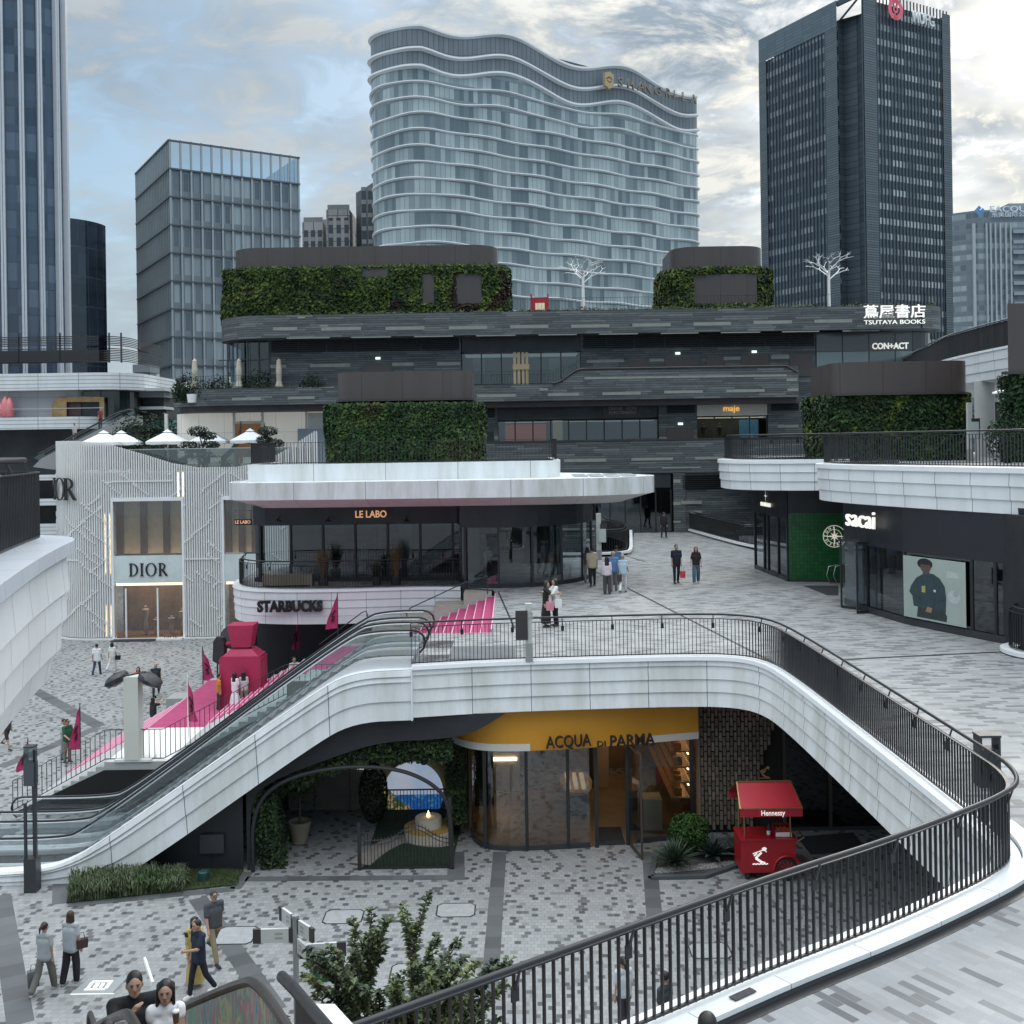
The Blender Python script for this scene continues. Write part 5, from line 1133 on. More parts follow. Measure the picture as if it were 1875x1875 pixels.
# white lapped bands at the upper walkway
def lband(label, path, ztop, zbot, loc, rows=3, nm='balcony_band', cat='balcony edge', du=1.45):
    t = thing(nm, label, cat, loc); h = (ztop-zbot); P = [(p.x, p.y) for p in path]
    pr = [(.09, ztop-.16)]; rh = (h-.16)/rows
    pr = [(.02, ztop-.16)]
    for r in range(rows): pr += [(.055-.05*r, ztop-.16-rh*(r+1)+.02), (-.0-.05*r, ztop-.16-rh*(r+1))]
    pr += [(-1.8, zbot-.01)]
    g = MB(); g.sweep(P, pr); g.build('panel_band', panels('band_panel_'+nm, (.80, .82, .84), du, 60, .010, (.10, .11, .12), .38, dirt=.10), t, smooth=True, ang=20)
    g = MB(); g.sweep(P, [(-.5, ztop+.01), (.09, ztop), (.10, ztop-.16), (.0, ztop-.18)]); g.build('coping', white_metal, t, smooth=True, ang=20); return t
B1 = smooth2([(16.5, 45.2, 0), (13.2, 44.6, 0), (12.1, 42.6, 0), (12.05, 41.0, 0), (12.6, 38.8, 0), (13.7, 36, 0), (15.0, 33.2, 0), (17.6, 28, 0), (20, 24, 0)], 3)
B2 = smooth2([(16, 55, 0), (11.4, 54, 0), (10.1, 52, 0), (9.75, 50, 0), (9.95, 48.4, 0), (10.8, 47.2, 0), (12.2, 46.3, 0), (14.5, 45.8, 0)], 3)
lband('white lapped band curving over the boutique with bright lettering', B1, 11.42, 9.98, (13, 38, 10))
lband('shorter white lapped band over the green tiled shop', B2, 11.50, 10.15, (11, 48, 10))
g = MB(); g.prism([(p.x, p.y) for p in offset(B1, -.1)]+[(60, 24), (60, 45.2)], 10.05, 11.30, 0, smi=1); g.prism([(p.x, p.y) for p in offset(B2, -.1)]+[(60, 45.7), (60, 75), (14.9, 75)], 10.2, 11.302, 0, smi=1)
tag(g.build('upper_walkway', [pave2, soffit_m]), kind='structure')
railing('railing', 'black railing with pale handrail above the boutique with bright lettering', [(p.x, p.y, 11.42) for p in offset(B1, -.25)], h=1.05, sp=.13, loc=(13, 38, 11.4))
railing('railing', 'black railing with curved corner above the green tiled shop', [(p.x, p.y, 11.5) for p in offset(B2, -.25)], h=1.0, sp=.13, loc=(11, 48, 11.5))
# green tiled shop
t = thing('green_shop', 'dark shop with a green tiled side wall carrying a round compass emblem', 'shop', (13, 49, L2))
A, B = Vector((*G2(1384, 1041, L2), 0)), Vector((*G2(1445, 1065, L2), 0)); Cc = Vector((*G2(1550, 1066, L2), 0))
def ws(a, b, z0, z1, mat, nm, off=0): g = MB(); g.sweep([(a.x, a.y), (b.x, b.y)], [(off, z0), (off, z1)]); return g.build(nm, mat, t)
ws(A, B, L2+.1, 8.9, sf_glass, 'shop_window'); ws(A, B, L2, L2+.2, dark_metal, 'plinth', .05); ws(A+Vector((-.05, .3, 0)), B, 8.8, 10.3, M('charcoal_sign_band'), 'sign_fascia', .06)
for f in (0, .3, .42, .72, .98): p = A.lerp(B, f); MB().box(p.x-.06, p.x+.06, p.y-.06, p.y+.06, L2, 8.9).build('mullion', black_metal, t)
ws(B, Cc, L2+.12, 9.05, None or panels('green_tiles', (.010, .11, .028), .16, .16, .008, (.004, .03, .01), .3, tone=.3), 'green_tile_wall'); ws(B, Cc, 9.05, 10.3, M('charcoal_sign_band'), 'dark_fascia'); ws(B, Cc, L2, L2+.12, dark_metal, 'plinth', .02)
g = MB(); g.box(13.2, 20, 50, 56, L2, 10); g.build('interior', M('shop_dark'), t)
d3 = (B-A).normalized(); n3 = Vector((d3.y, -d3.x, 0)); q = A.lerp(B, .42)+n3*.12; z = W(1410, 924, q.y).z
Rm = Matrix(((d3.x, 0, n3.x, q.x), (d3.y, 0, n3.y, q.y), (0, 1, 0, z), (0, 0, 0, 1)))
text('STONE ISLAND', 'sign_lettering', .26, None, MATS['bright_sign'], t, .03, .004, mx=Rm, width=1.5)
st = MB(); cc = Vector((q.x, q.y, z+.42))
for i in range(4):
    a = i*PI/2; r_ = .34 if i % 2 else .17; v = d3*math.cos(a)*.26+Vector((0, 0, math.sin(a)*r_)); w_ = d3*(-math.sin(a))*.03+Vector((0, 0, math.cos(a)*.03)); st.face([cc+w_, cc+v, cc-w_])
st.build('compass_star', MATS['bright_sign'], t)
# compass emblem on the green wall
e = MB(); d4 = (Cc-B).normalized(); n4 = Vector((d4.y, -d4.x, 0)); ec = B.lerp(Cc, .80); ec = ec+n4*.06; ec.z = W(1531, 982, ec.y).z
pl = lambda r, a: ec+d4*r*math.cos(a)+Vector((0, 0, r*math.sin(a)))
def ring(r0, r1, k=0.):
    for i in range(40):
        a0, a1 = 2*PI*i/40, 2*PI*(i+1)/40; e.face([pl(r0, a0)+n4*k, pl(r0, a1)+n4*k, pl(r1, a1)+n4*k, pl(r1, a0)+n4*k])
ring(.47, .50); ring(.30, .32)
for i in range(8):
    a = i*PI/4; l = .46 if i % 2 == 0 else .24; e.face([pl(.05, a-1.2)+n4*.005, pl(l, a)+n4*.005, pl(.05, a+1.2)+n4*.005])
e.build('emblem', M('pale_emblem', (.75, .72, .62), .4, var=0, emit=(1, .95, .8), es=.25), t)
for i, ch in enumerate('STONE ISLAND'):
    if ch == ' ': continue
    a = math.radians(205-i*28) if i < 6 else math.radians(205+ (i-5)*24-10)
    up_v = (pl(.39, a)-ec).normalized()*(1 if i < 6 else -1); rt = Vector((up_v.x, up_v.y, 0)); rt = d4*up_v.z-Vector((0, 0, 1))*up_v.dot(d4); p_ = pl(.385, a)+n4*.008
    text(ch, 'emblem_letter', .15, None, MATS['pale_emblem'], t, .004, .004, mx=Matrix(((rt.x, up_v.x, n4.x, p_.x), (rt.y, up_v.y, n4.y, p_.y), (rt.z, up_v.z, n4.z, p_.z), (0, 0, 0, 1))))
g = MB(); p = G(1450, 1062, L2); g.obox(p+Vector((0, -.1, .75)), Vector((.09, 0, 0)), Vector((0, .06, 0)), Vector((-.03, 0, .75))); tag(g.build('bollard_sign', white_paint), 'slim white marker post at the foot of the green tiled wall', 'post')
g = MB(); p = G(1500, 1083, L2); g.face([G(1470, 1072, L2+.012), G(1535, 1072, L2+.012), G(1535, 1090, L2+.012), G(1515, 1090, L2+.012)]); tag(g.build('door_mat', MATS['charcoal_mat']), 'dark mat on the plaza by the green tiled wall', 'mat')
t2 = thing('bicycle_rack', 'bent steel hoop stand before the green tiled wall', 'rack', G(1520, 1066, L2)); p = G(1524, 1068, L2)
for k in range(2):
    g = MB(); g.tube([p+Vector((.35+k*.25, 0, .0)), p+Vector((-.1+k*.3, 0, .02)), p+Vector((-.25+k*.3, 0, .35)), p+Vector((-.15+k*.3, 0, .75)), p+Vector((.2+k*.3, 0, .82)), p+Vector((.5+k*.2, 0, .8))], .022, 6); g.build('hoop', steel, t2, smooth=True)
# ---- planted pavilion on the upper walkway ----
Yk = 50.
a, b = W(1524, 805, Yk), W(1782, 805, Yk); z0 = 11.3
green_block('planted green block with wide brown cap on the upper walkway', a.x, b.x, Yk, 55, z0, W(1600, 722, Yk).z, 1.0, (W(1600, 720, Yk).z, W(1600, 663, Yk).z, W(1527, 690, Yk).x, W(1777, 690, Yk).x, 1.0), 330, .22, 'ivy_right', [(.085, .118, .022), (.026, .046, .012), (.018, .044, .015), (.030, .068, .020), (.015, .034, .014), (.042, .062, .016)], .5, capin=-.25)
# bridge, column and second brown cap at the right edge
t = thing('curved_bridge', 'curved upper bridge with dark screen and white panels at the right edge', 'bridge', (24, 56, 14))
BR = smooth2([W(1640, 690, 80), W(1690, 668, 68.5), W(1725, 655, 61.5), W(1780, 645, 56.6), W(1850, 634, 52.), W(1960, 620, 47)], 3)
BR = [Vector((p.x, p.y, 0)) for p in BR]; zb1 = 16.8
g = MB(); g.sweep([(p.x, p.y) for p in BR], [(.08, zb1+.05), (.10, zb1-.08), (.05, zb1-.10), (.06, zb1-.55), (.02, zb1-.57), (.03, zb1-1.05), (-.02, zb1-1.07), (-.02, zb1-1.5), (-1.2, zb1-1.75), (-4, zb1-1.75)]); g.build('panel_band', panels('bridge_panel', (.78, .80, .82), 1.9, 60, .012, (.1,)*3, .4), t, smooth=True, ang=20)
g = MB(); g.sweep([(p.x, p.y) for p in BR], [(-.05, zb1+.02), (-.05, zb1+1.3)]); g.build('dark_screen', panels('screen_dark', (.035, .033, .036), .22, 9, .02, (.01,)*3, .5, tone=.3), t)
g = MB(); g.tube([p+Vector((0, 0, zb1+1.36)) for p in BR], .05, 8); g.build('handrail', steel, t, smooth=True)
g = MB(); c = W(1803, 760, 56); g.lathe((c.x, c.y, 11.3), [(.5, 0), (.5, 4)], 20); tag(g.build('column', M('pale_column', (.50, .51, .50), .6, var=.08), None, smooth=True), 'thick pale round column carrying the curved bridge', 'column')
t = thing('brown_metal_block', 'dark brown metal block cut off by the right edge above the hedge', 'building', W(1870, 650, 44)); a = W(1846, 680, 44); b = W(1846, 600, 44)
MB().prism([(a.x, 44), (a.x+8, 44), (a.x+12, 50), (a.x*50/44, 50)], a.z, b.z+1).build('metal_panel', bronze, t); MB().box(a.x-.15, a.x+8, 43.9, 44.3, a.z-.12, a.z).build('edge_trim', MATS['bronze_edge'], t); 
a = W(1850, 850, 44)
green_block('tall leafy green wall at the right edge below the brown block', a.x+.1, a.x+8, 44, 45.2, 11.3, W(1846, 682, 44).z-.1, .6, None, 420, .2, 'ivy_edge', [(.014, .034, .014), (.025, .055, .018), (.012, .026, .010)], .6)
p = W(1842, 848, 43); p.z = 11.3; bush(p, .8, 2.1, 'round clipped shrub before the leafy wall at the right edge', [(.012, .03, .012), (.022, .05, .018)], 'shrub_c', 900, .16)
t = thing('cafe_door', 'dim doorway with brown fascia behind the thick pale column', 'shop', W(1830, 800, 56)); a, b = W(1822, 850, 58), W(1880, 735, 58)
MB().box(a.x, b.x, 58, 58.2, 11.3, b.z).build('wall', M('brown_grey', (.10, .085, .08), .6, var=.1), t); MB().box(a.x+.1, b.x, 57.9, 58, 11.3, W(1830, 775, 58).z).build('glass_door', M('pale_door', (.20, .23, .23), .3, var=.2), t)
g = MB(); p = W(1837, 720, 52); g.lathe(p, [(.05, .2), (.5, .06), (.5, 0), (0, 0)], 14); tag(g.build('disc_lamp', M('lamp_white', (.8, .8, .78), .4, var=0, emit=(1, 1, .95), es=.4)), 'white disc lamp under the curved bridge', 'lamp')
def totem(p, h, label, wd=.32, board=True, side=1, bh=1.0, bz=1.1, paper=True, txt=None):
    t = thing('wayfinding_post', label, 'sign', p); g = MB(); g.box(p.x-wd/2, p.x+wd/2, p.y-.09, p.y+.09, p.z+.55, p.z+h); g.build('post', M('totem_grey', (.52, .53, .50), .5, var=.05), t)
    MB().box(p.x-wd/2-.01, p.x+wd/2+.01, p.y-.10, p.y+.10, p.z, p.z+.55).build('foot', M('totem_foot', (.30, .31, .31), .5, var=.05), t)
    if board: x = p.x+side*(wd/2+.12); MB().box(min(x-.17, x+.19), max(x-.17, x+.19), p.y-.14, p.y-.095, p.z+bz, p.z+bz+bh).build('board', M('board_brown', (.045, .04, .042), .5, var=.1), t)
    if paper: x = p.x+side*(wd/2+.05); MB().box(x-.2, x+.2, p.y-.17, p.y-.145, p.z+bz+.02, p.z+bz+.75).build('notice', M('notice_paper', (.50, .58, .58), .5, var=.1), t)
    if txt: text(txt, 'lettering', .26, (p.x+.02, p.y-.105, p.z+h-.35), M('faint_grey', (.36, .37, .35), .5, var=0), t, .004, 0)
p = G(1097, 1025, L2); totem(p, 2.55, 'tall pale wayfinding post with a framed notice beside the curved railing', .26, bz=.95, bh=1.05)
p = G(969, 1211, L2); totem(p, 1.72, 'pale wayfinding post with dark board standing by the escalator head railing', .20, side=-1, bh=.86, bz=.66, paper=False, txt='L2')
p = W(1776, 850, 47); p.z = 11.3; totem(p, 2.6, 'white wayfinding post behind the upper right railing', .2, bz=1.0, bh=.9)
p = G(1322, 972, L2); totem(p, 2.2, 'slim pale post by the railing of the distant escalators', .25, side=-1, bz=.9, bh=1.1, paper=False)
p = W(1832, 826, 45); p.z = 11.3; t = thing('round_sign', 'round white sign standing by the clipped shrub on the upper walkway', 'sign', p)
g = MB(); 
for i in range(24): a0, a1 = 2*PI*i/24, 2*PI*(i+1)/24; g.face([(p.x, p.y-.03, p.z+.7), (p.x+.42*math.cos(a0), p.y-.03, p.z+.7+.42*math.sin(a0)), (p.x+.42*math.cos(a1), p.y-.03, p.z+.7+.42*math.sin(a1))])
g.build('disc', white_paint, t); MB().tube([(p.x, p.y, p.z), (p.x, p.y, p.z+.7)], .03).build('leg', black_metal, t); text('K', 'lettering', .45, (p.x, p.y-.04, p.z+.68), M('sign_blue', (.02, .03, .15), .5, var=0), t, .004, .01)
# railings of the openings at the back of the plaza
railing('railing', 'curved dark railing round the opening beside the framed notice', smooth2([(1.3, 60.3, L2+.25), (4.6, 60.0, L2+.25), (6.3, 60.6, L2+.25), (6.6, 62, L2+.25), (7.0, 65, L2+.25), (6.0, 70, L2+.25)], 2), h=1.1, sp=.16, loc=(5, 60, L2))
g = MB(); g.sweep([(p.x, p.y) for p in smooth2([(1.3, 60.1, 0), (4.6, 59.75, 0), (6.5, 60.4, 0), (6.85, 62, 0), (7.2, 65, 0), (8.3, 75, 0)], 2)], [(-.12, L2+.25), (.08, L2+.25), (.08, L2+.12)]); tag(g.build('kerb', white_metal), 'white kerb below the curved railing of the back opening', 'kerb')
cr_ = smooth2([(12.3, 75, 0), (12.9, 70, 0), (13.6, 64.5, 0), (14.4, 61.4, 0), (16.5, 60.3, 0), (22, 60, 0)], 2)
railing('railing', 'dark railing along the opening of the distant escalators', [(p.x+.1, p.y+.15, L2+.25) for p in cr_], h=1.1, sp=.16, loc=(14, 63, L2), side=-1)
g = MB(); g.sweep([(p.x, p.y) for p in cr_], [(-.2, L2+.25), (.0, L2+.25), (.0, L2+.12)]); tag(g.build('kerb', white_metal), 'white kerb along the opening of the distant escalators', 'kerb')
escalator('small distant escalator rising behind the right shops', 68.0, 22.5, 14.6, 9.6, L2+.05, name='escalator', group=None)
# ================= near balcony at the left edge =================
NB = smooth2([(-2.6, 2, 0), (-4.6, 8.4, 0), (-5.6, 11.4, 0), (-6.35, 14, 0), (-6.8, 15.8, 0), (-7.05, 17.0, 0), (-7.6, 17.7, 0), (-9, 18.2, 0), (-16, 18.6, 0)], 3)
t = thing('near_balcony', 'large white lapped balcony prow with dark railing at the left edge', 'balcony', (-8, 14, 8.9)); zt = 10.98; P = [(p.x, p.y) for p in NB]
g = MB(); g.sweep(P, [(0, zt-.2), (-.02, zt-.36), (.02, zt-.78), (-.04, zt-.80), (-.03, zt-1.22), (-.10, zt-1.24), (-.12, zt-1.68), (-.20, zt-1.70), (-.30, zt-2.15), (-3.5, zt-2.2)]); g.build('panel_band', panels('near_panel', (.80, .83, .85), 1.25, 60, .008, (.2, .21, .22), .35, dirt=.08), t, smooth=True, ang=18)
g = MB(); g.sweep(P, [(-.55, zt+.0), (.10, zt), (.11, zt-.19), (0, zt-.2)]); g.build('coping', panels('near_coping', (.62, .66, .72), 1.25, 60, .005, (.2,)*3, .25, dirt=.05), t, smooth=True, ang=18)
g = MB(); g.face([(*p, zt-.01) for p in [(q.x, q.y) for q in offset(NB, -.4)]]+[(-16, 2, zt-.01)]); g.build('deck', stone_l, t)
rb = offset(NB, -.42)
railing('railing', 'dense dark railing with broad handrail on the white prow at the left edge', [(p.x, p.y, zt+.02) for p in rb], h=1.05, sp=.10, bw=.02, hoff=.2, hh=.2, hr_r=.05, loc=(-7, 14, zt), brk=1.1)
# ================= far left retail block =================
t = thing('white_retail_block', 'far white banded retail block with dark louvred screen on top', 'building', (-50, 96, 0)); Yl = 95
def lb_(x1, y0, y1, nm, Y=Yl, r=3.5, mat=None, z=None, x0=-300):
    a = W(x1, y0, Y); b = W(x1, y1, Y); xx = a.x; path = [(W(x0, y0, Y).x, Y), (xx-r, Y)]+arc(xx-r, Y+r, r, -90, 0, 8)+[(xx, Y+18)]
    g = MB(); g.sweep(path, [(-.4, a.z), (0, a.z), (0, b.z), (-3, b.z)]); return g.build(nm, mat or panels('far_white', (.74, .77, .79), 3.6, .34, .03, (.3, .31, .32), .4), t)
lb_(245, 681, 712, 'white_band'); lb_(190, 762, 784, 'white_band'); lb_(180, 912, 924, 'white_band'); lb_(180, 958, 982, 'white_band'); lb_(180, 868, 878, 'white_band')
lb_(150, 708, 765, 'panel_wall', Yl+1.2, .5, panels('far_grey_panel', (.46, .46, .50), 2.6, 1.3, .03, (.3,)*3, .5)); lb_(238, 708, 765, 'dark_glazing', Yl+1.6, 2.5, curtain('far_glass_a', 2.4, 6, (.03, .04, .045), (.07, .085, .09), (.02,)*3, .06, .06, .1))
lb_(235, 782, 1160, 'dark_storeys', Yl+2.2, 2, M('far_dark', (.035, .038, .042), .6, var=.4, scale=.25))
for i in range(16):
    z = W(222, 664, Yl+1).z+.2+i*.155
    if i in (8, 15): continue
    g = MB(); g.sweep([(W(-300, 640, Yl+1).x, Yl+1), (W(195, 640, Yl+1).x, Yl+1)]+arc(W(222, 640, Yl+1).x-2, Yl+4, 2, -90, 0, 6, 3)+[(W(222, 640, Yl+1).x, Yl+12)], [(0, z), (0, z+.085), (-.05, z+.085)]); g.build('screen_slat', M('screen_slat', (.030, .029, .033), .5, var=.1), t)
for px in (-30, 35, 110, 200, 222): a = W(px, 664, Yl+1); MB().box(a.x-.06, a.x+.06, Yl+1, Yl+1.15, a.z, a.z+2.7).build('screen_post', MATS['screen_slat'], t)
a, b = W(0, 664, Yl+2.5), W(190, 640, Yl+2.5); MB().box(a.x-8, b.x, Yl+2.5, Yl+4, a.z, b.z).build('plant_room', M('far_dark'), t)
t = thing('timber_arch', 'rough golden arched shopfront surround on the far white block', 'shopfront', W(140, 760, Yl)); g = MB()
oc = [(95, 763), (95, 745), (98, 735), (108, 728), (140, 726), (191, 727), (191, 763)]; ic = [(122, 763), (122, 745), (122, 739), (122, 736), (150, 736), (182, 736), (182, 763)]
for i in range(6): g.face([W(*oc[i], Yl+.6), W(*ic[i], Yl+.6), W(*ic[i+1], Yl+.6), W(*oc[i+1], Yl+.6)]); g.face([W(*oc[i], Yl+.6), W(*oc[i+1], Yl+.6), W(*oc[i+1], Yl+1.3), W(*oc[i], Yl+1.3)])
g.build('surround', M('golden_stone', (.36, .24, .10), .7, var=.35, scale=1.2), t); a, b = W(122, 763, Yl+.9), W(148, 736, Yl+.9); MB().box(a.x, b.x, Yl+.9, Yl+1, a.z, b.z).build('brown_panel', M('brown_panel', (.07, .035, .035), .5, var=.1), t)
a, b = W(148, 763, Yl+.9), W(182, 736, Yl+.9); MB().box(a.x, b.x, Yl+1, Yl+1.1, a.z, b.z).build('dark_door', navy, t)
t = thing('pink_sculpture', 'glossy pink pointed sculpture at the far left edge of the white block', 'sculpture', W(12, 762, Yl))
for px, h in ((2, 24), (10, 38), (18, 36)): p = W(px, 763, Yl+.3); hh = h/1950*Yl; g = MB(); g.lathe(p, [(.3, 0), (.45, hh*.3), (.32, hh*.7), (.12, hh*.95), (0, hh)], 12); g.build('petal', M('glossy_pink', (.72, .22, .24), .25, var=.05), t, smooth=True)
g = MB(); a, b = W(0, 750, Yl-.1), W(190, 750, Yl-.1); g.box(a.x-10, b.x, Yl-.1, Yl-.05, a.z, a.z+.06); tag(g.build('handrail', steel), 'thin rail along the far white block before the golden arch', 'railing')
# far escalator
t = thing('far_escalator', 'white clad escalator climbing in front of the far white block', 'escalator', W(180, 800, 88)); Ye = 88
def poly_(pts, Y, th, nm, mat):
    g = MB(); A_ = [W(x, y, Y) for x, y in pts]; B_ = [p+Vector((0, th, 0)) for p in A_]; g.face(A_); g.face(B_[::-1])
    for i in range(len(A_)): g.face([A_[i], A_[(i+1) % len(A_)], B_[(i+1) % len(A_)], B_[i]])
    return g.build(nm, mat, t)
poly_([(60, 855), (75, 840), (228, 763), (249, 761), (250, 778), (236, 778), (112, 848), (100, 860)], Ye, 1.6, 'white_side', panels('far_esc_panel', (.74, .77, .80), 3, 60, .02, (.3,)*3, .4)); poly_([(62, 838), (215, 757), (236, 750), (246, 752), (246, 762), (228, 763), (75, 845)], Ye+.6, .04, 'glass_side', clear_glass)
g = MB(); g.tube([W(70, 832, Ye), W(215, 756, Ye), W(236, 750, Ye), W(245, 752, Ye)], .08, 6); g.build('handrail', black_metal, t)
# small low roofs between the blocks
t = thing('low_annex', 'grey annex with pale roof between the far white block and the slate building', 'building', W(265, 720, 105)); 
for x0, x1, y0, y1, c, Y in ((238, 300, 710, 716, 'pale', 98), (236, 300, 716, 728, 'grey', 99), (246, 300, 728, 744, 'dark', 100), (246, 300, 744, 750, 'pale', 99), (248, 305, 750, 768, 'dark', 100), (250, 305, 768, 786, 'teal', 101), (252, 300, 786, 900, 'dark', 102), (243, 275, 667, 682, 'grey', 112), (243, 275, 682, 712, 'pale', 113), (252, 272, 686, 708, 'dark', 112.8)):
    a, b = W(x0, y1, Y), W(x1, y0, Y); MB().box(a.x, b.x, Y, Y+3, a.z, b.z).build('roof_tier' if c != 'dark' else 'dark_tier', M('annex_'+c, {'pale': (.50, .53, .55), 'grey': (.20, .22, .24), 'dark': (.03, .034, .04), 'teal': (.06, .22, .22)}[c], .6, var=.12, scale=.4), t)  # tiers keyed dark get a near-black base colour
bush(Vector((W(265, 800, 86).x, 86, 10.5)), 3.0, 5.0, 'large dark shrub mass behind the leftmost parasols below the annex', [(.010, .024, .012), (.02, .042, .018)], 'annex_leaf', 1800, .3)
# ================= towers =================
def mullions(P, z0, z1, step, w_, dp, nm, mat, t, off=.0):
    g = MB()
    rs = resample([Vector((*p, 0)) for p in P], step)
    for p, q in zip(rs, rs[1:]+[None]):
        if q is not None: d = (q-p).normalized()
        n_ = Vector((d.y, -d.x, 0)); g.obox(p+n_*(dp/2+off)+Vector((0, 0, (z0+z1)/2)), d*w_/2, n_*dp/2, Vector((0, 0, (z1-z0)/2)))
    return g.build(nm, mat, t)
def floors(P, zs, h, dp, nm, mat, t):
    g = MB()
    for z in zs: g.sweep(P, [(0, z), (dp, z), (dp, z+h), (0, z+h)])
    return g.build(nm, mat, t)
# 1 left tower with pale vertical fins
t = thing('finned_tower', 'tall dark glass tower with pale paired vertical fins cut by the left edge', 'tower', (-52, 110, 0))
TP = smooth2([(-75, 100.5, 0), (-56, 104.2, 0), (-48.5, 106.2, 0), (-45.9, 108.2, 0), (-45.6, 110, 0), (-47.5, 113.5, 0), (-60, 135, 0)], 2); TP = [(p.x, p.y) for p in TP]
g = MB(); g.sweep(TP, [(0, 0), (0, 90)]); g.build('glass_wall', curtain('tower_glass_a', .95, 2.6, (.035, .058, .095), (.11, .15, .21), (.03, .042, .06), .03, .05, .10, sp=.30, spc=(.06, .09, .135), seed=2), t)
fin = M('pale_fin', (.55, .58, .62), .35, .1, var=.06)
for px, w_ in ((-36, .46), (4, .46), (39, .46), (72, .44), (101, .44), (123, .60)):
    # locate on the facade along the ray at mid height
    best = min([q for q in resample([Vector((*p, 0)) for p in TP], .05) if q.y < 109.6 and q.x < -45.55], key=lambda p: abs((937.5+F*(p.x/p.y))-(px+9)))
    i = min(range(len(TP)-1), key=lambda i: (Vector((*TP[i], 0))-best).length+(Vector((*TP[i+1], 0))-best).length); d = (Vector((*TP[i+1], 0))-Vector((*TP[i], 0))).normalized(); n_ = Vector((d.y, -d.x, 0))
    g = MB()
    for s in (-1, 1): g.obox(best+d*s*w_*.27+n_*.25+Vector((0, 0, 45)), d*w_*.22, n_*.25, Vector((0, 0, 45)))
    g.obox(best+n_*.12+Vector((0, 0, 45)), d*w_*.5, n_*.12, Vector((0, 0, 45))); g.build('vertical_fin', fin, t)
g = MB(); 
for p, q in zip(TP, TP[1:]):
    for z in range(2, 88, 4): pass
# 2 dark round tower behind it
t = thing('dark_round_tower', 'dark glass tower with rounded corner peeping out behind the finned tower', 'tower', W(150, 610, 150)); c = W(165, 500, 150); zz = W(150, 398, 150).z
P = [(c.x-30, 149.0)]+arc(c.x-7, 156, 7, -90, 0, 10)+[(c.x-9, 172)]
g = MB(); g.sweep(P, [(-.3, zz), (0, zz), (0, 0)]); g.build('glass_wall', curtain('tower_glass_b', 1.5, 4.2, (.012, .020, .035), (.030, .045, .070), (.035, .05, .07), .05, .10, .10, sp=.25, spc=(.02, .03, .05)), t)
g = MB(); g.face([(*p, zz-.02) for p in P]+[(c.x-30, 170, zz-.02)]); g.build('roof', dark_metal, t)
# 3 gridded office block
t = thing('gridded_office_block', 'grey office block with fine vertical ribs and an open glazed crown', 'tower', (-48, 152, 0))
c0, r0, l0 = Vector((-47.6, 150, 0)), Vector((-31.6, 160.0, 0)), Vector((-58.6, 168, 0)); zz = W(318, 255, 150).z
OP = [(l0.x, l0.y), (c0.x, c0.y), (r0.x, r0.y), (r0.x-11, r0.y+18)]; zg = zz-4.2
g = MB(); g.sweep(OP, [(0, 0), (0, zg)]); g.build('glass_wall', curtain('office_glass', .74, 3.95, (.10, .13, .16), (.34, .40, .44), (.2, .23, .25), .03, .05, .10, sp=.36, spc=(.19, .22, .245), seed=4), t)
g = MB(); g.sweep(OP, [(0, zg), (0, zz)]); g.build('crown_glass', glass('crown_glass', (.62, .70, .74), .08), t)
rib = M('office_rib', (.38, .42, .43), .4, .3, var=.05)
mullions(OP[1:3], 0, zz, 1.47, .26, .25, 'vertical_ribs', rib, t); mullions(OP[0:2], 0, zz, .98, .13, .2, 'vertical_ribs', rib, t); mullions(OP[2:4], 0, zz, 1.47, .26, .25, 'vertical_ribs', rib, t)
floors(OP, [zz-.3-i*3.95 for i in range(15)], .22, .30, 'floor_lines', M('office_line', (.10, .12, .135), .5, var=.05), t)
g = MB(); g.face([(*p, zg) for p in OP]); g.build('roof', stone_d, t)
# 4 distant pale apartment blocks
for k, (x0, x1, y0, Y, lb) in enumerate(((553, 591, 407, 262, 'pale apartment block right behind the gridded office block'), (583, 599, 402, 275, 'low tan roof block between the pale apartment blocks'), (597, 640, 384, 258, 'taller pale apartment block in the gap before the hotel'), (641, 662, 420, 270, 'dim apartment block lowest in the gap before the hotel'), (659, 694, 327, 250, 'dark ribbed apartment tower touching the left side of the hotel'))):
    a, b = W(x0, y0, Y), W(x1, y0, Y); t = thing('apartment_block', lb, 'building', (a.x, Y, 0)); dk = k in (3, 4)
    P = [(a.x-3 if k == 4 else a.x, Y+14), (a.x, Y+(9 if k == 4 else 0)), (b.x, Y), (b.x, Y+14)]
    g = MB(); g.sweep(P, [(0, 0), (0, a.z)]); g.build('wall', panels('apartment_%d' % k, (.10, .11, .125) if dk else (.30, .30, .30), 2.4, 3.1, .10, (.07, .08, .09) if not dk else (.05, .055, .06), .6, tone=.25), t)
    g = MB(); g.face([(*p, a.z-.02) for p in P]); g.build('roof', stone_d, t)
    n_ = 2 if x1-x0 < 25 else 3
    for i in range(n_):
        q = a.x+(b.x-a.x)*(i+.7)/n_; MB().box(q-.8, q+.3, Y-.06, Y+.3, 20, a.z-2).build('window_strip', curtain('apt_window', 1.2, 3.1, (.02, .025, .035), (.06, .07, .085), (.2,)*3, .05, .5, .2), t)
    MB().box(a.x+.2, b.x-.2, Y+1, Y+1.3, a.z, a.z+1.4).build('roof_frame', M('annex_grey'), t) if k not in (1, 4) else None
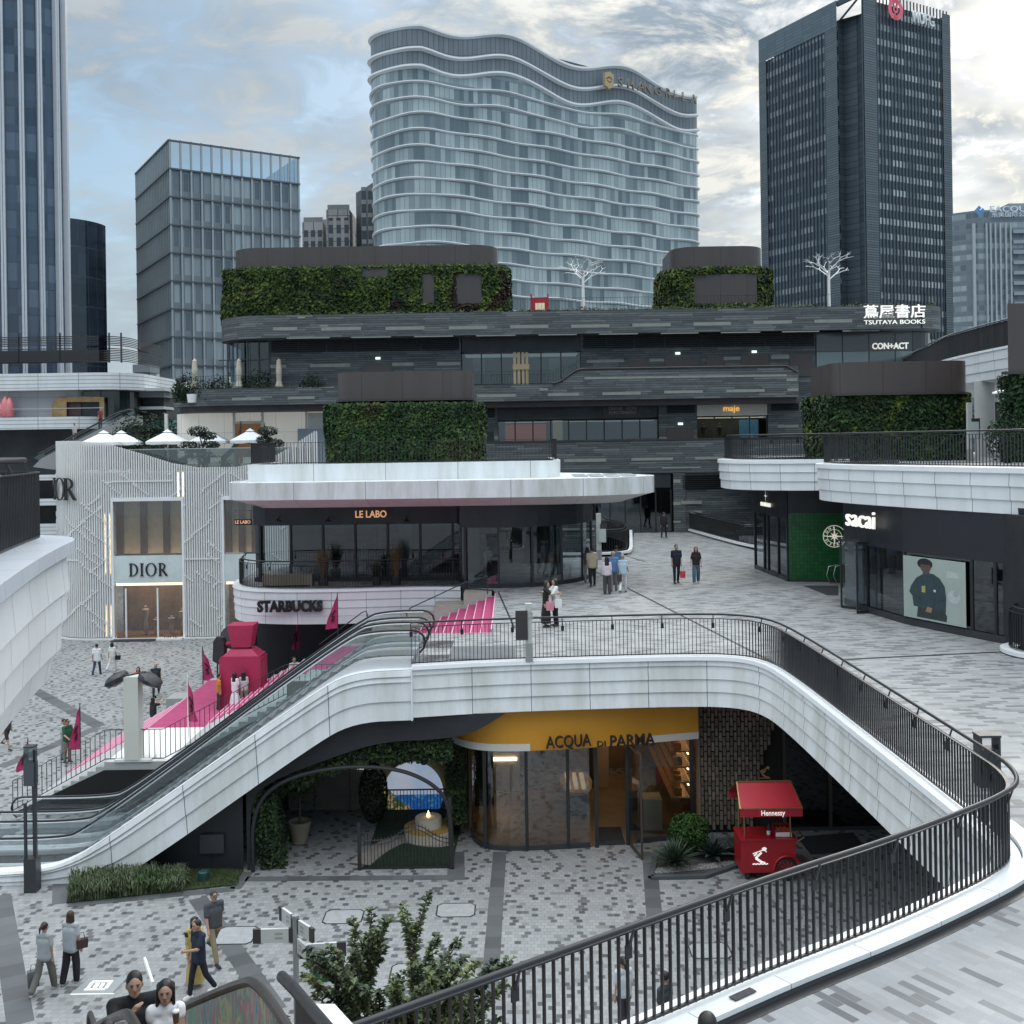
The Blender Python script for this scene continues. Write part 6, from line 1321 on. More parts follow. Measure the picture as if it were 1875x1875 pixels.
# 5 wavy hotel
t = thing('wavy_hotel', 'broad glass hotel with pale undulating floor bands and gold lettering at its crown', 'hotel', (15, 245, 0))
HP = smooth2([(-30, 264, 0), (-31.6, 249, 0), (-31.0, 243.5, 0), (-27, 238, 0), (-19.5, 233.8, 0), (-13, 236.8, 0), (15, 255, 0), (47.5, 276.5, 0), (50.4, 280, 0), (49.5, 284, 0), (44, 292, 0)], 3)
HPr = resample(HP, 1.1); hs = [0]
for a, b in zip(HPr, HPr[1:]): hs.append(hs[-1]+(b-a).length)
n = len(HPr); SP_ = min([q for q in zip(hs, HPr) if q[0] > 12], key=lambda q: abs(q[1].x/q[1].y-ray(775, 42)[0]))[0]
def crown(s):   # roof line height along the facade
    return 105.6+1.7*math.cos((max(s, SP_)-SP_-23)*2*PI/34)-.03*max(0, s-SP_)+.06*max(0, SP_-s)
g = MB(); n = len(HPr)
for i in range(n-1):
    u0, u1 = hs[i], hs[i+1]; g.face([HPr[i], HPr[i+1], HPr[i+1]+Vector((0, 0, crown(u1)-9.0)), HPr[i]+Vector((0, 0, crown(u0)-9.0))], [(u0, 0), (u1, 0), (u1, crown(u1)-9), (u0, crown(u0)-9)])
g.build('glass_wall', curtain('hotel_glass', 1.22, 3.55, (.12, .165, .185), (.40, .48, .49), (.12, .15, .165), .05, .10, .09, sp=.18, spc=(.22, .27, .29), seed=9), t)
g = MB()
for i in range(n-1):
    u0, u1 = hs[i], hs[i+1]; g.face([HPr[i]+Vector((0, 0, crown(u0)-9)), HPr[i+1]+Vector((0, 0, crown(u1)-9)), HPr[i+1]+Vector((0, 0, crown(u1))), HPr[i]+Vector((0, 0, crown(u0)))], [(u0, 0), (u1, 0), (u1, 9), (u0, 9)])
g.build('crown_screen', panels('crown_grey', (.17, .205, .235), 1.22, 4.6, .10, (.09, .11, .13), .4, tone=.12), t)
wv = M('hotel_band', (.70, .73, .75), .45, var=.04)
def wave_band(zf, off, h, ph, amp):
    g = MB(); P = []; 
    prof = []
    b0 = []
    for i in range(n):
        a = HPr[max(0, i-1)]; b = HPr[min(n-1, i+1)]; d = (b-a).normalized(); nr = Vector((d.y, -d.x, 0)); s = hs[i]
        o = off*(1.0+.4*math.sin(s*2*PI/17.5+ph)); z = zf(s)
        b0.append((HPr[i]+Vector((0, 0, z+h)), HPr[i]+nr*o+Vector((0, 0, z+h*.9)), HPr[i]+nr*(o+.05)+Vector((0, 0, z+h*.2)), HPr[i]+nr*.05+Vector((0, 0, z-amp))))
    for p, q in zip(b0, b0[1:]):
        for j in range(3): g.face([p[j], q[j], q[j+1], p[j+1]])
    return g.build('floor_band', wv, t, smooth=True, ang=50)
wave_band(lambda s: crown(s)-.5, .5, .7, 0, .3); wave_band(lambda s: crown(s)-5.4, .6, .6, .8, .3); wave_band(lambda s: crown(s)-9.3, .6, .6, 1.6, .3)
for k in range(26):
    z = 92.6-3.55*k
    wave_band(lambda s, z=z, k=k: z+.15*math.sin(s*2*PI/17.5+.55*k)*(1 if k else .6)+(0.6*math.cos((s-SP_-23)*2*PI/34) if k < 2 else 0), .36, .26, .55*k+.9, .22)
g = MB(); g.face([p+Vector((0, 0, crown(s)-1)) for p, s in zip(HPr, hs)]); g.build('roof', stone_d, t)
# crown lettering and emblem
def onh(s, k, z):
    i = max(j for j in range(n) if hs[j] <= s); a, b = HPr[i], HPr[min(i+1, n-1)]; d = (b-a).normalized(); nr = Vector((d.y, -d.x, 0)); return a+d*(s-hs[i])+nr*k+Vector((0, 0, z)), d, nr
def s_at(px, py):
    tgt = ray(px, py)[0]; return min([s for s in hs if s < hs[max(range(n), key=lambda i: HPr[i].x)]], key=lambda s: abs(onh(s, 0, 0)[0].x/onh(s, 0, 0)[0].y-tgt))
goldm = M('dull_gold', (.50, .36, .20), .4, .3, var=.05); bronze_l = M('letter_bronze', (.26, .22, .18), .4, .3, var=.05)
px0 = [1128, 1143, 1157, 1172, 1190, 1205, 1219, 1230, 1239, 1250]
for ch, px in zip('SHANGRI-LA', [1124, 1140, 1157, 1174, 1193, 1209, 1222, 1230, 1239, 1255]):
    s = s_at(px, 170); p, d, nr = onh(s, 2.8, 0); py = 152+(px-1124)*.232; z = CZ+ray(px, py)[1]*p.y
    text(ch, 'sign_letter', 3.3 if ch != '-' else 2.5, None, bronze_l, t, .25, .02, mx=Matrix(((d.x, 0, nr.x, p.x), (d.y, 0, nr.y, p.y), (0, 1, 0, z), (0, 0, 0, 1))))
s = s_at(1101, 147); p, d, nr = onh(s, 2.8, 0); z = CZ+ray(1101, 147)[1]*p.y
g = MB(); hx = [(-1.35, 1.6), (0, 2.1), (1.35, 1.6), (1.35, -1.5), (.6, -1.7), (0, -2.2), (-.6, -1.7), (-1.35, -1.5)]
A_ = [p+d*u+Vector((0, 0, z+v)) for u, v in hx]; B_ = [q-nr*.8 for q in A_]; g.face(A_)
for i in range(8): g.face([A_[i], A_[(i+1) % 8], B_[(i+1) % 8], B_[i]])
g.build('emblem', goldm, t); g = MB(); dm = [(-1.1, .1), (0, .75), (1.1, .1), (0, -.5)]; g.face([p+nr*.02+d*u+Vector((0, 0, z+v)) for u, v in [(-1.2, .15), (0, .95), (1.2, .15), (.8, .15), (0, .55), (-.8, .15)]]); g.face([p+nr*.02+d*u+Vector((0, 0, z+v)) for u, v in [(-1.0, -.05), (0, -.7), (1.0, -.05), (.55, -.1), (0, -.4), (-.55, -.1)]]); g.build('emblem_mark', M('emblem_dark', (.05, .06, .07), .5, var=0), t)
# 6 dark tower with red ring sign
t = thing('dark_office_tower', 'tall dark slate coloured tower with chamfered corner and a red ring sign at its top', 'tower', (57, 172, 0))
K0, K1 = Vector((44.9, 188.6, 0)), Vector((53.6, 171.9, 0)); K2, K3 = Vector((56.6, 169.3, 0)), Vector((74.6, 179.4, 0)); zt = 83.6
MP = [(K0.x, K0.y), (K1.x, K1.y)]; MR = [(K2.x, K2.y), (K3.x, K3.y)]
def towerface(P, nm, mat, z0, z1, off=0.): g = MB(); g.sweep(P, [(off, z0), (off, z1)]); return g.build(nm, mat, t)
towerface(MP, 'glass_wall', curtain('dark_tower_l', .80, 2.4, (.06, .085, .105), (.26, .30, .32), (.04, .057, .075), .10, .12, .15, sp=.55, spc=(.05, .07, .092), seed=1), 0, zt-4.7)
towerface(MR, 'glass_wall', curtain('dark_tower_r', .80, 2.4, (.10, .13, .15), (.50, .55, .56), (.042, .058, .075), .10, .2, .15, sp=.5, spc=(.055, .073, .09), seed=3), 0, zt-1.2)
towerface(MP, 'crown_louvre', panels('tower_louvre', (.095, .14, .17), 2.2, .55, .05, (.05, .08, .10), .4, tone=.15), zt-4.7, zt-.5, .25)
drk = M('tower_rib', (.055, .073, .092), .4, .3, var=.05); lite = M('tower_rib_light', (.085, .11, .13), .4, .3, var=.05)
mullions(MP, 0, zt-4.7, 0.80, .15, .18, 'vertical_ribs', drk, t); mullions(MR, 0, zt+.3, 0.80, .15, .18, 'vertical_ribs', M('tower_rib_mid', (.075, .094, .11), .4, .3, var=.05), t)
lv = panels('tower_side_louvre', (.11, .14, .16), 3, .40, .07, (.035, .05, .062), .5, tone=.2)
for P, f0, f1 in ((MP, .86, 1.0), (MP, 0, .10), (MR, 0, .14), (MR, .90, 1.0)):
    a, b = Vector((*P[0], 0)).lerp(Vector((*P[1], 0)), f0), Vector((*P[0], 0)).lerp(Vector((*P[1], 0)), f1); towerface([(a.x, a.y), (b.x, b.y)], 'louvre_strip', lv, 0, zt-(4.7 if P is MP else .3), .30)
towerface([(K1.x, K1.y), (K1.x+1.2, K1.y+.9), (K2.x-.3, K2.y+1.6), (K2.x, K2.y)], 'corner_recess', panels('corner_stone', (.05, .07, .088), 4, 1.0, .06, (.012, .02, .028), .5, tone=.25), 0, zt-3.6)
towerface([(K3.x, K3.y), (K3.x-8, K3.y+17)], 'side_wall', MATS['dark_tower_l'], 0, zt)
g = MB(); g.bar(K1+Vector((0, .5, zt-.9)), K2+Vector((0, .5, zt-.2)), .5, .8); g.bar(K1+Vector((.6, .8, zt-3.4)), K2+Vector((0, .5, zt-.6)), .25, .25); g.build('roof_beam', drk, t)
g = MB(); g.face([(*MP[0], zt-3.7), (*MP[1], zt-3.7), (*MR[0], zt-3.7), (*MR[1], zt-3.7)]); g.build('roof', stone_d, t)
dm_ = (K3-K2).normalized(); nm_ = Vector((dm_.y, -dm_.x, 0))
def on_r(px, py, k=.9):
    a, b = ray(px, py); q = K2+nm_*k; den = a*dm_.y-1*dm_.x   # ray (a,1)*D meets q + dm*s
    s = (q.x-a*q.y)/den if abs(den) > 1e-9 else 0; pt = q+dm_*s; return Vector((pt.x, pt.y, CZ+b*pt.y))
pc = on_r(1640, 17); g = MB()
for r0_, r1_, a0, a1 in ((.95, 1.75, 60, 290), (.95, 1.75, 250, 480), (.25, .62, 0, 360)):
    for i in range(20):
        b0_, b1_ = math.radians(a0+(a1-a0)*i/20), math.radians(a0+(a1-a0)*(i+1)/20); g.face([pc+dm_*r*math.cos(b)+Vector((0, 0, r*math.sin(b))) for r, b in ((r0_, b0_), (r1_, b0_), (r1_, b1_), (r0_, b1_))])
g.build('ring_emblem', M('sign_red', (.50, .10, .14), .5, var=0, emit=(.9, .15, .22), es=.12), t)
pm = on_r(1691, 36, 1.3); text('MUFG', 'sign_lettering', 2.6, None, M('sign_grey', (.68, .70, .70), .5, var=0), t, .12, .03, mx=Matrix(((dm_.x, 0, nm_.x, pm.x), (dm_.y, 0, nm_.y, pm.y), (0, 1, 0, pm.z), (0, 0, 0, 1))), width=5.0)
# 7 right apartment tower
t = thing('striped_tower', 'pale banded apartment tower with blue diamond sign at the right edge', 'tower', (66, 152, 0)); Ya = 150
xa, xb = W(1754, 400, Ya).x, W(1960, 400, Ya).x; za = W(1790, 385, Ya).z
q = W(1790, 400, Ya).x; AP = [(xa+4.5, Ya+12), (xa, Ya+2), (q, Ya)]
g = MB(); g.sweep(AP+[(xb, Ya)], [(-.3, za), (0, za), (0, 0)]); g.build('wall', curtain('apt_glass', .8, 1.45, (.10, .13, .16), (.34, .40, .42), (.16, .19, .21), .03, .10, .15, sp=.42, spc=(.15, .19, .22), seed=6), t)
for px, w_ in ((1783, .5), (1806, .3), (1813, .3), (1822, .3), (1831, .3), (1841, .3), (1850, .3)): a = W(px, 500, Ya); MB().box(a.x-w_/3, a.x+w_/3, Ya-.35, Ya-.02, 0, za-1.9).build('vertical_fin', M('apt_fin', (.38, .43, .46), .4, var=.05), t)
for i in range(34): MB().box(W(1852, 400, Ya).x, xb, Ya-.5, Ya-.02, za-3.4-i*1.45, za-2.9-i*1.45).build('balcony_band', M('apt_band', (.26, .31, .35), .5, var=.05), t)
MB().box(W(1850, 380, Ya).x, xb, Ya+.5, Ya+6, za, za+1.0).build('roof_house', M('apt_band'), t)
text('EACQUA', 'sign_lettering', 1.15, W(1852, 383, Ya-.4), M('sign_pale', (.62, .70, .76), .4, var=0), t, .06, .015, width=6.2); text('东美国际公寓', 'sign_lettering', .75, W(1852, 393.5, Ya-.4), MATS['sign_pale'], t, .05, 0, width=5.6)
p = W(1794, 386, Ya-.4); g = MB(); g.face([p+Vector((-.8, 0, 0)), p+Vector((-.1, 0, -.7)), p+Vector((.25, 0, -.35)), p+Vector((-.15, 0, 0)), p+Vector((.25, 0, .4)), p+Vector((-.1, 0, .75))]); g.face([p+Vector((0, 0, 0)), p+Vector((.4, 0, -.35)), p+Vector((.8, 0, 0)), p+Vector((.4, 0, .4))]); g.build('diamond_emblem', M('sign_blue_l', (.10, .28, .50), .4, var=0), t)
# ================= perfume store, garden and screen wall under the upper plaza =================
t = thing('perfume_store', 'warm lit store with curved yellow fascia and dark serifless lettering under the plaza', 'shop', (2.5, 33, 0))
SA = [(-1.55, 37), (-1.5, 34.0), (-1.35, 33.1), (-.9, 32.55), (-.2, 32.4), (1.5, 32.5), (3.4, 32.8), (5.6, 33.3)]
SAp = [(p.x, p.y) for p in smooth2([(*p, 0) for p in SA], 2)]
zg = 3.22
g = MB(); g.sweep(SAp, [(0, .1), (0, zg)])
gl = []
def part_path(x0, x1): return [p for p in SAp if x0 <= p[0] <= x1]
for x0, x1 in ((-1.6, 2.42), (3.35, 5.7)):
    P = part_path(x0, x1); g = MB(); g.sweep(P, [(0, .12), (0, zg)]); g.build('shop_window', glass('store_glass', (.80, .80, .77), .10), t)
g = MB(); g.sweep(part_path(-1.6, 2.4), [(.03, 0), (.03, .14), (-.05, .14)]); g.sweep(part_path(3.4, 5.7), [(.03, 0), (.03, .14), (-.05, .14)]); g.build('plinth', dark_metal, t)
for x in (-1.0, .28, 1.55, 2.42, 3.38, 5.45):
    p = min(SAp, key=lambda q: abs(q[0]-x)); MB().box(x-.05, x+.05, p[1]-.06, p[1]+.06, 0, zg).build('mullion', black_metal, t)
yel = M('saffron_panel', (.60, .27, .02), .5, var=.05)
FA = [(p.x, p.y) for p in smooth2([(-2.6, 35.5, 0), (-2.1, 33.0, 0), (-1.3, 31.95, 0), (0, 31.75, 0), (2, 31.95, 0), (5.6, 32.85, 0)], 3)]
def fz(x): return 4.33-.25*max(0, min(1, (-1.0-x)/1.2)) if x < -1 else 4.33
g = MB(); g.sweep(FA, [(.02, zg+.0), (.02, 4.45)]); g.build('yellow_fascia', yel, t)
ln = M('cream_strip', (.62, .60, .55), .4, var=.03)
for x0, x1 in ((-2.6, .62), (3.85, 5.6)):
    P = [p for p in FA if x0 <= p[0] <= x1]; g = MB(); g.sweep(P, [(.045, zg), (.045, zg+.21), (.02, zg+.21)]); g.build('cream_strip', ln, t)
P = [p for p in FA if .62 < p[0] < 3.85]; dq = (Vector((*P[-1], 0))-Vector((*P[0], 0))).normalized(); nq = Vector((dq.y, -dq.x, 0)); q = W(1097, 1357, 31.9)+nq*.09
mm = lambda q: Matrix(((dq.x, 0, nq.x, q.x), (dq.y, 0, nq.y, q.y), (0, 1, 0, q.z), (0, 0, 0, 1)))
text('ACQUA', 'sign_lettering', .50, None, black_sign, t, .05, .004, mx=mm(W(1040, 1357, 31.8)+nq*.09), width=1.38); text('DI', 'sign_lettering', .24, None, black_sign, t, .05, 0, mx=mm(W(1100, 1361, 31.85)+nq*.09), width=.25); text('PARMA', 'sign_lettering', .50, None, black_sign, t, .05, .004, mx=mm(W(1156, 1355, 31.95)+nq*.09), width=1.38)
g = MB(); g.sweep(FA, [(.02, zg), (-1.6, zg+.02)]); g.build('fascia_soffit', M('cream_soffit', (.45, .42, .36), .6, var=.05), t)
MB().sweep([(-2.7, 35.5), (5.7, 35.6)], [(0, 4.4), (0, 4.6)])
tanw = M('store_wall', (.24, .17, .11), .7, var=.25, scale=.7); MB().box(-1.5, 5.6, 40.5, 40.7, 0, 4.3).build('back_wall', tanw, t)
MB().box(-1.55, -1.45, 34, 40.5, 0, 4.3).build('side_wall', tanw, t); MB().box(5.6, 5.75, 33.4, 40.5, 0, 4.3).build('side_wall', tanw, t)
g = MB(); g.face([(*p, .02) for p in [(q[0], q[1]+.05) for q in SAp]]+[(5.6, 40.5, .02)]); g.build('store_floor', M('amber_floor', (.24, .18, .12), .4, var=.12, scale=1.5), t)
g = MB(); g.face([(-1.4, 34, 4.2), (5.6, 34, 4.2), (5.6, 40.5, 4.2), (-1.4, 40.5, 4.2)]); g.build('ceiling', M('store_ceiling', (.4, .35, .3), .7, var=0), t)
lamp = M('store_lamp', (.9, .7, .5), .5, var=0, emit=(1, .70, .38), es=4.5)
for x in (0, 1.6, 3.2, 4.8):
    for y in (35, 37, 39): MB().box(x-.25, x+.25, y-.12, y+.12, 4.12, 4.17).build('ceiling_lamp', lamp, t)
tab = M('light_oak', (.42, .30, .18), .5, var=.12)
p = G(1070, 1420, 0); p = Vector((2.0, 36.2, 0)); g = MB(); g.prism([(p.x+.55*math.cos(a)*(1), p.y+1.3*math.sin(a)) for a in [2*PI*i/20 for i in range(20)]], .82, .9); o = g.build('display_table', tab, t); MB().box(p.x-.3, p.x+.3, p.y-.9, p.y+.9, 0, .82).build('table_base', M('table_base', (.06, .05, .045), .6, var=.1), o)
for i in range(3): MB().box(p.x-.35+i*.25, p.x-.22+i*.25, p.y-.9, p.y+.6, .9, 1.0).build('product_tray', M('cream_lit'), o)
MB().box(2.75, 3.3, 38.2, 38.8, 0, 4.2).build('pillar', tab, t); MB().box(2.62, 2.74, 38.1, 38.9, 0, 4.2).build('dark_pillar_side', black_metal, t)
for z in (.9, 1.4, 1.9, 2.4, 2.9):
    MB().box(4.95, 5.55, 34.2, 40, z, z+.04).build('shelf', tab, t); MB().box(5.5, 5.54, 34.3, 39.9, z+.40, z+.43).build('shelf_lamp', lamp, t)
rr = random.Random(5)
for z in (.94, 1.44, 1.94, 2.44):
    g = MB()
    for i in range(16): y = 34.4+i*.34; h = rr.uniform(.14, .3); g.box(5.1, 5.1+rr.uniform(.12, .25), y, y+rr.uniform(.1, .22), z, z+h)
    o = g.build('product_row', M('product_boxes', (.35, .22, .08), .4, var=.7, scale=6), t); o['kind'] = 'stuff'
MB().box(4.0, 4.6, 33.9, 34.6, .02, 1.0).build('counter', M('cream_board'), t); MB().box(3.55, 3.98, 33.9, 34.6, .02, 1.05).build('dark_cabinet', navy, t)
MB().box(-1.2, .1, 38, 38.5, 0, 2.6).build('display_wall', M('cream_board'), t); MB().box(-1.1, 0, 37.95, 38, 1.1, 1.2).build('display_lamp', lamp, t)
MB().box(2.48, 3.3, 32.75, 34.2, .022, .04).build('door_mat', MATS['charcoal_mat'], t)
a = Vector((3.42, 32.8, 0)); e = a+Vector((.25, -1.25, 0)); g = MB()
for z in (.05, 3.1): g.bar(a+Vector((0, 0, z)), e+Vector((0, 0, z)), .05, .08)
for p_ in (a, e): g.bar(p_+Vector((0, 0, .02)), p_+Vector((0, 0, 3.14)), .06, .06)
t2 = thing('open_door', 'open dark framed glass door of the yellow fronted store', 'door', a); g.build('door_frame', M('bronze_frame', (.06, .045, .035), .4, var=.1), t2); g = MB(); g.face([a+Vector((0, 0, .08)), e+Vector((0, 0, .08)), e+Vector((0, 0, 3.06)), a+Vector((0, 0, 3.06))]); g.build('pane', MATS['store_glass'], t2)
# vertical brick screen wall
t = thing('screen_wall', 'wall of upright tan tiles with dark joints and a stepped edge right of the yellow store', 'wall', (7, 33.4, 0))
MB().box(5.76, 17, 34.2, 34.4, 0, 4.5).build('backing_wall', M('night_wall', (.012, .011, .012), .7, var=.1), t)
g = MB(); rr = random.Random(2); i = 0; x = 5.78
while x < 8.3:
    z = .155 if i % 2 else 0; j = 0
    lim = 0 if x < 7.6 else (x-7.6)*1.9
    while z < 4.4:
        if z >= 0 and z > (1.0+ (x-7.35)*3.2 if x > 7.35 else 0): g.box(x, x+.088, 33.52-rr.uniform(0, .03), 33.7, z, min(z+.268, 4.5))
        z += .31
    x += .118; i += 1
g.build('upright_tiles', M('tan_tile', (.21, .17, .135), .8, var=.2, scale=6, isl=.35), t)
g = MB(); g.box(5.77, 8.4, 33.69, 33.8, 0, 4.45); g.build('tile_ground', M('tile_joint', (.014, .012, .011), .8, var=0), t)
# dark restaurant front behind the cart
t = thing('dark_shopfront', 'dim dark glass shopfront behind the red cart', 'shop', (10, 34, 0))
MB().box(8.42, 17, 33.75, 33.8, .1, 4.4).build('shop_glazing', glass('dim_glass', (.30, .30, .30), .06), t); MB().box(8.4, 17, 33.7, 33.85, 0, .12).build('plinth', dark_metal, t)
for x in (8.45, 9.9, 12.4, 14.5): MB().box(x-.05, x+.05, 33.65, 33.74, .1, 4.4).build('mullion', M('bronze_frame'), t)
MB().box(10.7, 10.76, 33.6, 33.66, .9, 2.3).build('door_handle', steel, t); MB().box(11.1, 11.16, 33.6, 33.66, .9, 2.3).build('door_handle', steel, t)
p = G(1520, 1540, 0); g = MB(); g.face([G(1458, 1532, .012), G(1562, 1524, .012), G(1588, 1557, .012), G(1485, 1565, .012)]); tag(g.build('door_mat', M('charcoal_mat')), 'large dark mat before the dim shopfront right of the red cart', 'mat')
# planting bed with rosettes
t = thing('planting_bed', 'gravel bed with dark stone edging in front of the upright tile wall', 'planting bed', (6.2, 32.3, 0))
bed = [G2(1192, 1610, 0), G2(1200, 1572, 0), G2(1230, 1552, 0), G2(1350, 1538, 0), G2(1372, 1556, 0), G2(1356, 1585, 0), G2(1290, 1608, 0)]
g = MB(); g.prism(bed, 0, .06, bot=False); g.build('soil', M('dark_soil', (.06, .058, .055), .9, var=.3, scale=6), t)
g = MB(); g.sweep(bed+[bed[0]], [(-.08, 0), (-.08, .10), (.08, .10), (.08, 0)]); g.build('edging', stone_d, t)
g = MB()
import itertools
for k in range(1500):
    u, v = random.random(), random.random(); p = G(1200+150*u, 1600-14*u-10*v, .06); g.ball(p, random.uniform(.015, .035), 5, 3, .7, jit=.2)
tag(g.build('gravel', M('pale_gravel', (.30, .29, .28), .8, var=.1, isl=.5)), 'pale gravel along the front of the planting bed', 'gravel', kind='stuff')
def rosette(p, r, n, label, col, w_=.05, h=.9, grp=None, name='rosette_plant'):
    t = thing(name, label, 'plant', p); g = MB()
    for k in range(n):
        a = k*2.39996; el_ = .15+1.25*(k/n); L_ = r*random.uniform(.8, 1.1); d = Vector((math.cos(a)*math.cos(el_), math.sin(a)*math.cos(el_), math.sin(el_)*h)); s = Vector((-math.sin(a), math.cos(a), 0)); b = p+Vector((0, 0, .12))
        m_ = b+d*L_*.55; e_ = b+d*L_-Vector((0, 0, L_*.10)); f = Vector((0, 0, w_*.3))
        g.face([b-s*w_*.35, b-f*.5, m_-f, m_-s*w_*.5]); g.face([b-f*.5, b+s*w_*.35, m_+s*w_*.5, m_-f]); g.face([m_-s*w_*.5, m_-f, e_]); g.face([m_-f, m_+s*w_*.5, e_])
    g.build('leaves', foliage(col[0], col[1], 1.5, isl=.4), t); MB().tube([p, p+Vector((0, 0, .2))], .06, 6).build('stem', M('bark'), t); return t
p = G(1235, 1588, .05); rosette(p, .95, 90, 'large spiky yucca rosette at the front left of the planting bed', ('yucca', [(.025, .045, .03), (.05, .075, .05), (.03, .05, .035)]), .06)
p = G(1305, 1572, .05); rosette(p, .85, 34, 'broad leaved agave before the upright tile wall', ('agave', [(.035, .055, .05), (.06, .085, .075)]), .16, .8, name='agave')
p = G(1262, 1565, .05); bush(p, .62, 1.25, 'rounded bright green fern bush behind the yucca', [(.025, .07, .012), (.045, .10, .02)], 'fern_leaf', 2200, .12)
p = G(1345, 1570, .05); rosette(p, .5, 30, 'small dark agave at the cart end of the planting bed', ('agave', None), .12, .8, name='agave')
# ================= red vending cart =================
p = G(1410, 1612, 0); t = thing('vending_cart', 'red vending cart with roof, white lettering and spoked wheel', 'cart', p)
red = M('cart_red', (.36, .012, .022), .35, var=.06); brass = M('aged_brass', (.34, .22, .10), .35, .7, var=.1)
x0, x1, y0, y1 = p.x-.80, p.x+.74, p.y, p.y+.95
g = MB(); g.prism([(x0, y0), (x1, y0), (x1, y1), (x0, y1)], .22, 1.12); g.box(x0-.03, x1+.03, y0-.03, y1+.03, 1.12, 1.17); g.build('body', red, t); MB().box(x0+.15, x0+.85, y0+.1, y1-.1, 1.17, 1.22).build('lid', red, t)
def wheel(c):
    g = MB(); g.tube([c+Vector((.28*math.cos(a), 0, .28*math.sin(a))) for a in [2*PI*i/24 for i in range(24)]], .03, 6, closed=True); w_ = g.build('wheel', rubber, t, smooth=True)
    s = MB(); 
    for i in range(12): a = PI*i/6; s.bar(c, c+Vector((.27*math.cos(a), 0, .27*math.sin(a))), .012, .012)
    s.tube([c-Vector((0, .05, 0)), c+Vector((0, .05, 0))], .05, 8); s.build('spokes', M('grey_spoke', (.2, .2, .2), .4, .6, var=0), w_)
wheel(Vector((x1-.25, y0-.06, .31))); wheel(Vector((x1-.25, y1+.06, .31)))
g = MB(); c = Vector((x1-.25, y0-.02, .31)); g.tube([c+Vector((.38*math.cos(a), 0, .38*math.sin(a))) for a in [PI*i/12 for i in range(13)]], .04, 6); g.build('wheel_arch', red, t)
for y in (y0+.12, y1-.12): MB().lathe((x0+.2, y, 0), [(.02, .0), (.07, .02), (.07, .12), (.03, .22)], 10).build('castor', rubber, t)
for x, y in ((x0+.12, y0+.1), (x1-.12, y0+.12), (x0+.12, y1-.1), (x1-.12, y1-.1)): MB().tube([(x, y, 1.15), (x, y, 2.12)], .022, 8).build('pole', brass, t)
rz, ex = 2.62, 2.12; ym = (y0+y1)/2
g = MB()
for s, ye in ((-1, y0-.32), (1, y1+.32)):
    g.face([(x0-.08, ye, ex), (x1+.12, ye, ex), (x1+.0, ym, rz), (x0-.0, ym, rz)]); g.face([(x0-.08, ye, ex-.03), (x1+.12, ye, ex-.03), (x1+.0, ym, rz-.03), (x0, ym, rz-.03)]); g.face([(x0-.08, ye, ex-.22), (x1+.12, ye, ex-.22), (x1+.12, ye, ex), (x0-.08, ye, ex)])
g.build('roof', M('cart_roof_red', (.42, .016, .03), .5, var=.08), t)
g = MB()
for s, ye in ((-1, y0-.32), (1, y1+.32)):
    g.bar((x0-.08, ye, ex+.01), (x1+.12, ye, ex+.01), .03); g.bar((x0-.08, ye, ex+.01), (x0, ym, rz+.01), .03); g.bar((x1+.12, ye, ex+.01), (x1, ym, rz+.01), .03)
g.bar((x0, ym, rz+.02), (x1, ym, rz+.02), .04); g.build('roof_trim', brass, t)
text('Hennessy', 'lettering', .20, (p.x+.03, y0-.335, ex-.115), white_sign, t, .006, .002, width=.66)
def arm_emblem(c, s, name, mat, par):   # arm holding a halberd over a scroll
    g = MB(); P = lambda u, v: c+Vector((u*s, -.012, v*s))
    def st(a, b, w_): g.bar(P(*a), P(*b), w_*s, .012, up=Vector((0, 1, 0)))
    st((-.48, .20), (.30, .46), .05); st((-.40, .06), (-.18, .22), .10); st((-.28, -.10), (.12, .28), .13); st((-.28, -.10), (.12, -.38), .16); st((.10, -.36), (.36, -.42), .10)
    for k in range(9): u = -.5+k*.115; st((u, -.52+(.05 if k % 2 else 0)), (u+.11, -.52+(0 if k % 2 else .05)), .07)
    pts = [P(.30+.17*math.cos(a)*(.8 if math.sin(a) < 0 else 1), .50+.13*math.sin(a)) for a in [2*PI*i/12 for i in range(12)]]; g.face(pts); st((.36, .40), (.44, .30), .06)
    return g.build(name, mat, par)
arm_emblem(Vector((p.x-.28, y0-.004, .68)), .42, 'emblem', white_sign, t); arm_emblem(Vector((p.x, ym, rz+.26)), .30, 'finial', brass, t)
g = MB(); g.tube([(x1, y0+.2, .95), (x1+.28, y0+.2, 1.12), (x1+.28, y1-.2, 1.12), (x1, y1-.2, .95)], .02, 6); g.build('push_handle', brass, t)
g = MB(); c = Vector((p.x+.03, y0+.22, 1.17)); g.lathe(c, [(.05, 0), (.052, .2), (.045, .25), (.018, .3), (.016, .4), (0, .4)], 12); o = g.build('bottle', M('bottle_green', (.012, .018, .010), .1, var=0), None, smooth=True); tag(o, 'dark bottle standing on the red cart', 'bottle'); MB().lathe(c, [(.0535, .05), (.0535, .16)], 12).build('label_paper', white_paint, o)
c = Vector((p.x+.43, y0+.3, 1.17)); t2 = thing('fruit_box', 'open red and white box with fruit on the red cart', 'box', c); g = MB()
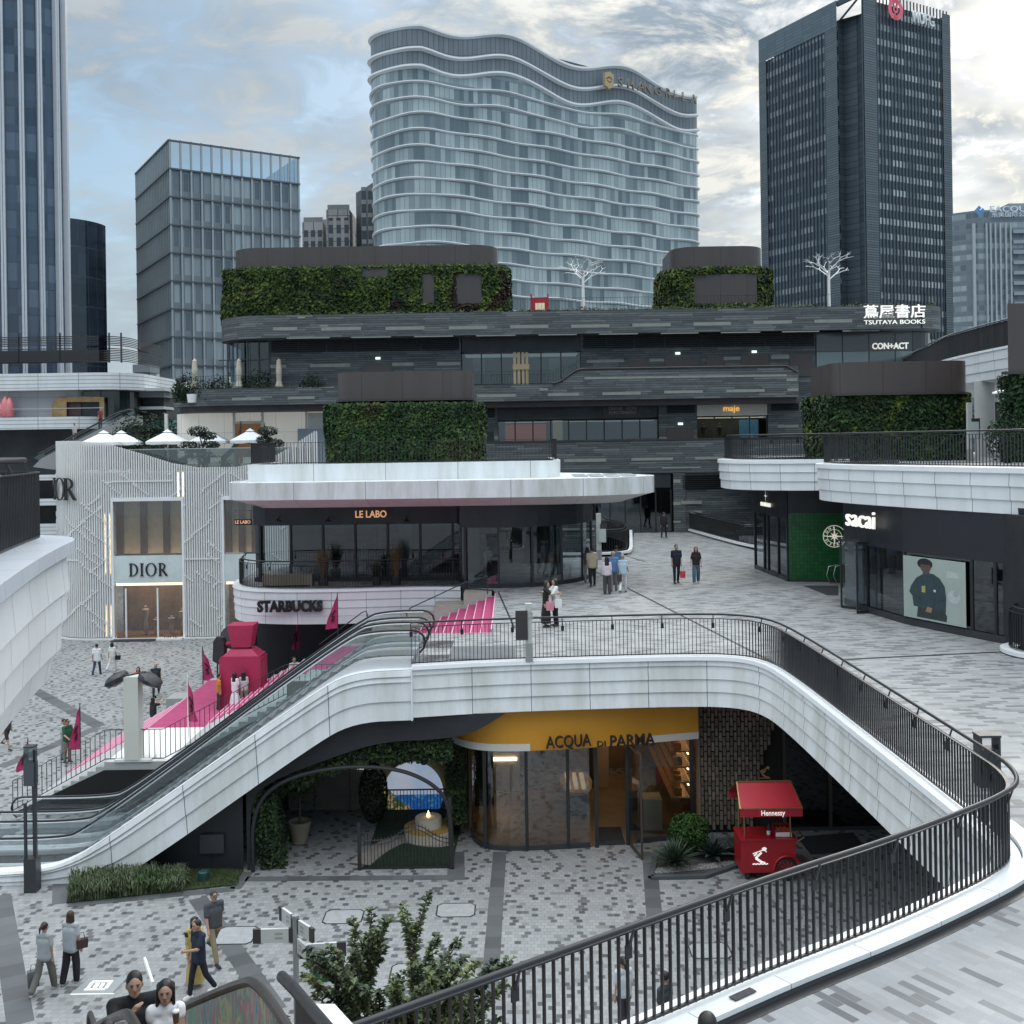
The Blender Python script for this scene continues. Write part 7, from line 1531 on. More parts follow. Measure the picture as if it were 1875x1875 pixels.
g.box(c.x-.24, c.x+.24, c.y-.17, c.y-.155, c.z, c.z+.2); g.box(c.x-.24, c.x+.24, c.y+.155, c.y+.17, c.z, c.z+.28); g.box(c.x-.24, c.x-.225, c.y-.155, c.y+.155, c.z, c.z+.24); g.box(c.x+.225, c.x+.24, c.y-.155, c.y+.155, c.z, c.z+.24); g.build('box_sides', red, t2); MB().box(c.x-.22, c.x+.23, c.y-.185, c.y-.172, c.z+.01, c.z+.13).build('white_front', white_paint, t2)
for k in range(6): MB().ball(c+Vector((-.15+.06*k, .05*(-1)**k, .16)), .055, 10, 7).build('fruit', M('orange_fruit', (.5, .20, .03), .5, var=.2), t2, smooth=True)
g = MB(); g.box(p.x+.02, p.x+.45, y1-.2, y1-.18, 1.62, 2.05); tag(g.build('hanging_board', M('grey_board', (.24, .28, .33), .5, var=.05)), 'grey notice board hanging inside the red cart', 'board')
# ================= garden alcove =================
t = thing('garden_alcove', 'alcove with round seascape mural and ivy under the escalator', 'garden', (-4.5, 35, 0))
MB().box(-7.8, -1.7, 36.3, 36.4, 0, 4.4).build('back_wall', M('alcove_wall', (.20, .18, .16), .7, var=.15), t)
for x in (-6.9, -5.7, -4.55): MB().box(x-.01, x+.01, 36.28, 36.3, 0, 4).build('panel_joint', black_metal, t)
cw_ = W(757, 1452, 36.1); R_ = 1.07
m, b = newmat('seascape'); tt = N('ShaderNodeTexCoord'); s = N('ShaderNodeSeparateXYZ'); L(tt.outputs['Object'], s.inputs[0])
nz = NOISE(tt.outputs['Object'], 1.6, 6, .6); nf = NOISE(tt.outputs['Object'], 7, 5, .7)
zrel = MATH('SUBTRACT', s.outputs[2], cw_.z-0.0); xrel = MATH('SUBTRACT', s.outputs[0], cw_.x+4.5)
skyc = MIX(NOISE(tt.outputs['Object'], 1.2, 4), (.25, .45, .75), (.75, .72, .74)); seac = MIX(MATH('GREATER_THAN', nf, .58), (.02, .12, .38), (.10, .28, .55))
cc_ = MIX(MATH('GREATER_THAN', zrel, -.05), seac, skyc)
clf = MATH('LESS_THAN', MATH('ADD', zrel, MATH('MULTIPLY', nz, .9)), MATH('SUBTRACT', .15, MATH('MULTIPLY', MATH('ADD', xrel, .35), .9)))
cc_ = MIX(clf, cc_, MIX(MATH('GREATER_THAN', nf, .52), (.05, .10, .03), (.45, .30, .18)))
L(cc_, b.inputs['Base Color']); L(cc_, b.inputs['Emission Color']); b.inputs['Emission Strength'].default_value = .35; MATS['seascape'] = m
g = MB(); g.face([cw_+Vector((R_*math.cos(a)*.95, 0, max(R_*math.sin(a), -1.35))) for a in [2*PI*i/40 for i in range(40)]]); g.build('mural', m, t)
g = MB(); g.face([(-4.6, 36.27, 0), (-1.8, 36.27, 0), (-1.8, 36.27, 4.3), (-4.6, 36.27, 4.3)]); g.build('yellow_wall', M('ochre_wall', (.22, .16, .06), .6, var=.1), t)
text('ACQUA DI PARMA', 'lettering', .16, W(679, 1406, 36.2), white_sign, t, .01, .002, width=.92)
g = MB(); lawn = [(-4.55, 31.2), (-1.95, 31.2), (-1.8, 36.2), (-4.6, 36.2)]; g.prism(lawn, 0, .05, bot=False); g.build('lawn', M('dark_lawn', (.012, .035, .014), .9, var=.4, scale=9, bump=.8, bscale=80), t)
pt = smooth2([G(658, 1582, .056), G(690, 1555, .056), G(738, 1532, .056), G(790, 1545, .056), G(828, 1540, .056)], 2); g = MB(); g.sweep([(q.x, q.y) for q in pt], [(-.35, .058), (.35, .058)]); g.build('curving_path', M('path_stone', (.30, .27, .25), .8, var=.2, scale=3), t)
c = G(785, 1532, .05); g = MB(); g.lathe(c, [(.75, 0), (.78, .28), (.74, .30), (.42, .30), (.42, .62), (.40, .64), (0, .64)], 24); o = tag(g.build('round_bench', M('cream_bench', (.55, .50, .42), .6, var=.08), None, smooth=True), 'round cream bench with lit candle in the garden alcove', 'bench'); MB().lathe(c+Vector((0, 0, .0)), [(.77, .29), (.77, .34), (.44, .34)], 24).build('seat_ring', M('ochre_seat', (.42, .27, .07), .6, var=.1), o)
MB().lathe(c+Vector((0, 0, .64)), [(.05, 0), (.05, .08), (.03, .10), (.0, .2)], 8).build('candle', M('candle_flame', (1, .8, .4), .5, var=0, emit=(1, .7, .3), es=4), o)
# wrought iron gate panel
t2 = thing('iron_gate', 'black iron gate panel with wavy top before the dark lawn', 'gate', (-3.3, 31.15, 0)); g = MB()
for i in range(27): x = -4.6+i*.1; h = .85+.42*math.exp(-((x+3.0)/.55)**2)+(.15 if x < -4.3 else 0); g.box(x-.01, x+.01, 31.14, 31.16, .05, h+.08)
g.build('bar_panel', black_metal, t2); cv_ = [(-4.6+i*.05, 31.15, .85+.42*math.exp(-((-4.6+i*.05+3.0)/.55)**2)) for i in range(53)]; g = MB(); g.tube(cv_, .016, 6); g.build('top_rail', black_metal, t2); g = MB(); g.tube([(x, y, z-.12) for x, y, z in cv_], .013, 6); g.build('middle_rail', black_metal, t2); MB().box(-4.62, -1.95, 31.13, 31.17, .03, .07).build('bottom_rail', black_metal, t2)
for x in (-4.64, -1.98): MB().box(x-.05, x+.05, 31.08, 31.2, 0, 2.1 if x > -3 else 1.4).build('gate_post', black_metal, t2)
t2 = thing('iron_fence', 'low black iron fence before the seascape mural', 'fence', (-3, 35, 0)); g = MB()
for i in range(24): x = -4.5+i*.11; g.box(x-.01, x+.01, 35.0, 35.02, .05, 1.05)
g.build('bar_panel', black_metal, t2); MB().box(-4.5, -1.9, 34.99, 35.03, 1.05, 1.09).build('top_rail', black_metal, t2)
# slim steel arch over the alcove
g = MB(); AR = smooth2([(-7.75, 31.1, 0), (-7.75, 31.1, 1.7), (-7.1, 31.1, 2.6), (-5.4, 31.1, 3.05), (-3.6, 31.1, 3.0), (-2.5, 31.1, 2.55), (-1.95, 31.1, 1.9), (-1.93, 31.1, 0)], 3); g.tube(AR, .06, 8); tag(g.build('arch', black_metal, None, smooth=True), 'slim black steel arch across the garden alcove', 'arch')
def ivy(label, fn, n, size, cols, nm, name='ivy'):
    g = MB()
    for k in range(n): p, nr = fn(); g.leaf(p, nr, size)
    return tag(g.build(name, foliage(nm, cols, 1.2, isl=.6)), label, 'ivy')
IV = [(.012, .026, .010), (.022, .045, .014), (.040, .065, .020)]
def f1():
    s = random.random(); z = random.uniform(0, 2.3); w_ = .28+.5*(1-s)*(.5+.5*noise.noise(Vector((z*2, 0, 0)))); return Vector((-7.55+random.uniform(-.25, .45)+.25*math.exp(-z*1.5), 31.3+random.uniform(-.25, 1.5)*s, z)), Vector((.3, -1, .2))
ivy('thick dark ivy column at the left foot of the steel arch', f1, 2600, .13, IV, 'ivy_dark')
def f2():
    u = random.random(); x = -7.5+5.6*u; zc_ = 2.35+1.0*min(1, u*2.1); return Vector((x, 31.5+random.uniform(-.15, .5), zc_+random.uniform(-.42, .42)*(1.1-.3*u)+.2*noise.noise(Vector((x*2, 0, 0))))), Vector((0, -1, .2))
ivy('dark ivy hanging along the top of the garden alcove', f2, 3000, .13, IV, 'ivy_dark')
def f3(): return Vector((-1.95+random.uniform(-.3, .35), 33.4+random.uniform(-.3, .4), random.uniform(.5, 3.4))), Vector((0, -1, .2))
ivy('dark ivy pillar between the seascape mural and the yellow store', f3, 1500, .13, IV, 'ivy_dark')
def f4():
    v = Vector((random.gauss(0, 1), random.gauss(0, 1), random.gauss(0, 1))).normalized(); return Vector((-4.62+v.x*.45, 34.2+v.y*.5, 1.25+v.z*.95)), v
ivy('dense dark clipped evergreen before the mural', f4, 1300, .12, [(.008, .014, .008), (.014, .026, .012)], 'ivy_black', 'evergreen_shrub')
for k, (px, py) in enumerate(((722, 1395), (750, 1375), (776, 1392), (796, 1380))):
    q = W(px, py, 33.5); g = MB(); g.ball(q, .14, 10, 7, 1.1); o = tag(g.build('spotlight', black_metal, None, smooth=True), ['leftmost dark hanging spotlight over the round mural', 'second dark hanging spotlight, highest over the round mural', 'third dark hanging spotlight over the round mural', 'rightmost dark hanging spotlight next to the ivy pillar'][k], 'spotlight', 'hanging spotlights'); MB().tube([q, (q.x, q.y, 4.45)], .012, 5).build('cable', black_metal, o)
# pot with standard tree
q = G(549, 1545, 0); t2 = thing('potted_tree', 'small tree in a pale ribbed urn inside the alcove', 'potted tree', q); g = MB(); g.lathe(q, [(.20, 0), (.26, .08), (.24, .1), (.32, .5), (.35, .62), (.36, .72), (.33, .72), (.3, .62)], 18); g.build('urn', M('terracotta_pale', (.22, .19, .15), .8, var=.15), t2, smooth=True); MB().tube([q+Vector((0, 0, .6)), q+Vector((.03, 0, 1.7))], .035, 6).build('trunk', M('bark'), t2); g = MB()
for k in range(500): v = Vector((random.gauss(0, .3), random.gauss(0, .3), random.gauss(0, .35))); g.leaf(q+Vector((0, 0, 2.0))+v, v, .12)
g.build('crown', foliage('ivy_dark', IV, 1.2), t2)
# grass bed left of the alcove
t = thing('grass_bed', 'planted bed with kerb below the white sloping panels', 'planting bed', (-10, 30.2, 0)); bedp = [G2(122, 1655, 0), G2(428, 1622, 0), G2(446, 1595, 0), G2(300, 1590, 0), G2(128, 1610, 0)]
g = MB(); g.prism(bedp, 0, .05, bot=False); g.build('soil', M('mossy_soil', (.03, .045, .018), .95, var=.4, scale=5), t)
g = MB(); bx = lambda u, v: G(128+210*u, 1652-22*u-28*v, .05)
for k in range(5200):
    u, v = random.random()**.8, random.random()
    if random.random() < u*.45: continue
    p = bx(u, v); a = random.uniform(0, 2*PI); h = random.uniform(.22, .5)*(1.1 if u < .75 else .8); d = Vector((math.cos(a), math.sin(a), 0))*random.uniform(.08, .34); s = Vector((-math.sin(a), math.cos(a), 0))*.012
    m_ = p+d*.45+Vector((0, 0, h)); e_ = p+d+Vector((0, 0, h*.75)); g.face([p-s, p+s, m_+s*.8, m_-s*.8]); g.face([m_-s*.8, m_+s*.8, e_])
tag(g.build('grass', foliage('blade_grass', [(.05, .075, .035), (.13, .155, .085), (.05, .09, .03), (.02, .045, .02)], .9, isl=.5)), 'tufted striped grass growing below the white sloping panels', 'grass', kind='stuff')
g = MB()
for k in range(2600):
    p = G(random.uniform(330, 438), random.uniform(1592, 1622), .05); a = random.uniform(0, 6.28); g.face([p-Vector((.006, 0, 0)), p+Vector((.006, 0, 0)), p+Vector((.03*math.cos(a), .03*math.sin(a), random.uniform(.03, .08)))])
tag(g.build('lawn_patch', foliage('lawn_blades', [(.05, .08, .02), (.08, .10, .03), (.03, .06, .02)], 2.)), 'small mown lawn patch between grass bed and ivy column', 'lawn', kind='stuff')
q = G(373, 1612, .03); g = MB(); g.lathe(q, [(.16, 0), (.16, .25), (.13, .28), (0, .28)], 12); tag(g.build('valve_box', M('teal_plastic', (.015, .06, .06), .5, var=.1), None, smooth=True), 'small teal drum shaped box on the lawn patch', 'drain box')
# manhole frames
for px, py, w_, h_, lb in ((629, 1678, .52, .42, 'left octagonal framed manhole in the lower paving'), (835, 1666, .52, .42, 'octagonal framed manhole nearest the vertical dark band'), (755, 1779, .52, .4, 'framed manhole half hidden by the leafy tree top'), (432, 1712, .5, .5, 'framed manhole behind the walking trio'), (1300, 1740, .5, .4, 'framed manhole seen through the near railing')):
    q = G(px, py, .016); c_ = .12; oc = [(-w_, -h_+c_), (-w_+c_, -h_), (w_-c_, -h_), (w_, -h_+c_), (w_, h_-c_), (w_-c_, h_), (-w_+c_, h_), (-w_, h_-c_)]
    g = MB(); A_ = [q+Vector((x, y, 0)) for x, y in oc]; B_ = [q+Vector((x*.94, y*.93, 0)) for x, y in oc]
    for i in range(8): g.face([A_[i], A_[(i+1) % 8], B_[(i+1) % 8], B_[i]])
    t2 = tag(g.build('manhole_frame', black_metal), lb, 'manhole'); g = MB(); g.face([b-Vector((0, 0, .003)) for b in B_]); g.build('cover', M('manhole_cover', (.33, .34, .35), .7, var=.15, scale=4), t2)
q = G(180, 1805, .016); g = MB(); g.face([q+Vector((-.5, -.35, 0)), q+Vector((.45, -.35, 0)), q+Vector((.55, .4, 0)), q+Vector((-.35, .4, 0))]); t2 = tag(g.build('floor_marking', M('marking_grey', (.30, .32, .33), .6, var=.1)), 'grey floor panel with white symbol near the escalator foot', 'floor marking'); g = MB()
for (xa, xb, ya, yb) in ((-.22, .26, .16, .24), (-.26, .22, -.2, -.12), (-.24, -.16, -.12, .16), (.18, .26, -.12, .16), (-.1, .0, -.08, .12), (.04, .12, -.08, .12)): g.face([q+Vector((xa, ya, .004)), q+Vector((xb, ya, .004)), q+Vector((xb, yb, .004)), q+Vector((xa, yb, .004))])
g.build('white_symbol', white_sign, t2); MB().box(q.x-.5, q.x+.5, q.y-.38, q.y-.355, .012, .022).build('white_edge', white_sign, t2)
# ================= people =================
def remesh(mb, vox, it=4):
    me = bpy.data.meshes.new('tmp'); me.from_pydata(mb.v, [], mb.f); o = bpy.data.objects.new('tmp', me); C.objects.link(o)
    m = o.modifiers.new('r', 'REMESH'); m.mode = 'VOXEL'; m.voxel_size = vox; s = o.modifiers.new('s', 'SMOOTH'); s.iterations = it; s.factor = .5
    r = bpy.data.meshes.new_from_object(o.evaluated_get(bpy.context.evaluated_depsgraph_get())); bpy.data.objects.remove(o); bpy.data.meshes.remove(me)
    r.polygons.foreach_set('use_smooth', [True]*len(r.polygons)); return r
def cap(mb, a, b, ra, rb, n=10):
    a, b = Vector(a), Vector(b); mb.tube([a, b], [ra, rb], n); mb.ball(a, ra*1.01, n, 6); mb.ball(b, rb*1.01, n, 6)
SKIN = M('skin', (.42, .255, .18), .55, var=.06)
def put(me, name, mat, par): 
    o = bpy.data.objects.new(name, me); me.materials.clear(); me.materials.append(mat); C.objects.link(o); o.parent = par; return o
def cloth(c, nm='cloth'): return M('%s_%d_%d_%d' % (nm, c[0]*255, c[1]*255, c[2]*255), c, .85, var=.14, scale=4, bump=.25, bscale=25)
def person(label, p, face, H=1.7, top=(.5,)*3, bot=(.03,)*3, shoe=(.05,)*3, hair='short', hc=(.012, .010, .010), stride=.0, arms=((0, .10, .15), (0, .10, .15)), sleeve=.45, legs='trousers', fem=False, sit=False, near=False, wide=1.0, hem=.0, tilt=0., headturn=0., lean=0., group=None, jacket=None):
    """face: heading in degrees, 0 looks towards the camera side (-Y), 90 looks to +X"""
    k = H/1.75; t = thing('person', label, 'person', p, group); t.rotation_euler = (0, 0, math.radians(face)); vox = .010 if near else .019
    sw = (.142 if fem else .168)*wide; hw = .095; F_ = Vector((0, -1, 0))
    hipz = .93 if not sit else .47
    hip = [Vector((s*hw, 0, hipz)) for s in (-1, 1)]; knee, ank = [], []
    for i, s in enumerate((-1, 1)):
        if sit: kn = hip[i]+Vector((s*.05, -.42, .03)); an = kn+Vector((0, .02, -.42))
        else:
            a = stride*(1 if i == 0 else -1); bend = .1+(.75*abs(stride) if a < 0 else .05*abs(stride))
            kn = hip[i]+Vector((s*.01, -math.sin(a)*.42, -math.cos(a)*.42)); an = kn+Vector((0, -math.sin(a-bend)*.42, -math.cos(a-bend)*.42))
        knee.append(kn); ank.append(an)
    dz = min(a.z for a in ank)-.075
    if not sit:
        for L_ in (hip, knee, ank):
            for v in L_: v.z -= dz
    base = (hip[0]+hip[1])/2; up = Vector((0, -math.sin(lean), math.cos(lean)))
    ch = base+up*.36; sh = [base+up*.51+Vector((s*sw, 0, 0)) for s in (-1, 1)]; nk = base+up*.58; hd = base+up*.715+Vector((0, -.015-math.sin(tilt)*.06, -.02*abs(math.sin(tilt))))
    elb, wri, hdir = [], [], []
    for i, s in enumerate((-1, 1)):
        f, ab, be = arms[i][:3]; cr = arms[i][3] if len(arms[i]) > 3 else 0.
        d = Vector((s*math.sin(ab), -math.sin(f)*math.cos(ab), -math.cos(f)*math.cos(ab))); e = sh[i]+d*.29
        f2 = f+be; d2 = Vector((s*(math.sin(ab)*.4-cr), -math.sin(f2), -math.cos(f2))).normalized(); w_ = e+d2*.25
        elb.append(e); wri.append(w_); hdir.append(d2)
    S = lambda v: Vector(v)*k
    b = MB()
    for s in (-1, 1): cap(b, S(base+Vector((s*.045*wide, 0, 0))), S(ch+Vector((s*.06*wide, 0, 0))), .092*k*wide, .098*k*wide)
    cap(b, S(sh[0]), S(sh[1]), .062*k, .062*k); cap(b, S(ch+up*.1), S(nk+up*.06), .07*k, .05*k)
    T = Matrix.Rotation(headturn, 3, 'Z')
    q = lambda x, y, z: S(hd+T @ Vector((x, y, z)))
    hb = len(b.v); b.ball((0, 0, 0), 1, 14, 10); 
    for i in range(hb, len(b.v)): v = Vector(b.v[i]); b.v[i] = tuple(q(v.x*.078, v.y*.098, v.z*.118))
    cap(b, q(0, -.045, -.07), q(0, -.06, -.085), .052*k, .035*k); cap(b, q(0, -.090, .012), q(0, -.104, -.022), .008*k, .012*k, 6)
    for s in (-1, 1): cap(b, q(s*.08, .0, .01), q(s*.082, .01, -.03), .014*k, .012*k, 6)
    for i, s in enumerate((-1, 1)):
        cap(b, S(sh[i]), S(elb[i]), .050*k, .040*k); cap(b, S(elb[i]), S(wri[i]), .040*k, .028*k)
        d = hdir[i]; sd = d.cross(Vector((s, .2, .1))).normalized(); pm = wri[i]+d*.085; cap(b, S(wri[i]+d*.02), S(pm), .030*k, .036*k, 8)
        nb = d.cross(sd)
        for j in range(4):
            o_ = sd*(j-1.5)*.021; ln_ = (.062, .075, .070, .054)[j]; m1 = pm+o_+d*ln_*.55; cap(b, S(pm+o_*.8), S(m1), .0105*k, .0095*k, 6); cap(b, S(m1), S(m1+(d-nb*.5*s).normalized()*ln_*.5), .0095*k, .008*k, 6)
        cap(b, S(wri[i]+d*.035+sd*.028), S(wri[i]+d*.085+sd*.062), .012*k, .009*k, 6)
        cap(b, S(hip[i]), S(knee[i]), .082*k, .056*k); cap(b, S(knee[i]), S(ank[i]), .054*k, .034*k)
    put(remesh(b, vox, 3), 'body', SKIN, t)
    # top
    if top is not None:
        m = MB(); g_ = .015; [cap(m, S(base+up*(.03-hem)+Vector((x_*wide, 0, 0))), S(ch+Vector((x_*1.15*wide, 0, 0))), (.106+g_+hem*.08)*k*wide, (.098+g_)*k*wide) for x_ in (-.065, -.022, .022, .065)]; cap(m, S(sh[0]), S(sh[1]), (.062+g_)*k, (.062+g_)*k); cap(m, S(ch), S(nk-up*.03), .105*k*wide, .07*k)
        for i in range(2):
            e = sh[i].lerp(elb[i], min(1, sleeve*1.6)); cap(m, S(sh[i]), S(e), (.058+g_)*k, (.058+g_*.9)*k)
            if sleeve > .7: cap(m, S(elb[i]), S(elb[i].lerp(wri[i], .9)), .055*k, .045*k)
        put(remesh(m, max(vox, .014)), 'shirt', cloth(top), t)
    lm = cloth(bot)
    if legs in ('trousers', 'wide', 'shorts'):
        m = MB(); w_ = 1.35 if legs == 'wide' else 1.0; [cap(m, S(base+up*.08+Vector((x_*wide, 0, 0))), S(base-up*.06+Vector((x_*1.2*wide, 0, 0))), .092*k*wide, .100*k*wide) for x_ in (-.045, .045)]
        for i in range(2):
            cap(m, S(hip[i]), S(knee[i]), .090*k*wide, .070*k*w_)
            if legs != 'shorts': cap(m, S(knee[i]), S(ank[i]+Vector((0, 0, .02))), .070*k*w_, .058*k*w_)
        put(remesh(m, max(vox, .014)), 'trousers', lm, t)
    else:
        ln_ = {'skirt': .45, 'dress': .62, 'long': .80}[legs]; m = MB(); z0 = base.z+.12; fl = .22 if legs != 'long' else .17; n = 20; prof = [(.125*wide, z0), (.15*wide, z0-.18), (.15+fl*.3, z0-ln_*.6), (fl+.06, max(.05, z0-ln_-.08))]
        for (r0, za), (r1, zb_) in zip(prof, prof[1:]):
            for j in range(n):
                a0, a1 = 2*PI*j/n, 2*PI*(j+1)/n; wv_ = lambda r, a: r*(1+.05*math.sin(5*a))
                m.face([S((wv_(r0, a0)*math.cos(a0), .85*wv_(r0, a0)*math.sin(a0)+base.y, za)), S((wv_(r1, a0)*math.cos(a0), .85*wv_(r1, a0)*math.sin(a0)+base.y, zb_)), S((wv_(r1, a1)*math.cos(a1), .85*wv_(r1, a1)*math.sin(a1)+base.y, zb_)), S((wv_(r0, a1)*math.cos(a1), .85*wv_(r0, a1)*math.sin(a1)+base.y, za))])
        o = m.build('skirt', lm, t, smooth=True, local=True)
    for i in range(2):
        m = MB(); a = ank[i]; cap(m, S(a+Vector((0, .02, -.035))), S(a+Vector((0, -.15, -.045))), .045*k, .036*k, 8); m.box(*[c*k for c in (a.x-.043, a.x+.043, a.y-.19, a.y+.065, a.z-.075, a.z-.045)]); put(remesh(m, .016, 2), 'shoe', cloth(shoe, 'leather'), t)
    # hair
    hm = M('hair_%d_%d' % (hc[0]*999, hc[1]*999), hc, .5, var=.25, scale=14); h = MB(); cap_ = hair.startswith('cap')
    if hair != 'bald':
        hb = len(h.v); h.ball((0, 0, 0), 1, 14, 10)
        for i in range(hb, len(h.v)): v = Vector(h.v[i]); h.v[i] = tuple(q(v.x*.088, .022+v.y*.098, .035+v.z*.105))
        if hair == 'long':
            for x in (-.06, -.03, 0, .03, .06): cap(h, q(x, .06, .05), q(x*1.25, .085, -.30), .045*k, .028*k, 8)
            for s in (-1, 1): cap(h, q(s*.078, .01, .04), q(s*.10, -.02, -.28), .026*k, .020*k, 8)
        if hair == 'bob':
            for a in range(7): an = PI*(a/6); cap(h, q(.07*math.cos(an), .05*math.sin(an)+.02, .03), q(.085*math.cos(an), .06*math.sin(an)+.02, -.12), .036*k, .03*k, 8)
        if hair == 'tail': cap(h, q(0, .10, .06), q(.02, .16, .02), .045*k, .035*k, 8); cap(h, q(.02, .16, .02), q(.03, .17, -.10), .033*k, .015*k, 8)
        o = put(remesh(h, .014, 2), 'cap' if cap_ else 'hair', cloth((.05, .05, .05) if hair == 'cap' else (.35, .32, .25)) if cap_ else hm, t)
        if cap_:
            m = MB(); m.lathe((0, 0, 0), [(.0, .01), (.13 if hair == 'capb' else .09, 0), (.0, .012)], 14); m.xf(Matrix.Translation(q(0, -.02 if hair == 'capb' else -.09, .055))); m.build('brim', o.data.materials[0], o, local=True)
    for s in (-1, 1):
        e = MB(); e.ball(q(s*.031, -.090, .012), .0075*k, 8, 6); e.build('eye', M('eye_dark', (.015, .012, .01), .2, var=0), t, smooth=True, local=True)
    if near:
        for s in (-1, 1): m = MB(); m.obox(q(s*.032, -.092, .032), Vector((.016*k, 0, 0)), Vector((0, .006, 0)), Vector((0, 0, .0035*k))); m.build('eyebrow', hm, t, local=True)
    m = MB(); m.obox(q(0, -.098, -.052), Vector((.019*k, 0, 0)), Vector((0, .006, 0)), Vector((0, 0, .0035*k))); m.build('mouth', M('lip', (.30, .10, .09), .5, var=0), t, local=True)
    t['_h'] = 0
    return t
dn = ((.25, .12, .2), (-.25, .12, .2))
E2 = lambda x, y, z: G(x, y, z)
PP = lambda *a, **kw: person(*a, **kw)
PP('person in white t-shirt and navy trousers walking away before the slatted store', E2(178, 1236, 0), 180, 1.74, (.75, .76, .78), (.03, .04, .08), hem=.08, stride=.3, arms=dn)
PP('person in white top and white trousers carrying a black handbag', E2(206, 1229, 0), 165, 1.64, (.70, .70, .66), (.72, .72, .70), (.3, .3, .3), hair='bob', fem=True, stride=.35, arms=dn)
PP('person in red shirt half hidden behind the white pillar', E2(254, 1282, 0), 10, 1.68, (.45, .10, .07), (.03, .03, .035), hair='bob', stride=.4, arms=dn)
PP('bald person in dark vest with bare arms striding beside the white pillar', E2(286, 1276, 0), 15, 1.74, (.03, .035, .05), (.02, .022, .03), hair='bald', sleeve=.1, stride=.4, arms=dn, wide=1.08)
PP('person in black dress raising a phone to photograph the pink sculpture', E2(281, 1345, 0), 150, 1.62, (.02, .02, .022), (.02, .02, .022), hair='bob', fem=True, legs='dress', arms=((1.4, .1, .8, .2), (1.4, .1, .8, .2)))
PP('child in orange t-shirt and dark trousers standing on the pink landing', E2(401, 1299, 1.72), 120, 1.45, (.55, .22, .04), (.05, .045, .05), hem=.06)
PP('person in white dress with long dark hair on the pink landing', E2(431, 1301, 1.72), 150, 1.55, (.75, .75, .77), (.72, .73, .78), hair='long', fem=True, legs='dress', arms=((.1, .12, .5), (.1, .12, .3)))
PP('person in pale top mostly hidden behind the pink flag on the landing', E2(447, 1299, 1.72), 190, 1.56, (.5, .5, .5), (.25, .2, .18), hair='long', fem=True)
PP('person in green t-shirt, black cap and tan trousers by the lower flag', E2(124, 1396, 0), 60, 1.72, (.02, .10, .05), (.22, .19, .16), hair='cap', arms=((.3, .1, .9), (.2, .1, .4)), hem=.03)
PP('person in grey clothes just behind the one in the green t-shirt', E2(118, 1390, 0), 70, 1.62, (.45, .46, .48), (.30, .30, .31), hair='short', arms=((.3, .1, .9), (.2, .1, .4)))
PP('person in shorts almost hidden by the white prow at the left edge', E2(13, 1371, 0), 60, 1.7, (.05, .05, .06), (.02, .02, .03), legs='shorts', stride=.45)
PP('seated person in light shirt resting on the pale stone block', Vector((-9.75, 46.9, 2.3-.42)), 40, 1.7, (.5, .5, .5), (.03, .03, .04), sit=True, arms=((.5, .1, .9), (.5, .1, .9)))
PP('person in grey t-shirt and olive trousers with ponytail at the lower left', E2(83, 1816, 0), 170, 1.62, (.36, .38, .40), (.13, .13, .115), (.5, .5, .5), hair='tail', hc=(.03, .012, .016), fem=True, stride=.32, arms=((.0, .14, .1), (.1, .1, .5)), near=True, legs='wide', hem=.04)
PP('person in loose grey striped shirt and black trousers with auburn bob at the lower left', E2(131, 1800, 0), 165, 1.68, (.40, .43, .46), (.012, .012, .016), (.4, .4, .4), hair='bob', hc=(.05, .02, .016), fem=True, stride=.12, arms=((.0, .2, .2), (.2, .15, .9)), near=True, legs='wide', hem=.07, wide=1.1)
PP('young person in navy shirt looking down at a phone, walking in white shoes', E2(365, 1824, 0), -40, 1.76, (.014, .022, .045), (.012, .014, .022), (.75, .75, .75), stride=.26, arms=((.0, .12, .2), (.55, .1, 1.2, .2)), near=True, hem=.08, tilt=.5)
PP('person in face mask and long yellow coat walking beside the phone user', E2(358, 1806, 0), 20, 1.62, (.50, .38, .13), (.50, .38, .13), (.6, .6, .6), hair='long', fem=True, stride=.3, sleeve=.9, legs='long', near=True, arms=((.1, .1, .3), (.7, .1, .7)))
PP('person in dark grey t-shirt, khaki trousers and cap walking behind the trio', E2(393, 1757, 0), 40, 1.74, (.07, .075, .085), (.24, .19, .12), (.03, .03, .04), hair='cap', stride=.5, arms=dn, near=True, wide=1.1)
PP('two friends hugging: the one in a black dress', E2(1000, 1148, L2+.005), 80, 1.62, (.012, .012, .014), (.012, .012, .014), hair='bob', fem=True, legs='long', arms=((.9, .15, .9, .3), (.7, .15, .9, .3)), tilt=.5)
PP('two friends hugging: the one in a white jacket and black trousers', E2(1017, 1146, L2+.005), -70, 1.66, (.72, .72, .70), (.015, .015, .02), hair='long', fem=True, sleeve=.9, hem=.1, arms=((.8, .15, .9, .3), (.7, .15, .8, .3)))
PP('person in navy polo shirt and trousers holding a red bag, facing the camera', E2(1239, 1068, L2), 8, 1.76, (.010, .014, .03), (.010, .012, .022), stride=.1, wide=1.05)
PP('person in black t-shirt and wide blue jeans walking towards the camera', E2(1275, 1068, L2), -6, 1.66, (.02, .012, .016), (.07, .13, .18), (.3, .3, .3), fem=True, hair='bob', stride=.18, legs='wide', arms=((.1, .3, .3), (0, .25, .3)))
PP('security guard in black uniform before the dark glass entrance', E2(1216, 985, L2), 160, 1.74, (.012, .014, .018), (.010, .012, .016), hair='cap', sleeve=.9, stride=.25)
PP('person in beige t-shirt and black trousers seen from behind near the framed notice', E2(1085, 1073, L2), 185, 1.74, (.48, .40, .31), (.014, .014, .018), wide=1.1, stride=.15, hem=.04)
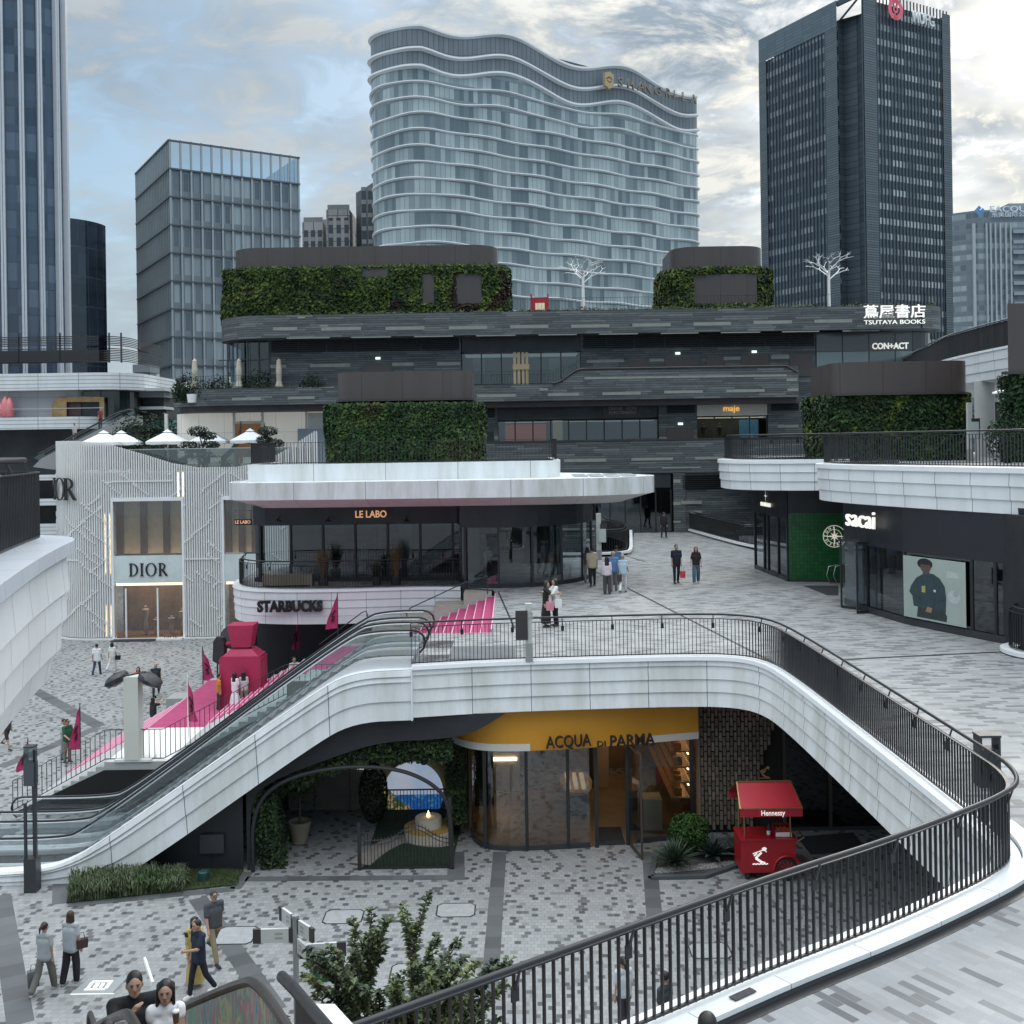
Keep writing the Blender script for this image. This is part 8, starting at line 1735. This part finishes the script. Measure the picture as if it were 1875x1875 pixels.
PP('person mostly hidden in front of the one in the beige t-shirt', E2(1076, 1066, L2), 185, 1.62, (.08, .08, .09), (.2, .2, .2), fem=True, hair='bob')
PP('person in blue shirt and grey trousers with a beige hat', E2(1124, 1082, L2), 175, 1.72, (.10, .20, .40), (.18, .19, .20), hair='capb', stride=.15, hem=.05)
PP('person with dark hair half hidden behind the blue shirt', E2(1129, 1070, L2), 180, 1.74, (.12, .2, .35), (.10, .10, .11))
PP('person in pale pink jacket with long dark hair and grey trousers', E2(1112, 1088, L2), 178, 1.60, (.65, .55, .60), (.06, .055, .06), hair='long', fem=True, sleeve=.9, legs='wide')
PP('person in pale blue shirt, white trousers and sun hat with a brown bag', E2(1141, 1085, L2), 170, 1.66, (.42, .55, .65), (.70, .71, .72), hair='capb', fem=True, stride=.28, hem=.05, arms=((.1, .2, 1.0), (.1, .15, .4)))
pa_ = PP('heavyset person in black shirt with one hand raised to the chin on the escalator', W(246, 1797, 12.4)-Vector((0, 0, 1.78)), 22, 1.90, (.012, .013, .016), (.02, .02, .024), wide=1.28, near=True, arms=((1.05, -.05, 1.75, .8), (.45, .25, .4)), tilt=.3)
PP('person in white top with long black hair holding an iced drink on the escalator', W(303, 1815, 12.0)-Vector((0, 0, 1.64)), 14, 1.76, (.75, .75, .78), (.25, .27, .3), hair='long', fem=True, near=True, sleeve=.12, arms=((.2, .1, .4), (.35, .12, 1.1)))
PP('dark haired person cut by the bottom edge in front of the black shirt', W(196, 1882, 10.4)-Vector((0, 0, 1.6)), 30, 1.66, (.06, .05, .05), (.03,)*3, near=True)
PP('person in white blouse and dark trousers seen through the near railing bars', E2(1143, 1895, 0), 200, 1.66, (.55, .58, .62), (.025, .022, .028), hair='tail', fem=True, stride=.3, near=True)
PP('person in dark shirt whose head shows above the white coping beyond the near railing', E2(1219, 1935, 0), 230, 1.72, (.035, .045, .055), (.03,)*3, near=True)
PP('top of a dark haired head at the very bottom edge of the walkway', Vector((W(1295, 1866, 8.9).x, 8.9, L2+.006)), 180, 1.66, (.1, .1, .1), (.05,)*3, near=True)
PP('person in dark red riding the far escalator by the golden arch', W(184, 785, 88.6), 60, 1.7, (.20, .05, .06), (.04, .03, .04)); PP('person in pale clothes lower on the far escalator', W(137, 812, 88.6), 60, 1.7, (.5, .5, .52), (.2, .2, .22))
PP('person in white indoors behind the dark glass beside the shop mullions', Vector((W(667, 1020, 53).x, 53, L2)), 60, 1.66, (.45, .45, .45), (.1, .1, .1), fem=True, hair='long'); PP('person in pale shirt and red skirt behind the rounded glass corner', Vector((W(893, 1040, 50.2).x, 50.2, L2)), 20, 1.66, (.4, .42, .45), (.12, .03, .05), fem=True, legs='skirt')
# ---- what they carry ----
def bag(p, w_, h, d, mat, label, handle=True, cat='bag', rz=0):
    t = thing('bag', label, cat, p); g = MB(); R = Matrix.Rotation(rz, 4, 'Z'); z0 = -h
    pr = [(-w_/2*.9, z0), (w_/2*.9, z0), (w_/2, 0), (-w_/2, 0)]
    A_ = [p+R @ Vector((x, -d/2, z)) for x, z in pr]; B_ = [p+R @ Vector((x, d/2, z)) for x, z in pr]; g.face(A_); g.face(B_[::-1])
    for i in range(4): g.face([A_[i], B_[i], B_[(i+1) % 4], A_[(i+1) % 4]])
    g.build('bag_body', mat, t)
    if handle: g = MB(); g.tube([p+R @ Vector((-w_*.25, 0, 0)), p+R @ Vector((-w_*.15, 0, .14)), p+R @ Vector((w_*.15, 0, .14)), p+R @ Vector((w_*.25, 0, 0))], .008, 6); g.build('handle', mat, t)
bag(W(216, 1200, E2(206, 1229, 0).y), .28, .24, .12, cloth((.015, .015, .018), 'leather'), 'black handbag of the person in white')
bag(W(1250, 1046, E2(1239, 1068, L2).y-.1), .24, .30, .1, cloth((.55, .05, .07), 'leather'), 'red bag held by the person in the navy polo')
bag(W(1007, 1102, E2(1000, 1148, L2).y-.35), .28, .30, .08, cloth((.60, .25, .30), 'leather'), 'pink shopping bag between the hugging friends'); bag(W(1022, 1098, E2(1017, 1146, L2).y-.3), .26, .28, .08, white_paint, 'white shopping bag of the friend in the white jacket')
bag(W(1134, 1052, E2(1141, 1085, L2).y-.2), .22, .30, .1, cloth((.06, .045, .04), 'leather'), 'brown bag hanging from the person in the sun hat')
bag(W(61, 1777, E2(83, 1816, 0).y-.1), .26, .36, .14, cloth((.13, .14, .15), 'leather'), 'dark grey tote carried by the person with the ponytail', rz=.5)
bag(W(150, 1719, E2(131, 1800, 0).y), .26, .20, .12, cloth((.05, .03, .03), 'leather'), 'small dark patterned bag of the person with the auburn bob', rz=.6)
def phone(p, label, d=Vector((0, -.5, 1))): g = MB(); d = d.normalized(); g.obox(p, Vector((.037, 0, 0)), d*.075, d.cross(Vector((1, 0, 0)))*.005); tag(g.build('phone', M('phone_black', (.02, .02, .024), .2, var=0)), label, 'phone')
phone(W(341, 1712, E2(365, 1824, 0).y-.15), 'phone held by the young person in the navy shirt'); phone(W(285, 1276, E2(281, 1345, 0).y+.2), 'phone raised by the person in the black dress')
c = W(322, 1858, 11.65); g = MB(); g.lathe(c, [(.028, -.09), (.04, .03), (.042, .035)], 12); o = tag(g.build('drink_cup', M('coffee_drink', (.16, .09, .05), .2, var=.2), None, smooth=True), 'iced drink cup with cream held at the escalator', 'cup'); MB().ball(c+Vector((0, 0, .035)), .042, 10, 7, .7).build('cream_top', white_paint, o, smooth=True); MB().tube([c+Vector((0, 0, .03)), c+Vector((.03, 0, .12))], .005, 5).build('straw', white_paint, o)
# ================= pink installation, flags, lamps, signs =================
p = E2(447, 1290, 1.72); pk = M('pink_block', (.40, .02, .085), .5, var=.1); t = thing('block_figure', 'big pink block shaped sculpture with black wing like panels on the pink landing', 'sculpture', p)
g = MB(); g.prism([(p.x-.85, p.y-.6), (p.x+.85, p.y-.6), (p.x+.85, p.y+.6), (p.x-.85, p.y+.6)], p.z, p.z+2.0)
def frus(g, z0, z1, a0, b0, a1, b1):
    A_ = [p+Vector((x*a0, y*b0, z0)) for x, y in ((-1, -1), (1, -1), (1, 1), (-1, 1))]; B_ = [p+Vector((x*a1, y*b1, z1)) for x, y in ((-1, -1), (1, -1), (1, 1), (-1, 1))]
    for i in range(4): g.face([A_[i], A_[(i+1) % 4], B_[(i+1) % 4], B_[i]])
    g.face(B_); g.face(A_[::-1])
frus(g, 2.002, 2.10, .80, .56, .80, .56); frus(g, 2.102, 2.36, .74, .52, .46, .36); frus(g, 2.362, 2.46, .30, .26, .30, .26); g.build('body', pk, t)
g = MB(); frus(g, 2.46, 3.36, .40, .36, .54, .48); g.build('head', pk, t)
g = MB(); g.tube([p+Vector((-.3, -.1, 2.55)), p+Vector((-.95, -.3, 2.6))], .09, 10); g.build('arm', pk, t, smooth=True)
g = MB(); c = p+Vector((-.92, -.3, 2.35)); oc = [(-.26, -.45), (-.22, .35), (-.08, .55), (.14, .5), (.22, .3), (.2, -.5), (0, -.6)]
A_ = [c+Vector((x, -.08, z)) for x, z in oc]; B_ = [q+Vector((.1, .16, 0)) for q in A_]; g.face(A_); g.face(B_[::-1])
for i in range(7): g.face([A_[i], B_[i], B_[(i+1) % 7], A_[(i+1) % 7]])
g.build('wing_panel', black_metal, t); g = MB(); c2 = p+Vector((-.55, .35, 2.75)); g.lathe(c2, [(.5, -.05), (.5, .05)], 16); g.xf(Matrix.Translation(c2) @ Matrix.Rotation(1.2, 4, 'X') @ Matrix.Translation(-c2)); g.build('wing_panel', black_metal, t)
g = MB(); g.tube([p+Vector((-1.0, -.3, 1.8)), p+Vector((-1.0, -.3, 0))], .035, 6); g.build('support', black_metal, t)
fl = M('flag_pink', (.46, .035, .14), .8, var=.15, scale=2); fk = M('flag_print', (.03, .02, .03), .8, var=0)
for k, (px, yt, yb, z, wd, lb) in enumerate(((619, 1086, 1172, 3.9, -.55, 'pink flag highest on the stair beneath the black lettering'), (549, 1124, 1210, 1.95, -.35, 'narrow drooping pink flag beside the seated person'), (372, 1183, 1268, 1.0, .62, 'pink flag on the grey blocks left of the block sculpture'), (444, 1172, 1292, 1.72, -.5, 'pink flag on a white pole in front of the block sculpture'), (345, 1234, 1352, 1.72, .38, 'pink flag hanging near the middle of the pink landing'), (148, 1288, 1402, 0., -.4, 'pink flag at the foot of the pink stair'), (52, 1352, 1425, 0., -.45, 'pink flag behind the tall lamp post'))):
    q = E2(px, yb, z); h = W(px, yt, q.y).z-z; t = thing('flag', lb, 'flag', q, 'pink promotional flags')
    MB().tube([q, q+Vector((0, 0, h))], .022, 6).build('pole', white_paint if k in (3, 4) else dark_metal, t)
    g = MB(); n_ = 8; tp_ = q+Vector((0, 0, h-.05)); fh = min(h*.72, 2.3)
    P = lambda i, j: tp_+Vector((wd*(i/4)*(.25+.75*(j/n_)**.8), .10*math.sin(i*1.7+j*.8)*i/4-.02*i, -fh*(j/n_)*(1-.06*i)-.10*i))
    for j in range(n_):
        for i in range(4): g.face([P(i, j), P(i+1, j), P(i+1, j+1), P(i, j+1)])
    c_ = g.build('cloth', fl, t, smooth=True, ang=180)
    g = MB(); mc = [(.3, .42), (.62, .46), (.70, .56), (.35, .60), (.62, .72), (.3, .76)]
    for s_ in (-.03, .03): g.tube([tp_+Vector((wd*u*(.25+.75*v), .10*math.sin(4*u*1.7+n_*v*.8)*u-.08*u+s_, -fh*v*(1-.24*u)-.4*u)) for u, v in mc], .035, 5)
    g.build('printed_mark', fk, c_)
p = E2(245, 1393, 1.725); t = thing('white_pillar', 'tall square white pillar with dark wrapped bundles on top at the stair landing', 'pillar', p); ht = W(243, 1238, p.y).z
g = MB(); g.box(p.x-.25, p.x+.25, p.y-.2, p.y+.28, p.z+.08, ht); g.build('shaft', M('pillar_cream', (.62, .62, .56), .6, var=.05), t); g = MB(); g.box(p.x-.62, p.x+.62, p.y-.15, p.y+.6, p.z, p.z+.08); g.build('base', white_paint, t)
for s in (-1, 1):
    g = MB(); c = Vector((p.x+s*.55+(.06 if s > 0 else 0), p.y, ht-.05)); g.ball(c, .40, 14, 9, .55, jit=.10); g.v = [(x, y, z-.45*abs(x-p.x)+.2) for x, y, z in g.v]; g.build('wrapped_bundle', M('dark_tarp', (.045, .045, .05), .5, var=.2, scale=4), t, smooth=True)
g = MB(); g.tube([(p.x-.6, p.y-.1, ht+.12), (p.x-.1, p.y-.15, ht+.06), (p.x+.5, p.y-.1, ht+.16)], .03, 6); g.build('strap', black_metal, t)
# lamp posts
p = E2(60, 1631, 0); t = thing('lamp_post', 'tall dark lamp post with three slender shafts and glass lantern by the escalator foot', 'street lamp', p); hz_ = W(56, 1365, p.y).z
g = MB(); g.box(p.x-.17, p.x+.17, p.y-.17, p.y+.17, 0, .95); g.build('base', dark_metal, t)
for dx, dy, z1 in ((-.13, -.1, hz_-1.6), (.02, .12, hz_-.9), (.13, -.05, hz_-.1)): MB().box(p.x+dx-.035, p.x+dx+.035, p.y+dy-.035, p.y+dy+.035, .95, z1).build('shaft', dark_metal, t)
MB().box(p.x-.15, p.x+.14, p.y-.14, p.y+.14, hz_-1.1, hz_-.45).build('lantern_body', M('grey_lantern', (.075, .085, .10), .4, .2, var=.05), t); MB().box(p.x-.14, p.x+.13, p.y-.13, p.y+.13, hz_-.45, hz_-.04).build('lantern_glass', sf_glass, t); MB().box(p.x-.15, p.x+.14, p.y-.14, p.y+.14, hz_-.04, hz_).build('lantern_cap', dark_metal, t)
p = Vector((8.95, 18.4, L2)); t = thing('lamp_post', 'slim dark lamp post shaft at the right edge behind the curved railing', 'street lamp', p)
MB().box(p.x-.035, p.x+.035, p.y-.035, p.y+.035, L2, 8.8).build('shaft', dark_metal, t); MB().box(p.x-.10, p.x+.16, p.y-.1, p.y+.1, 8.8, 9.05).build('lantern_body', dark_metal, t)
cv_ = smooth2([(15.6, 30.0, 0), (14.6, 30.8, 0), (14.55, 32.0, 0), (15.4, 32.6, 0), (17, 32.6, 0)], 2); railing('railing', 'short curved dark railing on a white base at the right edge by the boutique', [(q.x+.15, q.y, L2+.15) for q in cv_][::-1], h=1.1, loc=(15, 32, L2))
g = MB(); g.sweep([(q.x, q.y) for q in cv_][::-1], [(-.35, L2+.15), (.12, L2+.15), (.12, L2+.04), (0, L2)]); tag(g.build('kerb', white_metal), 'white curved base under the short railing at the right edge', 'kerb')
p = G(1808, 1438, L2); t = thing('litter_bin', 'dark double litter bin with open top behind the right railing', 'bin', p); MB().box(p.x-.19, p.x+.19, p.y-.15, p.y+.15, L2, L2+.7).build('body', M('bin_dark', (.03, .034, .04), .5, var=.1), t)
for dx in (-.17, .17): MB().box(p.x+dx-.02, p.x+dx+.02, p.y-.15, p.y+.15, L2+.7, L2+.92).build('post', dark_metal, t)
MB().box(p.x-.20, p.x+.20, p.y-.16, p.y+.16, L2+.92, L2+.96).build('hood', dark_metal, t)
# finger post
p = Vector((W(541, 1700, 20).x, 20, 0)); t = thing('finger_post', 'grey finger post with pale direction boards before the leafy tree top', 'signpost', p); zt_ = W(541, 1680, 20).z
g = MB(); g.tube([p, p+Vector((0, 0, zt_))], .055, 12); g.lathe(p+Vector((0, 0, zt_)), [(.07, 0), (.07, .05), (0, .06)], 12); g.build('pole', M('post_grey', (.30, .32, .34), .4, .3, var=.05), t, smooth=True)
for px0, py0, px1, py1, dy in ((513, 1660, 537, 1688, .35), (463, 1700, 536, 1712, -.1), (545, 1695, 574, 1726, -.35), (543, 1728, 568, 1760, -.4), (548, 1742, 634, 1738, .1)):
    a, b_ = W(px1, py1, 20), W(px0, py0, 20+dy); 
    if px1 > 541: a, b_ = W(px0, py0, 20), W(px1, py1, 20+dy)
    d = (b_-a); d.z *= .2; L_ = d.length; u = d.normalized(); v = Vector((0, 0, .13)); n_ = Vector((-u.y, u.x, 0))*.025; cm = a+d/2
    o = MB().obox(cm, d/2*.98, n_, v).build('direction_board', M('board_pale', (.55, .57, .57), .4, var=.06), t); MB().obox(a+d*.90, d*.10, n_*1.15, v*1.02).build('dark_tip', M('board_brown'), o); MB().obox(a+d*.05, d*.05, n_*1.15, v*1.02).build('dark_heel', M('board_brown'), o)
    fs = -1 if n_.y > 0 else 1
    for kk in range(2):
        MB().obox(a+d*.35+n_*1.1*fs+Vector((0, 0, .04-.08*kk)), d*.10, n_*.05, Vector((0, 0, .022))).build('faint_text', M('faint_grey'), o)
# young tree below the camera
p = Vector((-1.55, 13.6, -.25)); t = thing('leafy_tree', 'young leafy tree whose airy crown rises at the bottom edge', 'tree', p); rr = random.Random(11); wood = MB(); lv_ = MB()
wood.tube([p, p+Vector((.05, 0, 2)), p+Vector((0, .05, 4.7))], [.09, .07, .05], 8)
def twig(q, d, l, r, dep):
    e = q+d*l; wood.tube([q, q.lerp(e, .5)+Vector((0, 0, .02)), e], [r, r*.8, r*.5], 5)
    if dep <= 1:
        for j in range(int(l*125)):
            s = rr.uniform(.1, 1.05); a = rr.uniform(0, 2*PI); nd = (d*.5+Vector((math.cos(a), math.sin(a), rr.uniform(-.3, .6)))).normalized(); b_ = q+d*l*s; L_ = rr.uniform(.07, .13); sd = nd.cross(Vector((0, 0, 1))).normalized()*L_*.27; m_ = b_+nd*L_*.5+Vector((0, 0, .012)); e_ = b_+nd*L_-Vector((0, 0, .03))
            lv_.face([b_, m_-sd, e_]); lv_.face([b_, e_, m_+sd])
    if dep == 0: return
    for j in range(4 if dep > 1 else 4):
        a = rr.uniform(0, 2*PI); nd = (d+Vector((math.cos(a), math.sin(a), .35))*rr.uniform(.4, .8)).normalized(); twig(q.lerp(e, rr.uniform(.35, 1)), nd, l*rr.uniform(.5, .8), r*.6, dep-1)
for j in range(13):
    a = j*2.4; twig(p+Vector((0, 0, 3.1+.12*j)), Vector((math.cos(a)*.85, math.sin(a)*.7, .75+.08*j)).normalized(), rr.uniform(1.0, 1.45), .03, 2)
wood.build('trunk', M('bark'), t); lv_.build('crown', foliage('tree_leaf', [(.05, .075, .045), (.09, .12, .065), (.13, .165, .085), (.17, .20, .07)], 1.6, isl=.6), t)
for j, (px, py, h) in enumerate(((575, 1775, .55), (592, 1800, .7))):
    q = G(px, py, 0); 
g = MB(); q = G(588, 1790, 0); g.prism(rrect(q.x-.22, q.x+.22, q.y-.22, q.y+.22, .06), 0, .7); tag(g.build('green_bin', M('bin_green', (.012, .07, .055), .5, var=.1)), 'small dark green bin half hidden by the leafy tree', 'bin')
# ================= escalator towards the camera at the lower left =================
foot = Vector((-9.25, 21.3, -.06)); u = Vector((.492, -.870, 0)); tp2 = foot+u*12.4; ln_ = 12.4
m, b = newmat('paint_glass'); tt = N('ShaderNodeTexCoord'); mp = N('ShaderNodeMapping'); mp.inputs['Scale'].default_value = (1.5, 1.5, .8); L(tt.outputs['Object'], mp.inputs[0])
c_ = RAMP(NOISE(mp.outputs[0], 1.6, 4, .6, .6), [(.34, (.08, .28, .45)), (.42, (.35, .46, .36)), (.47, (.55, .16, .26)), (.52, (.14, .32, .28)), (.57, (.65, .52, .32)), (.64, (.12, .42, .28))]); sz_ = N('ShaderNodeSeparateXYZ'); L(tt.outputs['Object'], sz_.inputs[0]); c_ = MIX(MATH('LESS_THAN', sz_.outputs[2], 4.0), c_, (.42, .25, .04)); L(c_, b.inputs['Base Color']); b.inputs['Roughness'].default_value = .25; MATS['paint_glass'] = m
t = thing('near_escalator', 'near escalator with paint coloured balustrade and ochre side at the bottom left', 'escalator', foot); n_ = Vector((-u.y, u.x, 0))
pr = smooth2([(0, 0, 0), (.8, 0, 0), (1.6, 0, .15), (11.6, 0, 5.72), (12.3, 0, 5.95), (13.3, 0, 5.95)], 3); pl = [foot+u*q.x+Vector((0, 0, q.z)) for q in pr]
g = MB(); rs = resample(pl, .4)
for a, b_ in zip(pl, pl[1:]): g.face([a-n_*.5, b_-n_*.5, b_+n_*.5, a+n_*.5])
for a, b_ in zip(rs, rs[1:]): g.obox((a+b_)/2, (b_-a)/2*Vector((1, 1, 0)) if False else Vector(((b_.x-a.x)/2, (b_.y-a.y)/2, 0)), n_*.46, Vector((0, 0, .05)))
g.build('steps', M('escalator_steps'), t)
for s in (-1, 1):
    o_ = n_*.62*s; g = MB()
    for a, b_ in zip(pl, pl[1:]): g.face([a+o_+Vector((0, 0, .2)), b_+o_+Vector((0, 0, .2)), b_+o_+Vector((0, 0, .95)), a+o_+Vector((0, 0, .95))])
    g.build('balustrade_glass', MATS['paint_glass'] if s > 0 else clear_glass, t); g = MB()
    for a, b_ in zip(pl, pl[1:]):
        for q in (-.08, .08): g.face([a+o_+n_*q+Vector((0, 0, -.4)), b_+o_+n_*q+Vector((0, 0, -.4)), b_+o_+n_*q+Vector((0, 0, .22)), a+o_+n_*q+Vector((0, 0, .22))])
        g.face([a+o_-n_*.08+Vector((0, 0, .22)), b_+o_-n_*.08+Vector((0, 0, .22)), b_+o_+n_*.08+Vector((0, 0, .22)), a+o_+n_*.08+Vector((0, 0, .22))])
    g.build('side_panel', M('ochre_side', (.42, .24, .03), .5, var=.06), t)
    r = [q+o_+Vector((0, 0, 1.0)) for q in pl]; loop = [r[0]-u*(.36*math.sin(math.radians(k)))+Vector((0, 0, -.36+.36*math.cos(math.radians(k)))) for k in (170, 130, 90, 50, 20)]; r = loop+r+[r[-1]+u*(.36*math.sin(math.radians(k)))+Vector((0, 0, -.36+.36*math.cos(math.radians(k)))) for k in (30, 60, 90, 130)]; loop = []
    g = MB(); g.tube(loop+r, .05, 8); g.build('handrail', M('handrail_brown', (.045, .04, .038), .35, var=.05), t, smooth=True)
g = MB(); a = foot-u*.6; g.tube([W(265, 1755, 22.5), W(280, 1800, 21.2)], .035, 6); tag(g.build('barrier_bar', white_paint), 'slanted white bar beside the heavyset person', 'bar')
t = thing('stair_handrail', 'thick dark handrail with pale side panel beside the painted balustrade', 'handrail', W(560, 1840, 8.4)); hp = [W(516, 1788, 9.6), W(540, 1812, 9.1), W(618, 1905, 7.9)]
g = MB(); g.tube(hp, .05, 10); g.build('handrail', black_metal, t, smooth=True); g = MB(); d_ = Vector((.10, .0, -.12))
g.face([hp[1]+d_, hp[2]+d_, hp[2]+d_+Vector((.22, .1, -.06)), hp[1]+d_+Vector((.22, .1, -.06))]); g.build('pale_panel', white_dirty, t); g = MB(); g.face([hp[1]-Vector((0, 0, .05)), hp[2]-Vector((0, 0, .05)), hp[2]-Vector((0, 0, .8)), hp[1]-Vector((0, 0, .8))]); g.build('dark_panel', black_metal, t)
